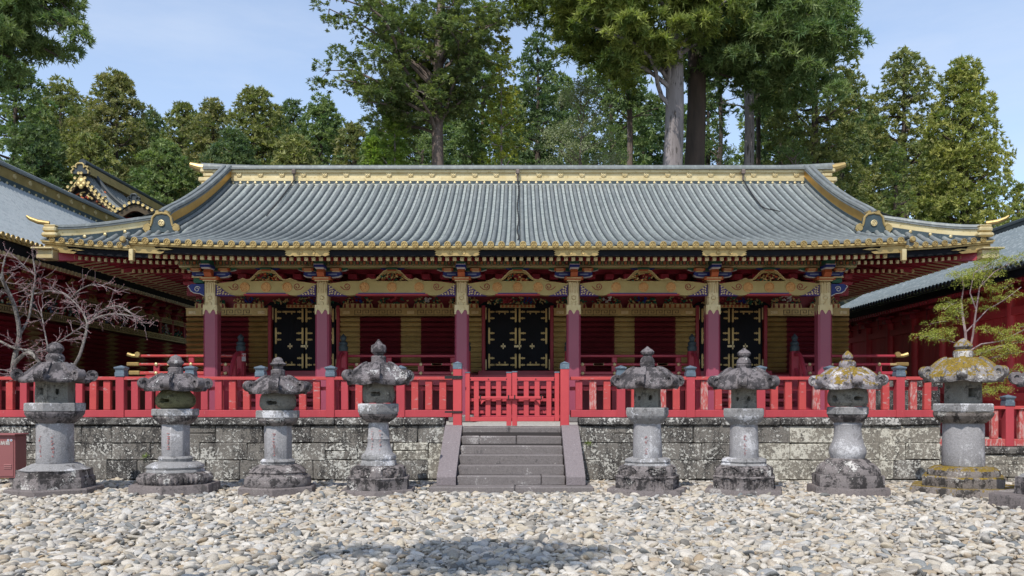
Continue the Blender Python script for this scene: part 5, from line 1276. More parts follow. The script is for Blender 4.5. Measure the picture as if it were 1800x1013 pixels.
# ------------------------------------------------------------------ left hall
LH = thing('hall', 'red and gold hall at left running back, with pale tiled slope and gold ridge', 'building', (-15, 26, 1.08))
lr = node('roof', LH, (-13, 26, 6))
Y0, Y1 = 13.0, 41.0
EX, EZ, RX, RZ = -12.5, 5.62, -16.9, 8.75
def lz(t): return EZ+(RZ-EZ)*(.78*t+.22*t*t)
def xroll(y, ex, rx, zfn, m, r=.062, n=18):
    mb = MB(); vs = []; k = 7
    for i in range(n):
        for f, rr in ((0, r), (.95, r*.9)):
            t = (i+f)/n; x = ex+(rx-ex)*t
            for q in range(k):
                a = PI*q/(k-1); vs.append((x, y+rr*math.cos(a), zfn(t)-.01+rr*1.2*math.sin(a)))
    fs = [(i*k+q, i*k+q+1, (i+1)*k+q+1, (i+1)*k+q) for i in range(2*n-1) for q in range(k-1)]
    mb.add(vs, fs, 0, True); return mb.mesh('tile_roll', [m], (ex, y, EZ), 50)
lm = xroll(0, EX, RX+.1, lz, M['tube_left'])
mb = MB(); mb.lathe([(.075, 0), (.075, .03), (.055, .034), (.05, .018), (0, .018)], 14, (0,0,0), 0, 'y'); tel = mb.mesh('tile_end', [M['gold']])
n_ = int((Y1-Y0)/.21)
for i in range(n_):
    y = Y0+(i+.5)*.21
    put('tile_roll', lm, lr, (EX, y, EZ))
    if y > 19.5: put('tile_end', tel, lr, (EX+.015, y, EZ+.015), (0, 0, R(90)))
def slope(mb, ex, rx, zfn, n=18):
    vs = []; fs = []
    for j in range(n):
        for f, dz in ((0, .016), (1, 0)):
            t = (j+f)/n; vs += [(ex+(rx-ex)*t, Y0, zfn(t)+dz-.016), (ex+(rx-ex)*t, Y1, zfn(t)+dz-.016)]
    for j in range(2*n-1): fs.append((2*j, 2*j+1, 2*j+3, 2*j+2))
    mb.add(vs, fs)
mb = MB(); slope(mb, EX+.02, RX, lz); mb.build('pan_tiles', M['pan_left'], lr)
mb = MB(); slope(mb, -21.5, RX, lz, 6); mb.build('pan_tiles', M['pan_left'], lr)
rg_ = node('ridge', LH, (RX, 26, 9))
mb = MB(); mb.box(RX-.25, RX+.22, Y0, Y1, 8.55, 8.86); mb.build('lower_band', M['band_dark'], rg_)
mb = MB(); mb.box(RX-.25, RX+.2, Y0, Y1, 8.862, 9.20); mb.build('gold_band', M['gold'], rg_)
mb = MB(); mb.box(RX-.3, RX+.27, Y0, Y1, 9.205, 9.25); mb.tube([(RX, Y0+(Y1-Y0)*i/6, 9.33) for i in range(7)], .13, 10); mb.build('ridge_roll', M['tube'], rg_)
for i in range(int((Y1-18)/.9)): put('medallion', med, rg_, (RX+.20, 18.4+i*.9, 9.04), (0, 0, R(90)))
for i in range(int((Y1-18)/.42)): put('stud', stud, rg_, (RX+.22, 18.2+i*.42, 8.72), (0, 0, R(90)))
mb = MB(); mb.box(EX-.06, EX+.0, Y0, Y1, EZ-.07, EZ-.02); mb.build('tile_board', M['gold_dull'], LH)
mb = MB(); mb.box(EX-.24, EX-.08, Y0, Y1, EZ-.36, EZ-.075); mb.build('fascia', M['black'], LH)
mb = MB(); mb.beam((-12.55, 0, 5.20), (-14.3, 0, 5.62), .08, .10, 0); mb.cbox((-12.54, 0, 5.198), (.07, .084, .106), .004, 1); lra = mb.mesh('rafter', [M['maroon'], M['gold_pale']], (-12.5, 0, 5.2))
for i in range(110):
    y = 18.6+i*.2
    if y < Y1: put('rafter', lra, LH, (-12.5, y, 5.2))
mb = MB(); mb.add([(-12.6, Y0, 5.27), (-12.6, Y1, 5.27), (-14.4, Y1, 5.70), (-14.4, Y0, 5.70)], [(0,1,2,3)]); mb.build('soffit', M['dark_red'], LH)
WX = -14.3
mb = MB(); mb.box(-20, WX-.16, Y0+1, Y1-1, 1.08, 5.8); mb.build('wall', M['dark_red'], LH)
mb = MB(); mb.box(WX-.15, WX+.0, Y0+1, Y1-1, 4.98, 5.7); mb.build('upper_wall', M['maroon'], LH)
lw = node('log_wall', LH, (WX, 26, 2.2))
ph2 = .155
ys = [Y0+1]
gp = [(yc-.33, yc+.33) for yc in (22.9, 25.35, 27.8, 30.2, 32.6, 35.0, 37.4)]
mb = MB()
ed = sorted([Y0+1, Y1-1]+[q for a in gp for q in a])
for a, b2 in zip(ed, ed[1:]):
    mid = (a+b2)/2; gold = any(p < mid < q for p, q in gp)
    mb.ext([(WX-.16, -ph2/2+.004), (WX+.06, 0), (WX-.16, ph2/2-.004)], 'y', a, b2, 0 if gold else 1)
lgm = mb.mesh('log', [M['gold_pale'], M['maroon']], (WX, 26, 0))
for k in range(11): put('log', lgm, lw, (WX, 26, 2.32+ph2*(k+.5)))
for z0, z1, m_, nm in ((4.05, 4.27, 'gold_pale', 'fret_beam'), (4.74, 4.94, 'gold_pale', 'upper_beam')):
    mb = MB(); mb.box(WX-.1, WX+.10, Y0+1, Y1-1, z0, z1); mb.box(WX-.1, WX+.115, Y0+1, Y1-1, z0, z0+.025); mb.box(WX-.1, WX+.115, Y0+1, Y1-1, z1-.025, z1); fb_ = mb.build(nm, M[m_], LH)
    mb = MB()
    y = 20.0
    while y < Y1-2:
        for (a, b2, c_, d_) in ((0, .02, z0+.05, z1-.05), (0, .16, z1-.065, z1-.05), (.14, .16, z0+.09, z1-.05), (.07, .16, z0+.09, z0+.105), (0, .24, z0+.05, z0+.065)): mb.box(WX+.10, WX+.106, y+a, y+b2, c_, d_)
        y += .24
    mb.build('meander_inlay', M['dark'], fb_)
rg = random.Random(77)
def carv(mb, cx, y0, y1, z0, z1, n, cols, th=.05):
    for q in range(n):
        y = rg.uniform(y0, y1); f = abs((y-(y0+y1)/2)/((y1-y0)/2)); z = z0+rg.uniform(0, (z1-z0)*(1-.5*f*f)); cen = f < .3
        mb.cbox((cx+rg.uniform(-.02, .03), y, z), (th, rg.uniform(.06, .13), rg.uniform(.03, .07)), .015, (cols-1) if cen and rg.random() < .7 else rg.randrange(cols-1), Euler((rg.uniform(-1.4, 1.4), 0, rg.uniform(-.4, .4))).to_matrix())
for i in range(17):
    yc = 19.9+i*1.22
    if yc > Y1-2: break
    p_ = node('frieze_panel', LH, (WX, yc, 4.3)); cc = ['white', 'orange', 'blue_pale'][i % 3]
    mb = MB(); carv(mb, WX+.06, yc-.44, yc+.44, 4.29, 4.70, 34, 4); mb.build('flower_carving', [M['green'], M['gold_dull'], M['copper_blue'], M[cc]], p_)
    f_ = node('frog_leg_strut', LH, (WX, yc, 4.95))
    oo2 = [(-.52, 0), (-.36, .08), (-.24, .30), (-.1, .40), (.1, .40), (.24, .30), (.36, .08), (.52, 0)]
    mb = MB(); mb.ext([(yc+a, 4.94+b2) for a, b2 in oo2], 'x', WX+.02, WX+.10); mb.build('arch', M['gold_dull'], f_)
    mb = MB(); carv(mb, WX+.12, yc-.28, yc+.28, 4.97, 5.25, 16, 4); mb.build('carving', [M['green'], M['gold_dull'], M['orange'], M['orange']], f_)
    b_ = node('bracket_set', LH, (WX, yc+.61, 5.0))
    mb = MB(); mb.cbox((WX+.12, yc+.61, 5.0), (.3, .26, .14), .02); mb.cbox((WX+.22, yc+.61, 5.16), (.4, .7, .12), .02); mb.cbox((WX+.45, yc+.61, 5.28), (.7, .22, .12), .02); mb.build('arm', M['maroon'], b_)
    for k in range(5):
        mb = MB(); mb.beam((WX+.55+.0, yc+.37+k*.12, 5.38), (WX+.30, yc+.37+k*.12, 5.10), .035, .05); mb.build('gold_batten', M['gold_dull'], b_)
    mb = MB(); mb.cbox((WX+.03, yc+.61, 4.6), (.16, .16, .62), .01); mb.build('strut', M['maroon'], LH)
wd_ = node('window', LH, (WX, 32.9, 4.5))
mb = MB(); mb.box(WX+.09, WX+.12, 31.9, 33.6, 4.29, 4.72); mb.build('opening', M['dark'], wd_)
for k in range(9): mb = MB(); mb.box(WX+.12, WX+.15, 32.0+k*.19, 32.06+k*.19, 4.29, 4.72); mb.build('bar', M['black'], wd_)
# ------------------------------------------------------------------ gabled hall far behind
GH = thing('shrine_hall', 'small gabled hall with gold tile ends rising behind the left roof', 'building', (-23, 48, 3))
gx, gy = PX(143, 46), 46.0; ga = PZ(303, 46)
mb = MB(); mb.box(gx-4.4, gx+4.4, gy+2.2, gy+13, 1, 11.3); mb.build('wall', M['maroon'], GH)
gr = node('roof', GH, (gx, gy, 12))
def gz(t): return ga-(2.75*t+.0)*(.62+.38*(1-t))*1.32   # t 0 ridge..1 eave
HW = 2.5
for s in (-1, 1):
    mb = MB(); mb.grid(lambda u, v: (gx+s*HW*u, gy+13*v, gz(u)-.02), 8, 1); mb.build('pan_tiles', M['pan_right'], gr)
    mb = MB(); mb.grid(lambda u, v: (gx+s*(1.6+4.2*u), gy-.2-1.6*u+(15+2*u)*v, gz(.62)-.35-1.2*u+.25*u*u), 6, 2); mb.build('lower_slope', M['pan_right'], gr)
    for k in range(12):
        mb = MB(); y = gy+.35+k*.38; mb.tube([(gx+s*HW*i/8, y, gz(i/8)+.02) for i in range(9)], .07, 6); mb.build('tile_roll', M['tube'], gr)
    mb = MB(); mb.sweep([(gx+s*HW*.98*i/10, gy+.05, gz(.98*i/10)) for i in range(11)], .07, -.40, -.10); mb.build('barge_board', M['recess'], GH); mb = MB(); mb.sweep([(gx+s*HW*.98*i/10, gy+.0, gz(.98*i/10)) for i in range(11)], .05, -.22, -.12); mb.build('barge_edge', M['gold_dull'], GH)
    for k in range(13):
        f = (k+.4)/13
        mb = MB(); mb.lathe([(.078, 0), (.074, .05), (.055, .05), (0, .035)], 12, (gx+s*HW*f, gy-.12, gz(f)+.03), 0, 'y'); mb.build('tile_end', M['gold_dull'], gr)
        mb = MB(); mb.lathe([(.065, 0), (.065, .05), (0, .04)], 10, (gx+s*(HW*f-.1), gy-.02, gz(f)-.13), 0, 'y'); mb.build('tile_end', M['gold_dull'], gr)
    mb = MB(); mb.sweep([(gx+s*HW*i/10, gy+1.3, gz(i/10)) for i in range(11)], .16, 0, .25); mb.tube([(gx+s*HW*i/10, gy+1.3, gz(i/10)+.3) for i in range(11)], .12, 8); mb.build('descending_ridge', M['tile_dark'], gr)
for k in range(24):
    x = gx-4.0+k*.34; mb = MB(); u0 = 0
    mb.tube([(x, gy+.6-1.9*i/4, gz(.62)-.30-1.15*i/4+.2*(i/4)**2) for i in range(5)], .075, 6); mb.build('tile_roll', M['tube'], gr)
mb = MB(); mb.grid(lambda u, v: (gx-4.6+9.2*u, gy+.8-2.2*v, gz(.62)-.34-1.2*v+.2*v*v), 2, 4); mb.build('lower_slope', M['pan_right'], gr)
mb = MB(); mb.ext([(gx-2.1, gz(.85)-.35), (gx+2.1, gz(.85)-.35), (gx, ga-.2)], 'y', gy+.35, gy+.5); mb.build('gable_wall', M['dark'], GH)
mb = MB()
for (a, z, r) in ((0, -.50, .20), (-.13, -.64, .13), (.13, -.64, .13), (0, -.78, .13)): mb.lathe([(r, 0), (r*.8, .04), (0, .08)], 14, (gx+a, gy-.03, ga+z), 0, 'y')
mb.build('gable_pendant', M['gold_dull'], GH)
mb = MB()
for q in range(60):
    a = rg.uniform(-1.2, 1.2); z = ga-1.0-rg.uniform(.0, .9)
    mb.cbox((gx+a, gy+.28+rg.uniform(-.05, .05), z), (rg.uniform(.12, .3), .1, rg.uniform(.06, .13)), .03, rg.randrange(4), Euler((0, rg.uniform(-1, 1), 0)).to_matrix())
mb.build('gable_carving', [M['gold_dull'], M['gold_dull'], M['orange'], M['dark_red']], GH)
mb = MB(); mb.box(gx-.25, gx+.25, gy+.2, gy+13, ga, ga+.42); mb.build('gold_band', M['gold_dull'], gr)
mb = MB(); mb.tube([(gx, gy+.1+13*i/4, ga+.55) for i in range(5)], .2, 10); mb.build('ridge_roll', M['tile_dark'], gr)
oo3 = [(-.62, -.5), (-.66, -.2), (-.5, 0), (-.62, .25), (-.42, .36), (-.3, .2), (-.3, .55), (-.16, .72), (.16, .72), (.3, .55), (.3, .2), (.42, .36), (.62, .25), (.5, 0), (.66, -.2), (.62, -.5)]
mb = MB(); mb.tube([(gx+a*.7, gy-.15, ga+b2*.45+.12) for a, b2 in oo3], .05, 7); mb.build('ridge_scroll', M['gold_dull'], gr)
mb = MB(); mb.ext([(gx+a*.6, ga+b2*.45+.12) for a, b2 in oo3], 'y', gy-.12, gy+.2); mb.build('ridge_end', M['tile_dark'], gr)
# curved side gable (karahafu)
kx0, ky = PX(232, 44), 44.0; kz0 = PZ(352, 44)
kh = node('curved_gable', GH, (kx0, ky, kz0))
kc = lambda f: (kx0-2.1+3.3*f, kz0-.75+.55*math.exp(-((f-.68)/.22)**2)+.1*f)
mb = MB(); mb.sweep([(kc(i/20)[0], ky+.1, kc(i/20)[1]) for i in range(21)], .10, -.42, -.1); mb.build('barge_board', M['recess'], kh)
mb = MB(); mb.grid(lambda u, v: (kc(u)[0], ky+.0+5*v, kc(u)[1]), 20, 1); mb.build('pan_tiles', M['pan_right'], kh)
for i in range(14):
    x, z = kc((i+.5)/14); mb = MB(); mb.lathe([(.085, 0), (.08, .05), (.06, .05), (0, .035)], 12, (x, ky-.08, z+.02), 0, 'y'); mb.build('tile_end', M['gold_dull'], kh)
    mb = MB(); mb.tube([(x, ky, z+.03), (x, ky+3, z+.03)], .07, 6); mb.build('tile_roll', M['tube'], kh)
mb = MB(); x, z = kc(.68); mb.tube([(x+a*.5, ky-.12, z+.12+b2*.4) for a, b2 in oo3[1:-1]], .05, 7); mb.ext([(x+a*.45, z+.12+b2*.36) for a, b2 in oo3], 'y', ky-.1, ky+.1); mb.build('ridge_end', M['tile_dark'], kh)
mb = MB(); mb.box(kx0-2.2, kx0+1.0, ky+.5, ky+4, 1, kz0-.8); mb.build('wall', M['dark_red'], kh)
# ------------------------------------------------------------------ right hall
RH = thing('hall', 'plain red walled hall at right running back, with blue-grey tiled slope', 'building', (15, 26, .56))
rr_ = node('roof', RH, (13, 26, 6))
Y0, Y1 = 12.0, 36.4
def rz2(t): return 4.93+(7.45-4.93)*(.7*t+.3*t*t)
EZ = 4.93
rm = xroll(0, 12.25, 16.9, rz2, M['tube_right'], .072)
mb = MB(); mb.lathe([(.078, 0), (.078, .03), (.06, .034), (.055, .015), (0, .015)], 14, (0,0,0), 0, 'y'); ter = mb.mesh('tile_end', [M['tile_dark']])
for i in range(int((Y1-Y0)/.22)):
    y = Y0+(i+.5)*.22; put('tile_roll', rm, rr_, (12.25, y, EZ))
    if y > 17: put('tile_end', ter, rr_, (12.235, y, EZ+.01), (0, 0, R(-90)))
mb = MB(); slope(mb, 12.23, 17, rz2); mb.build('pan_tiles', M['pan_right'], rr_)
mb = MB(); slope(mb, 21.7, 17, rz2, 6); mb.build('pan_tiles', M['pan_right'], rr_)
mb = MB(); mb.box(16.8, 17.2, Y0, Y1, 7.3, 7.55); mb.tube([(17, Y0+(Y1-Y0)*i/5, 7.62) for i in range(6)], .14, 10); mb.build('ridge_roll', M['tile_dark'], rr_)
mb = MB(); mb.box(12.27, 12.36, Y0, Y1, 4.86, 4.905); mb.build('tile_board', M['tile_dark'], RH)
mb = MB(); mb.box(12.36, 12.52, Y0, Y1, 4.68, 4.858); mb.build('fascia', M['black'], RH)
mb = MB(); mb.beam((12.5, 0, 4.62), (13.6, 0, 4.86), .08, .10); rra = mb.mesh('rafter', [M['maroon']], (12.5, 0, 4.62))
for i in range(95):
    y = 17.2+i*.2
    if y < Y1: put('rafter', rra, RH, (12.5, y, 4.62))
mb = MB(); mb.add([(12.4, Y0, 4.69), (12.4, Y1, 4.69), (13.9, Y1, 5.02), (13.9, Y0, 5.02)], [(0,1,2,3)]); mb.build('soffit', M['dark_red'], RH)
mb = MB(); mb.box(13.75, 19.5, Y0+.5, Y1-.4, .5, 5.0); mb.build('wall', M['hall_red'], RH)
mb = MB(); mb.box(13.62, 13.74, Y0+.5, Y1-.4, 3.97, 4.18); mb.build('waist_rail', M['hall_red'], RH)
mb = MB(); mb.box(13.66, 13.74, Y0+.5, Y1-.4, 4.46, 4.62); mb.build('upper_rail', M['hall_red'], RH)
mb = MB(); mb.box(13.60, 13.74, Y0+.5, Y1-.4, 1.6, 1.82); mb.build('base_rail', M['hall_red'], RH)
mb = MB(); mb.lathe([(.055, 0), (.05, .015), (.02, .02), (0, .02)], 6, (0,0,0), 0, 'y'); rst = mb.mesh('stud', [M['gold_pale']])
for i in range(12):
    y = 35.2-i*1.92
    if y < Y0+.6: break
    mb = MB(); mb.tube([(13.72, y, .56), (13.72, y, 4.55)], .15, 14); mb.build('column', M['hall_red'], RH, (13.72, y, .56))
    put('stud', rst, RH, (13.61, y, 4.08), (0, 0, R(-90)))
    b_ = node('bracket_set', RH, (13.6, y, 4.6))
    mb = MB(); mb.cbox((13.6, y, 4.50), (.3, .36, .14), .02); mb.cbox((13.45, y, 4.62), (.5, .26, .11), .02); mb.cbox((13.55, y, 4.66), (.22, .95, .10), .02); mb.build('arm', M['maroon'], b_)
    mb = MB(); mb.cbox((13.70, y+.96, 4.55), (.10, .10, .5), .01); mb.build('strut', M['maroon'], RH)
    for k in range(4):
        mb = MB(); mb.box(13.735, 13.752, y+.18+k*.4, y+.56+k*.4, 1.83, 3.96); mb.build('plank', M['hall_red'], RH, (13.74, y+.2+k*.4, 1.83))
# ------------------------------------------------------------------ trees
def templates(kind, nv=5):
    out = []
    for q in range(nv):
        g = np.random.default_rng(q*13+{'sugi': 1, 'fan': 2, 'leaf': 3, 'pine': 4, 'maple': 5}[kind]); T = []
        K = {'sugi': 10, 'fan': 12, 'leaf': 10, 'pine': 13, 'maple': 9}[kind]
        for i in range(K):
            if kind in ('sugi', 'pine'):
                d = g.normal(0, 1, 3); d[2] = abs(d[2])*(.9 if kind == 'sugi' else .5)+.15; d /= np.linalg.norm(d)
                Ln = g.uniform(.36, .62) if kind == 'sugi' else g.uniform(.45, .8); wd = .24 if kind == 'sugi' else .15
                base = d*.05+g.normal(0, .07, 3); s_ = np.cross(d, g.normal(0, 1, 3)); s_ /= np.linalg.norm(s_)
                T.append([base-s_*wd/2, base+s_*wd/2, base+d*Ln+np.array([0, 0, -.08*Ln])])
            elif kind == 'fan':
                a = g.uniform(-1.1, 1.1); d = np.array([math.cos(a), math.sin(a), -.35+g.normal(0, .25)]); base = np.array([g.uniform(-.05, .35), g.normal(0, .12), g.normal(0, .07)])
                Ln = g.uniform(.2, .36); s_ = np.array([-math.sin(a), math.cos(a), g.normal(0, .5)]); wd = .17
                T.append([base-s_*wd/2, base+s_*wd/2, base+d*Ln])
            else:
                base = g.normal(0, .26 if kind == 'leaf' else .3, 3)*np.array([1, 1, .6 if kind == 'leaf' else .28]); d = g.normal(0, 1, 3)*np.array([1, 1, .5]); d /= np.linalg.norm(d)
                s_ = np.cross(d, np.array([0, 0, 1])+g.normal(0, .5, 3)); s_ /= np.linalg.norm(s_); wd = .13; Ln = .21
                T.append([base-s_*wd/2, base+s_*wd/2, base+d*Ln])
        out.append(np.array(T))
    return np.array(out)   # nv,K,3,3
TPL = {k: templates(k) for k in ('sugi', 'fan', 'leaf', 'pine', 'maple')}
NOISE = np.random.default_rng(3)
def crown(name, kind, parent, P_, N_, sc, colr, m=None, g=None):
    """Leaf sprays of one kind at P_, their axes along N_, as one mesh with a colour per leaf."""
    n = len(P_); T = TPL[kind]; K = T.shape[1]; g = g or NOISE
    N_ = N_/np.linalg.norm(N_, axis=1, keepdims=True)
    h = np.where(np.abs(N_[:, 2:3]) < .95, np.array([[0., 0, 1]]), np.array([[1., 0, 0]]))
    u = np.cross(h, N_); u /= np.linalg.norm(u, axis=1, keepdims=True); v = np.cross(N_, u)
    if kind == 'fan':   # fans lie along the outward direction, drooping
        Rm = np.stack([N_, u, -v], 2); Rm = np.stack([N_, u, np.cross(N_, u)], 2)
    else:
        a = g.uniform(0, 2*PI, n)[:, None]; u2 = u*np.cos(a)+v*np.sin(a); v2 = np.cross(N_, u2); Rm = np.stack([u2, v2, N_], 2)
    t = T[g.integers(0, len(T), n)]                                  # n,K,3,3
    V = np.einsum('nij,nkvj->nkvi', Rm, t)*sc[:, None, None, None]+P_[:, None, None, :]
    W = np.array(wloc(parent)) if parent else np.zeros(3)
    V = (V-W).reshape(-1, 3).astype(np.float32); nf = n*K
    me = bpy.data.meshes.new(name); me.vertices.add(nf*3); me.loops.add(nf*3); me.polygons.add(nf)
    me.vertices.foreach_set('co', V.ravel()); me.loops.foreach_set('vertex_index', np.arange(nf*3, dtype=np.int32)); me.polygons.foreach_set('loop_start', np.arange(0, nf*3, 3, dtype=np.int32))
    me.update(calc_edges=True)
    c = np.repeat(colr, K, 0)*g.uniform(.72, 1.28, (nf, 1)); c4 = np.concatenate([c, np.ones((nf, 1))], 1)
    at = me.attributes.new('leafcol', 'FLOAT_COLOR', 'FACE'); at.data.foreach_set('color', c4.astype(np.float32).ravel())
    me.materials.append(m or M['leaf'])
    o = bpy.data.objects.new(name, me); COL.objects.link(o); o.parent = parent; return o
def fill(clumps, dens, g, up=.35):
    """Clumps (x, y, z, rx, rz, shade): spray spots spread on the shell of each, mostly its upper and outer side."""
    Ps, Ns, ci = [], [], []
    for i, (x, y, z, rx, rz, *_) in enumerate(clumps):
        n = max(8, int(dens*rx*rx)); d = g.normal(0, 1, (n, 3)); d /= np.linalg.norm(d, axis=1, keepdims=True)
        d[:, 2] = np.where(d[:, 2] < -.35, -d[:, 2], d[:, 2])
        r = g.uniform(.55, 1.08, (n, 1))**.6
        Ps.append(np.array([x, y, z])+d*r*np.array([rx, rx, rz])); Ns.append(d+np.array([0, 0, up])+g.normal(0, .25, (n, 3))); ci.append(np.full(n, i))
    return np.concatenate(Ps), np.concatenate(Ns), np.concatenate(ci)
def limb_mesh(mb, a, b2, r0, r1, g, sag=.1, n=7, wob=.12):
    a = np.array(a); b2 = np.array(b2); L = np.linalg.norm(b2-a); pts_ = []
    ph = g.uniform(0, 6, 3)
    for i in range(n+1):
        t = i/n; p = a+(b2-a)*t; p = p+np.array([math.sin(ph[0]+t*5), math.sin(ph[1]+t*5), 0])*wob*L*.15*math.sin(PI*t); p[2] += sag*L*math.sin(PI*t); pts_.append(tuple(p))
    mb.tube(pts_, [r0+(r1-r0)*i/n for i in range(n+1)], 6)
    return pts_
COLS = {'olive': ((.068, .092, .034), (.165, .160, .058)), 'green': ((.052, .090, .036), (.125, .150, .055)), 'dark': ((.036, .064, .032), (.090, .115, .046)), 'brown': ((.070, .090, .036), (.155, .140, .056)),
        'yellow': ((.13, .16, .034), (.25, .24, .050)), 'lime': ((.085, .14, .032), (.18, .22, .045)), 'grey': ((.11, .13, .078), (.19, .20, .12)), 'hinoki': ((.065, .095, .045), (.15, .165, .065)), 'gold': ((.085, .112, .034), (.195, .190, .052)), 'cedar': ((.07, .105, .032), (.18, .19, .045))}
def crown_of(t, kind, cl, dens, sc0, col, seed, up=.35, name='crown'):
    g = np.random.default_rng(seed); P_, N_, ci = fill(cl, dens, g, up); n = len(P_)
    a, b2 = (np.array(c)*(1.75 if col in ('lime', 'yellow') else 1.9) for c in COLS[col]); sh = g.random(len(cl)); f = np.clip(.55*sh[ci]+.6*g.random(n)-.1, 0, 1)[:, None]
    return crown(name, kind, t, P_, N_, sc0*g.uniform(.7, 1.3, n), a+(b2-a)*f, g=g)
def conifer(label, px, ytop, D, wpx, zb, col='olive', kind='sugi', dens=11, ncl=80, seed=1, sc=.85, tr=.45, bark='bark_dark', shape=.62, group='forest conifers behind the halls', zbase=None, round_=.0):
    g = np.random.default_rng(seed); x0 = PX(px, D); z1 = PZ(ytop, D); Rr = wpx/2*D/1500; zg = hillz(x0, D) if zbase is None else zbase
    t = thing('conifer_tree', label, 'tree', (x0, D, zg), group)
    cl = []; br = MB()
    lean = g.uniform(-.3, .3)
    br.tube([(x0+lean*math.sin(i*.6)*.3, D, zg-.5+(z1-.6-zg)*i/9) for i in range(10)], [tr*(1-.86*i/9) for i in range(10)], 9)
    for i in range(ncl):
        u = (i+.5)/ncl; u = u**.92; h = zb+(z1-zb)*u; a = i*2.39996+g.uniform(-.4, .4)
        Ru = Rr*(min(1, (1-u)**shape*1.02+.06))*min(1, .62+u*2.2)*g.uniform(.70, 1.16)
        cr = Rr*g.uniform(.17, .33)*(.70+.42*(1-u)); r = max(0, Ru-cr*.7)*(g.uniform(.35, 1)**.5)
        p = (x0+r*math.cos(a), D+r*math.sin(a), h-.14*r+g.uniform(-.2, .2))
        cl.append((*p, cr, cr*g.uniform(.5, .72)))
        if i % 3 == 0 and r > .5: limb_mesh(br, (x0, D, h-.3*r-.2), p, .10*tr/.45+.02, .02, g, -.04, 4)
    br.build('trunk', M[bark], t)
    crown_of(t, kind, cl, dens, sc, col, seed)
    return t
# left forest
LF = [  # px, top y, D, width px, crown base z, colour, label
 (28, 118, 60, 165, 8, 'green', 'broad dark cedar at the far left edge under the overhanging branch'),
 (108, 150, 72, 130, 12, 'olive', 'cedar with two knobbly tops left of the tallest brownish cedar'),
 (203, 141, 66, 170, 11, 'brown', 'tallest brownish cedar above the small gabled hall'),
 (268, 205, 78, 110, 13, 'dark', 'dark cedar in the dip right of the tallest brownish cedar'),
 (322, 186, 75, 105, 13, 'olive', 'slim round-topped cedar right of the dip in the skyline'),
 (375, 183, 70, 120, 12, 'brown', 'brownish cedar above the left end of the gold ridge'),
 (450, 165, 66, 150, 11, 'olive', 'cedar with the highest top between the dip and the big cypress'),
 (516, 186, 74, 105, 13, 'dark', 'dark round-topped cedar left of the cypress boughs'),
 (566, 180, 68, 130, 12, 'green', 'cedar beneath the leftmost boughs of the cypress'),
 (622, 226, 60, 100, 10, 'brown', 'low brown-tinted cedar with bare twigs beneath the cypress'),
 (160, 245, 58, 130, 8, 'olive', 'lower olive cedar just behind the small gabled hall'),
 (290, 262, 60, 150, 9, 'green', 'low bushy cedar right of the small gabled hall'),
 (410, 240, 62, 140, 10, 'dark', 'shaded cedar low above the left end of the tiled roof'),
 (520, 250, 60, 130, 10, 'olive', 'low olive cedar behind the ridge left of the lime saplings'),
 (60, 230, 56, 140, 8, 'dark', 'shaded cedar low at left behind the pale roof')]
for i, (px, yt, D, wp, zb, c_, lab) in enumerate(LF):
    conifer(lab, px, yt, D, wp*1.45, zb, c_, seed=100+i, dens=24, ncl=150, sc=.50, shape=.44 if i != 2 else .50)
# dark wood behind the centre and right
CF = [(735, 120, 74, 190, 10, 'dark', 'dark conifer standing behind the cypress trunk'), (850, 110, 70, 170, 10, 'green', 'green conifer behind the yellowish sapling'),
 (945, 75, 66, 170, 9, 'dark', 'dark conifer rising between the cypress and the giant twin cedars'), (1075, 60, 72, 200, 9, 'green', 'conifer behind the grey-green bushy tree'),
 (1245, 150, 76, 120, 11, 'dark', 'shaded conifer seen right of the twin grey trunks'), (1372, 60, 64, 170, 9, 'dark', 'dark conifer right of the pale slim trunk'),
 (660, 235, 52, 90, 9, 'green', 'low green conifer left of the lime saplings')]
for i, (px, yt, D, wp, zb, c_, lab) in enumerate(CF):
    conifer(lab, px, yt, D, wp*1.25, zb, c_, seed=200+i, dens=17, ncl=120, sc=.62, shape=.44)
FW = [(700, 200, 'green', 'far conifer filling the gap left of the cypress trunk'), (800, 190, 'dark', 'far conifer seen through the boughs right of the cypress trunk'), (905, 170, 'olive', 'far conifer behind the yellowish sapling'), (985, 150, 'green', 'far conifer behind the left edge of the giant crowns'),
 (1130, 170, 'dark', 'far conifer just left of the pale giant trunk'), (1190, 190, 'green', 'far conifer directly behind the twin giant trunks'), (1345, 150, 'green', 'far conifer behind the pale slim trunk'), (1480, 140, 'dark', 'far conifer filling the gap left of the rounded olive cedar'), (1520, 210, 'green', 'far conifer low left of the rounded olive cedar'), (1640, 250, 'olive', 'far conifer between the two right-hand olive cedars')]
for i, (px, yt, c_, lab) in enumerate(FW): conifer(lab, px, yt, 84+3*(i % 3), 215, 9, c_, seed=400+i, dens=13, ncl=110, sc=.8, shape=.42)
BW = [(70, 190, 'green', 'far conifer closing the skyline at far left'), (245, 215, 'dark', 'far conifer behind the dip of the skyline'), (345, 215, 'green', 'far conifer behind the round-topped cedars'), (480, 205, 'olive', 'far conifer behind the middle of the left forest'), (590, 225, 'green', 'far conifer low behind the right end of the left forest'), (150, 195, 'olive', 'far conifer left of the tallest brownish cedar')]
for i, (px, yt, c_, lab) in enumerate(BW): conifer(lab, px, yt, 86+2*i, 200, 12, c_, seed=420+i, dens=12, ncl=100, sc=.8, shape=.42)
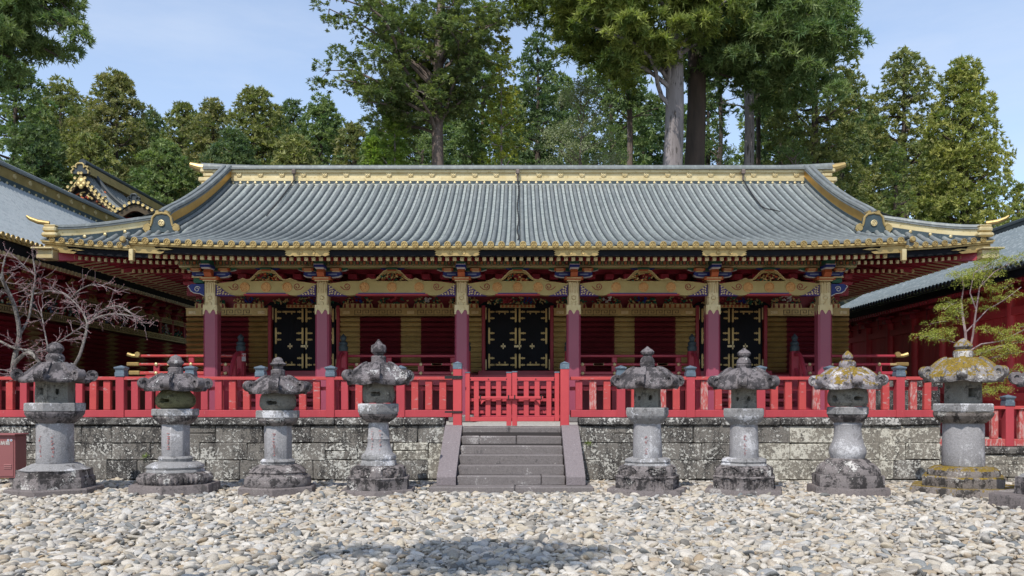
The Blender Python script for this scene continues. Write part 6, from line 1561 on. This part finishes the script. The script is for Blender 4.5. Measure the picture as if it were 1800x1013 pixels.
# right-hand crowns
conifer('tall conifer cut off by the top edge right of the twin cedars', 1432, -60, 54, 250, 8.5, 'olive', seed=301, dens=24, ncl=190, sc=.48, shape=.40)
conifer('rounded olive cedar behind the right end of the ridge', 1590, 98, 62, 225, 8, 'olive', seed=302, dens=26, ncl=170, sc=.48, shape=.38)
conifer('golden olive cedar sloping to the right edge above the right roof', 1695, 122, 50, 255, 5.5, 'gold', seed=303, dens=30, ncl=210, sc=.42, shape=.48)
conifer('green cypress low between the ridge end and the golden olive cedar', 1575, 265, 46, 120, 6, 'hinoki', seed=304, dens=22, ncl=90, sc=.5, kind='fan')
conifer('small cedar at the right edge above the dark roof ridge', 1790, 330, 58, 90, 6, 'olive', seed=305, dens=24, ncl=60, sc=.5)
# young light trees
conifer('lime green sapling left of the cypress trunk', 692, 165, 42, 105, 9, 'lime', 'fan', 34, 100, 311, .46, .12, 'twig', .62, 'young light green conifers behind the ridge')
conifer('small lime conifer low on the ridge beneath the cypress boughs', 655, 245, 40, 70, 9, 'lime', 'fan', 34, 60, 312, .46, .10, 'twig', .7, 'young light green conifers behind the ridge')
conifer('slender yellow-green conifer with a pale thin stem right of the cypress', 882, 75, 43, 135, 9, 'yellow', 'fan', 26, 100, 313, .46, .13, 'twig', .75, 'young light green conifers behind the ridge')
conifer('low green sapling between the cypress trunk and the yellowish conifer', 832, 200, 46, 90, 9, 'green', 'fan', 28, 70, 314, .46, .10, 'twig', .6, 'young light green conifers behind the ridge')
# grey-green broadleaf
def broadleaf(label, px, ytop, D, wpx, zb, col, seed, ncl=60, sc=.7, dens=16, tr=.16):
    g = np.random.default_rng(seed); x0 = PX(px, D); z1 = PZ(ytop, D); Rr = wpx/2*D/1500; zg = hillz(x0, D)
    t = thing('broadleaf_tree', label, 'tree', (x0, D, zg)); br = MB(); cl = []
    br.tube([(x0+.2*math.sin(i), D, zg-.3+(z1-1-zg)*i/7) for i in range(8)], [tr*(1-.8*i/7) for i in range(8)], 8)
    for i in range(ncl):
        u = g.random(); h = zb+(z1-zb)*u; rr = Rr*math.sin(PI*min(1, .15+.85*u)**.8)**.6*g.uniform(.3, 1); a = g.uniform(0, 6.28); cr = Rr*g.uniform(.16, .28)
        p = (x0+rr*math.cos(a), D+rr*math.sin(a), h); cl.append((*p, cr, cr*.6))
        if i % 2 == 0: limb_mesh(br, (x0, D, h-.4*rr-.3), p, .05, .012, g, .05, 4)
    br.build('trunk', M['bark_brown'], t); crown_of(t, 'leaf', cl, dens, sc, col, seed); return t
broadleaf('grey-green bushy broadleaf tree left of the twin grey trunks', 1022, 150, 46, 175, 9.5, 'grey', 321, 140, .42, 60)
broadleaf('bright green bushy tree seen low right of the twin grey trunks', 1262, 205, 56, 90, 10, 'green', 322, 60, .5, 40)
broadleaf('green bush above the ridge right of the pale slim trunk', 1395, 240, 50, 110, 9, 'green', 323, 60, .5, 40)
broadleaf('dark green bush low behind the cypress trunk', 740, 235, 50, 120, 10, 'green', 324, 60, .5, 40)
broadleaf('green bush on the ridge left of the slim brown trunk', 1075, 235, 52, 90, 10, 'green', 325, 60, .5, 40)
# slim trunks seen above the ridge
for lab, px, D, wpx, bk, ytop in (('slim brown trunk left of the twin grey trunks', 1106, 54, 12, 'bark_brown', 110), ('slim pale trunk right of the twin grey trunks', 1316, 52, 20, 'bark_grey', 80), ('thin dark trunk between the twin trunks and the pale slim trunk', 1266, 66, 8, 'bark_dark', 120), ('thin dark trunk close behind the pale slim trunk', 1332, 57, 9, 'bark_dark', 120)):
    x0 = PX(px, D); zg = hillz(x0, D); r = wpx/2*D/1500; t = thing('conifer_tree', lab, 'tree', (x0, D, zg))
    g = np.random.default_rng(px); mb = MB(); zt = PZ(ytop, D)
    mb.tube([(x0+.06*math.sin(i*1.3), D, zg-.3+(zt-zg)*i/8) for i in range(9)], [r*(1.1-.35*i/8) for i in range(9)], 10)
    cl = []
    for k in range(20):
        a = g.uniform(0, 6.28); h = zt-g.uniform(-3, 3.5); rr = g.uniform(.3, 2.6); p = (x0+rr*math.cos(a), D+rr*math.sin(a), h); cl.append((*p, g.uniform(.5, .95), .45)); limb_mesh(mb, (x0, D, h-.5), p, .05, .015, g, .05, 4)
    mb.build('trunk', M[bk], t); crown_of(t, 'sugi', cl, 28, .55, 'dark', px)
# the big sparse cypress
D = 42; x0 = PX(788, D); zg = hillz(x0, D); g = np.random.default_rng(51)
t = thing('cypress_tree', 'big open cypress with a reddish trunk and drooping boughs, left of centre', 'tree', (x0, D, zg))
mb = MB(); tx = lambda z: x0-.25+.25*math.cos(z*.22)-.012*(z-12); ztop = 33
mb.tube([(tx(zg+(ztop-zg)*i/16), D, zg-.3+(ztop-zg)*i/16) for i in range(17)], [.42*(1-.78*i/16) for i in range(17)], 11)
cl = []
BG = [(-1, 558, 85, 20, 215), (-1, 600, 60, 90, 190), (-1, 640, 20, 60, 165), (-1, 615, 168, 105, 215), (-1, 625, 120, 150, 200), (-1, 650, 195, 120, 240), (-1, 660, 205, 150, 225), (-1, 690, 130, 110, 250), (-1, 700, 60, 40, 150), (-1, 680, 0, 20, 110), (-1, 720, 160, 130, 230), (-1, 735, 95, 90, 190), (1, 905, 15, 60, 130), (1, 880, 50, 90, 175), (1, 860, 90, 110, 190), (1, 840, 30, 50, 120), (1, 850, 130, 140, 210), (1, 830, 165, 160, 230), (1, 820, 100, 90, 180), (-1, 620, -20, 0, 120), (1, 870, -20, 10, 100), (-1, 590, 30, 60, 160), (-1, 760, 40, 60, 130), (1, 805, 55, 60, 120), (-1, 745, 130, 150, 220), (1, 812, 140, 150, 215)]
for (sd, px, py, _, y0) in BG:
    yy = D+g.uniform(-3.2, 3.2); e = np.array([PX(px, D), yy, PZ(py, D)]); z0 = PZ(y0, D); s_ = np.array([tx(z0), D, z0])
    pl_ = limb_mesh(mb, s_, e, .10, .022, g, .10, 9, .6); L = np.linalg.norm(e-s_)
    for j in range(3, 10):
        p = np.array(pl_[j])
        for q in range(2):
            o_ = g.normal(0, 1, 3)*np.array([.55, .8, .35])*(.5+L*.06); pp = p+o_+np.array([0, 0, -.15]); cl.append((*pp, g.uniform(.30, .52), g.uniform(.22, .36)))
            if q == 0: limb_mesh(mb, p, pp, .03, .01, g, .05, 3)
for i in range(30):
    a = g.uniform(0, 6.28); z = g.uniform(20, 31); rr = g.uniform(.5, 5)*(33-z)/13+.6; cl.append((tx(z)+rr*math.cos(a), D+rr*math.sin(a), z, g.uniform(.5, .8), .4))
mb.build('trunk', M['bark_brown'], t); crown_of(t, 'fan', cl, 200, .38, 'hinoki', 52, .1)
# twin giant cedars
def giant(label, px, D, rpx, bark, limbs, clx, seed, col, ytop=-260):
    g = np.random.default_rng(seed); x0 = PX(px, D); zg = hillz(x0, D); r = rpx*D/1500
    t = thing('cedar_tree', label, 'tree', (x0, D, zg), 'giant twin cedars behind the ridge'); mb = MB(); zt = PZ(ytop, D)
    n = 20; mb.tube([(x0+.08*math.sin(i*.7)+.012*i, D, zg-.3+(zt-zg)*i/n) for i in range(n+1)], [r*(1.12-.12*min(1, i/5)-.62*max(0, i/n-.25)) for i in range(n+1)], 18)
    cl = []
    for (xe, ye, y0, dy) in limbs:
        e = np.array([PX(xe, D), D+dy, PZ(ye, D)]); s_ = np.array([x0, D+dy*.05, PZ(y0, D)]); pl_ = limb_mesh(mb, s_, e, .13, .035, g, .06, 9, .8); L = np.linalg.norm(e-s_)
        for j in range(4, 10):
            for q in range(2): pp = np.array(pl_[j])+g.normal(0, 1, 3)*np.array([.75, .9, .45]); cl.append((*pp, g.uniform(.42, .80), g.uniform(.26, .42)))
    for (xa, ya, rr) in clx:
        for k in range(4): cl.append((PX(xa, D)+g.normal(0, .8), D+g.uniform(-4.0, 3.0), PZ(ya, D)+g.normal(0, .5), rr*g.uniform(.7, 1.15), rr*.62))
    mb.build('trunk', M[bark], t); crown_of(t, 'pine', cl, 70, .52, col, seed, .2); return t
giant('giant cedar with a pale silvery trunk, left of the twin pair', 1179, 44, 19.5, 'bark_grey',
 [(985, 20, 150, -1.5), (1020, 70, 190, -2.5), (1060, 115, 160, -2), (1090, 40, 165, -2.5), (1000, -20, 80, 0), (1110, 90, 130, -1), (1290, 20, 110, -2), (1240, 60, 130, -2.5), (1060, 0, 60, -3), (960, 8, 100, .5), (1010, 45, 120, 1)],
 [(1030, 20, 1.0), (1080, 60, 1.0), (1120, 20, 1.1), (1180, 20, 1.0), (1070, 110, .8), (1240, 30, 1.1), (1000, 60, .8), (1160, -20, 1.2), (1090, -30, 1.2), (1020, -40, 1.1), (960, -30, .9)], 61, 'cedar')
giant('giant cedar with a darker furrowed trunk, right of the twin pair', 1218, 46.5, 19.5, 'bark_dark',
 [(1430, 70, 75, -1), (1380, 40, 90, -2.5), (1330, 120, 110, -2), (1300, 80, 100, 1), (1400, 130, 110, 0), (1460, 20, 40, 1), (1280, 150, 120, -1)],
 [(1300, 30, 1.2), (1350, 70, 1.2), (1400, 40, 1.2), (1290, 110, 1.0), (1345, 140, 1.0), (1410, 110, 1.1), (1260, 60, 1.0), (1450, 70, 1.0), (1330, -20, 1.3), (1420, -20, 1.2), (1250, 130, .8), (1370, 170, .9), (1200, 60, 1.0), (1420, 170, .9), (1460, 140, .8)], 62, 'green')
# near cedar at the left edge, its branches entering the frame
D = 30; g = np.random.default_rng(71); x0 = PX(-120, D); t = thing('cedar_tree', 'dark cedar at the top left corner with boughs reaching into the frame', 'tree', (x0, D, 1.08))
mb = MB(); mb.tube([(x0, D, 1+i*2.4) for i in range(11)], [.5*(1-.07*i) for i in range(11)], 12); cl = []
for (xe, ye, y0, n_) in ((128, 62, -20, 7), (105, 30, -40, 8), (45, 72, 60, 5), (78, 80, 20, 5), (122, 20, -90, 7), (30, 20, -20, 5), (15, 55, 40, 5), (75, 0, -60, 6), (-40, 130, 120, 5), (5, 92, 80, 3), (95, -30, -90, 6), (20, -30, -60, 6), (-60, 190, 180, 5)):
    e = np.array([PX(xe, D), D+g.uniform(-1.5, 1.5), PZ(ye, D)]); s_ = np.array([x0, D, PZ(y0, D)]); pl_ = limb_mesh(mb, s_, e, .16, .03, g, .08, 9, .5)
    for j in range(10-n_, 10):
        for q in range(3): pp = np.array(pl_[j])+g.normal(0, 1, 3)*np.array([.32, .5, .26]); cl.append((*pp, g.uniform(.26, .45), .24))
mb.build('trunk', M['bark_dark'], t); crown_of(t, 'pine', cl, 200, .33, 'green', 72, .25)
# tall cedar behind the viewpoint: its bough shades the pebbles
g = np.random.default_rng(81); t = thing('cedar_tree', 'tall cedar behind the viewpoint whose bough shades the pebbles', 'tree', (-12, -4, 0))
mb = MB(); mb.tube([(-12, -4, i*1.6) for i in range(10)], [.55*(1-.06*i) for i in range(10)], 12); cl = []
for (e, k) in (((-2.6, 2.6, 8.0), 10), ((-1.8, 2.9, 8.1), 10), ((-3.2, 3.0, 8.4), 8)):
    pl_ = limb_mesh(mb, (-12, -4, 9.5), e, .14, .03, g, .06, 9, .3)
    for j in (8, 9, 9):
        for q in range(3): pp = np.array(pl_[-1 if j == 9 else -2])+g.normal(0, 1, 3)*np.array([.5, .16, .15]); cl.append((*pp, .30, .16))
mb.build('trunk', M['bark_dark'], t); crown_of(t, 'pine', cl, 110, .42, 'dark', 82)
# ------------------------------------------------------------------ bare plum at left, with lichen and pink buds
def twigs(mb, buds, p, d, L, r, depth, g):
    p = np.array(p, float); d = np.array(d, float); d /= np.linalg.norm(d); n = 4; pts_ = [tuple(p)]
    q = p.copy(); dd = d.copy()
    for i in range(n):
        dd = dd+g.normal(0, .17, 3); dd[2] += .02; dd /= np.linalg.norm(dd); q = q+dd*L/n; pts_.append(tuple(q))
        if depth > 0 and i > 0:
            for _ in range(1 if depth > 1 else g.integers(1, 3)):
                nd = dd+g.normal(0, .62, 3); nd[1] *= .8; twigs(mb, buds, q, nd, L*g.uniform(.45, .72), r*.6, depth-1, g)
        if depth == 0 and g.random() < .35: buds.append(tuple(q+g.normal(0, .012, 3)))
    buds.append(tuple(q)); mb.tube(pts_, [max(.0025, r*(1-.55*i/n)) for i in range(n+1)], 5 if r > .012 else 4, 1 if r < .02 else 0, False)
t = thing('plum_tree', 'bare lichen-covered plum with pink buds behind the left fence', 'tree', (PX(18, 19), 19, 1.08)); g = np.random.default_rng(91)
mb = MB(); buds = []
LS = .58
LIMBS = [([(20, 720, 19), (24, 640, 19), (34, 590, 19.05), (26, 540, 18.9), (8, 500, 18.8), (-10, 470, 18.7)], .10, .05), ([(24, 640, 19), (50, 620, 18.8), (75, 645, 18.6), (98, 680, 18.5)], .075, .05),
 ([(34, 590, 19.05), (50, 560, 19.2), (57, 520, 19.3), (62, 485, 19.3), (58, 455, 19.3)], .05, .02), ([(26, 540, 18.9), (12, 510, 18.6), (4, 480, 18.4), (10, 450, 18.4)], .05, .02),
 ([(112, 715, 19.2), (122, 660, 19.2), (140, 625, 19.2), (150, 590, 19.25), (154, 570, 19.3)], .07, .045), ([(154, 570, 19.3), (146, 550, 19.4), (134, 535, 19.4), (124, 525, 19.5)], .035, .018), ([(154, 570, 19.3), (172, 558, 19.1), (200, 552, 19.0), (232, 556, 18.9)], .035, .014),
 ([(75, 645, 18.6), (62, 622, 18.5), (84, 614, 18.4), (120, 590, 18.4), (150, 572, 18.4)], .03, .012), ([(84, 610, 18.4), (78, 580, 18.4), (72, 545, 18.5)], .026, .012), ([(124, 525, 19.5), (110, 515, 19.6), (80, 512, 19.6), (50, 520, 19.6)], .022, .010), ([(124, 525, 19.5), (140, 510, 19.3), (165, 500, 19.2), (190, 505, 19.2)], .022, .010), ([(154, 570, 19.3), (180, 545, 19.2), (215, 540, 19.1), (255, 575, 19.0)], .024, .009), ([(0, 600, 19), (25, 612, 18.9), (60, 618, 18.8)], .04, .05), ([(-30, 660, 18.6), (0, 650, 18.5), (30, 660, 18.4)], .03, .012), ([(62, 485, 19.3), (45, 470, 19.2), (30, 455, 19.1)], .02, .008)]
for pl_, r0, r1 in LIMBS:
    pts_ = [P(*q) for q in pl_]; n = len(pts_)
    V_ = [Vector(p) for p in pts_]; sm_ = []
    for i in range(n-1):
        for k in range(4):
            t_ = k/4; p0, p1, p2, p3 = V_[max(0, i-1)], V_[i], V_[i+1], V_[min(n-1, i+2)]
            sm_.append(.5*((2*p1)+(p2-p0)*t_+(2*p0-5*p1+4*p2-p3)*t_*t_+(3*p1-p0-3*p2+p3)*t_**3))
    sm_.append(V_[-1]); mb.tube(sm_, [LS*(r0+(r1-r0)*i/(len(sm_)-1))+g.uniform(0, .006) for i in range(len(sm_))], 8)
    if r0 < .06 or True:
        m_ = len(sm_)
        for i in range(m_//2 if r0 > .04 else 2, m_, 2 if r0 > .04 else 1):
            d = sm_[min(i+1, m_-1)]-sm_[max(i-1, 0)]
            for _ in range(1 if g.random() < .6 else 2):
                nd = np.array(d.normalized())+g.normal(0, .75, 3)*np.array([1, .7, .8]); twigs(mb, buds, sm_[i], nd, g.uniform(.20, .42), .007, 1 if g.random() < .6 else 0, g)
mb.build('branches', [M['bark_lichen'], M['twig']], t)
bm_ = MB()
for b_ in buds:
    if g.random() < .8: s_ = g.uniform(.005, .010); bm_.add([(b_[0]+s_, b_[1], b_[2]), (b_[0]-s_, b_[1], b_[2]), (b_[0], b_[1]+s_, b_[2]), (b_[0], b_[1]-s_, b_[2]), (b_[0], b_[1], b_[2]+1.3*s_), (b_[0], b_[1], b_[2]-1.3*s_)], [(0,2,4),(2,1,4),(1,3,4),(3,0,4),(2,0,5),(1,2,5),(3,1,5),(0,3,5)])
bm_.build('buds', M['bud'], t, kind='stuff')
# ------------------------------------------------------------------ light green tree at right
t = thing('maple_tree', 'slender tree with pale branches and fresh yellow-green leaves behind the mossy lantern', 'tree', (PX(1698, 18.6), 18.6, .56)); g = np.random.default_rng(95)
mb = MB(); cl = []
ML = [([(1700, 740, 18.6), (1699, 640, 18.6), (1697, 585, 18.6), (1692, 555, 18.6), (1690, 530, 18.7)], .05, .03, []), ([(1700, 640, 18.6), (1710, 590, 18.5), (1716, 545, 18.4), (1722, 505, 18.3), (1748, 478, 18.2), (1790, 455, 18.1)], .034, .012, [(1730, 500), (1752, 487), (1775, 465), (1795, 455)]),
 ([(1697, 585, 18.6), (1712, 570, 18.7), (1735, 545, 18.8), (1765, 528, 18.9), (1795, 505, 19.0)], .024, .010, [(1735, 545), (1755, 528), (1778, 518), (1765, 508), (1745, 512), (1715, 530)]), ([(1692, 555, 18.6), (1680, 540, 18.5), (1672, 535, 18.4), (1660, 545, 18.3)], .02, .009, [(1680, 545), (1668, 555), (1662, 565), (1685, 560), (1675, 535), (1660, 540)]),
 ([(1690, 530, 18.7), (1694, 505, 18.6), (1690, 485, 18.5), (1680, 482, 18.5)], .022, .009, [(1680, 485), (1695, 482), (1710, 490), (1690, 500), (1715, 478), (1728, 470)]), ([(1716, 545, 18.4), (1705, 515, 18.3), (1712, 480, 18.2), (1742, 462, 18.2)], .02, .009, [(1725, 475), (1740, 462), (1750, 455), (1715, 490)]),
 ([(1699, 610, 18.6), (1670, 600, 18.4), (1640, 592, 18.3), (1618, 590, 18.2)], .016, .006, [(1625, 592), (1640, 590), (1655, 587), (1670, 592), (1660, 598), (1635, 596)]), ([(1700, 620, 18.6), (1725, 605, 18.5), (1760, 600, 18.4), (1800, 580, 18.3), (1830, 560, 18.2)], .026, .012, [(1765, 595), (1780, 585), (1795, 575), (1775, 600), (1730, 580), (1790, 598), (1755, 585)]),
 ([(1708, 625, 18.6), (1735, 618, 18.3), (1765, 606, 18.1), (1805, 600, 18.0)], .024, .012, [(1770, 612), (1790, 600)]), ([(1708, 640, 18.6), (1735, 632, 18.4), (1770, 622, 18.3), (1805, 618, 18.2)], .02, .008, [(1735, 620), (1755, 615), (1775, 618), (1790, 622), (1745, 628), (1725, 622)]), ([(1705, 690, 18.6), (1735, 665, 18.4), (1760, 655, 18.3), (1800, 650, 18.2)], .018, .008, [(1760, 660), (1780, 668), (1790, 655), (1745, 672), (1735, 692), (1750, 688), (1765, 685)]), ([(1722, 505, 18.3), (1735, 480, 18.4), (1752, 460, 18.5)], .014, .006, [(1745, 470), (1755, 458), (1735, 485)])]
for pl_, r0, r1, lv in ML:
    pts_ = [P(*q) for q in pl_]; mb.tube(pts_, [.72*(r0+(r1-r0)*i/(len(pts_)-1)) for i in range(len(pts_))], 7)
    Dm = pl_[-1][2]
    for (a, b2) in lv:
        q = P(a, b2, Dm+g.uniform(-.25, .25)); cl.append((*q, .20, .09)); 
        for _ in range(2): e = np.array(q)+g.normal(0, .10, 3)*np.array([1, 1, .6]); cl.append((*e, .16, .08)); limb_mesh(mb, q, e, .006, .002, g, .03, 3)
mb.build('trunk', M['twig'], t); crown_of(t, 'maple', cl, 480, .125, 'yellow', 96, .6)
# a few loose fern-like sprigs on the wall
for lab, px, py in (('small green weed growing from the wall right of the steps', 1034, 781), ('tiny moss tuft on the wall between the second and third lanterns', 256, 803)):
    q = P(px, py, 16.57); o = crown_of(None, 'leaf', [(q[0], q[1], q[2], .05, .04)], 12000, .07, 'lime', int(px), .4, 'weed'); tag(o, lab, 'weed')

for o in bpy.data.objects:
    if o.type == 'MESH' and o.parent and ('carving' in o.name or 'meander' in o.name or 'inscription' in o.name): o['kind'] = 'stuff'
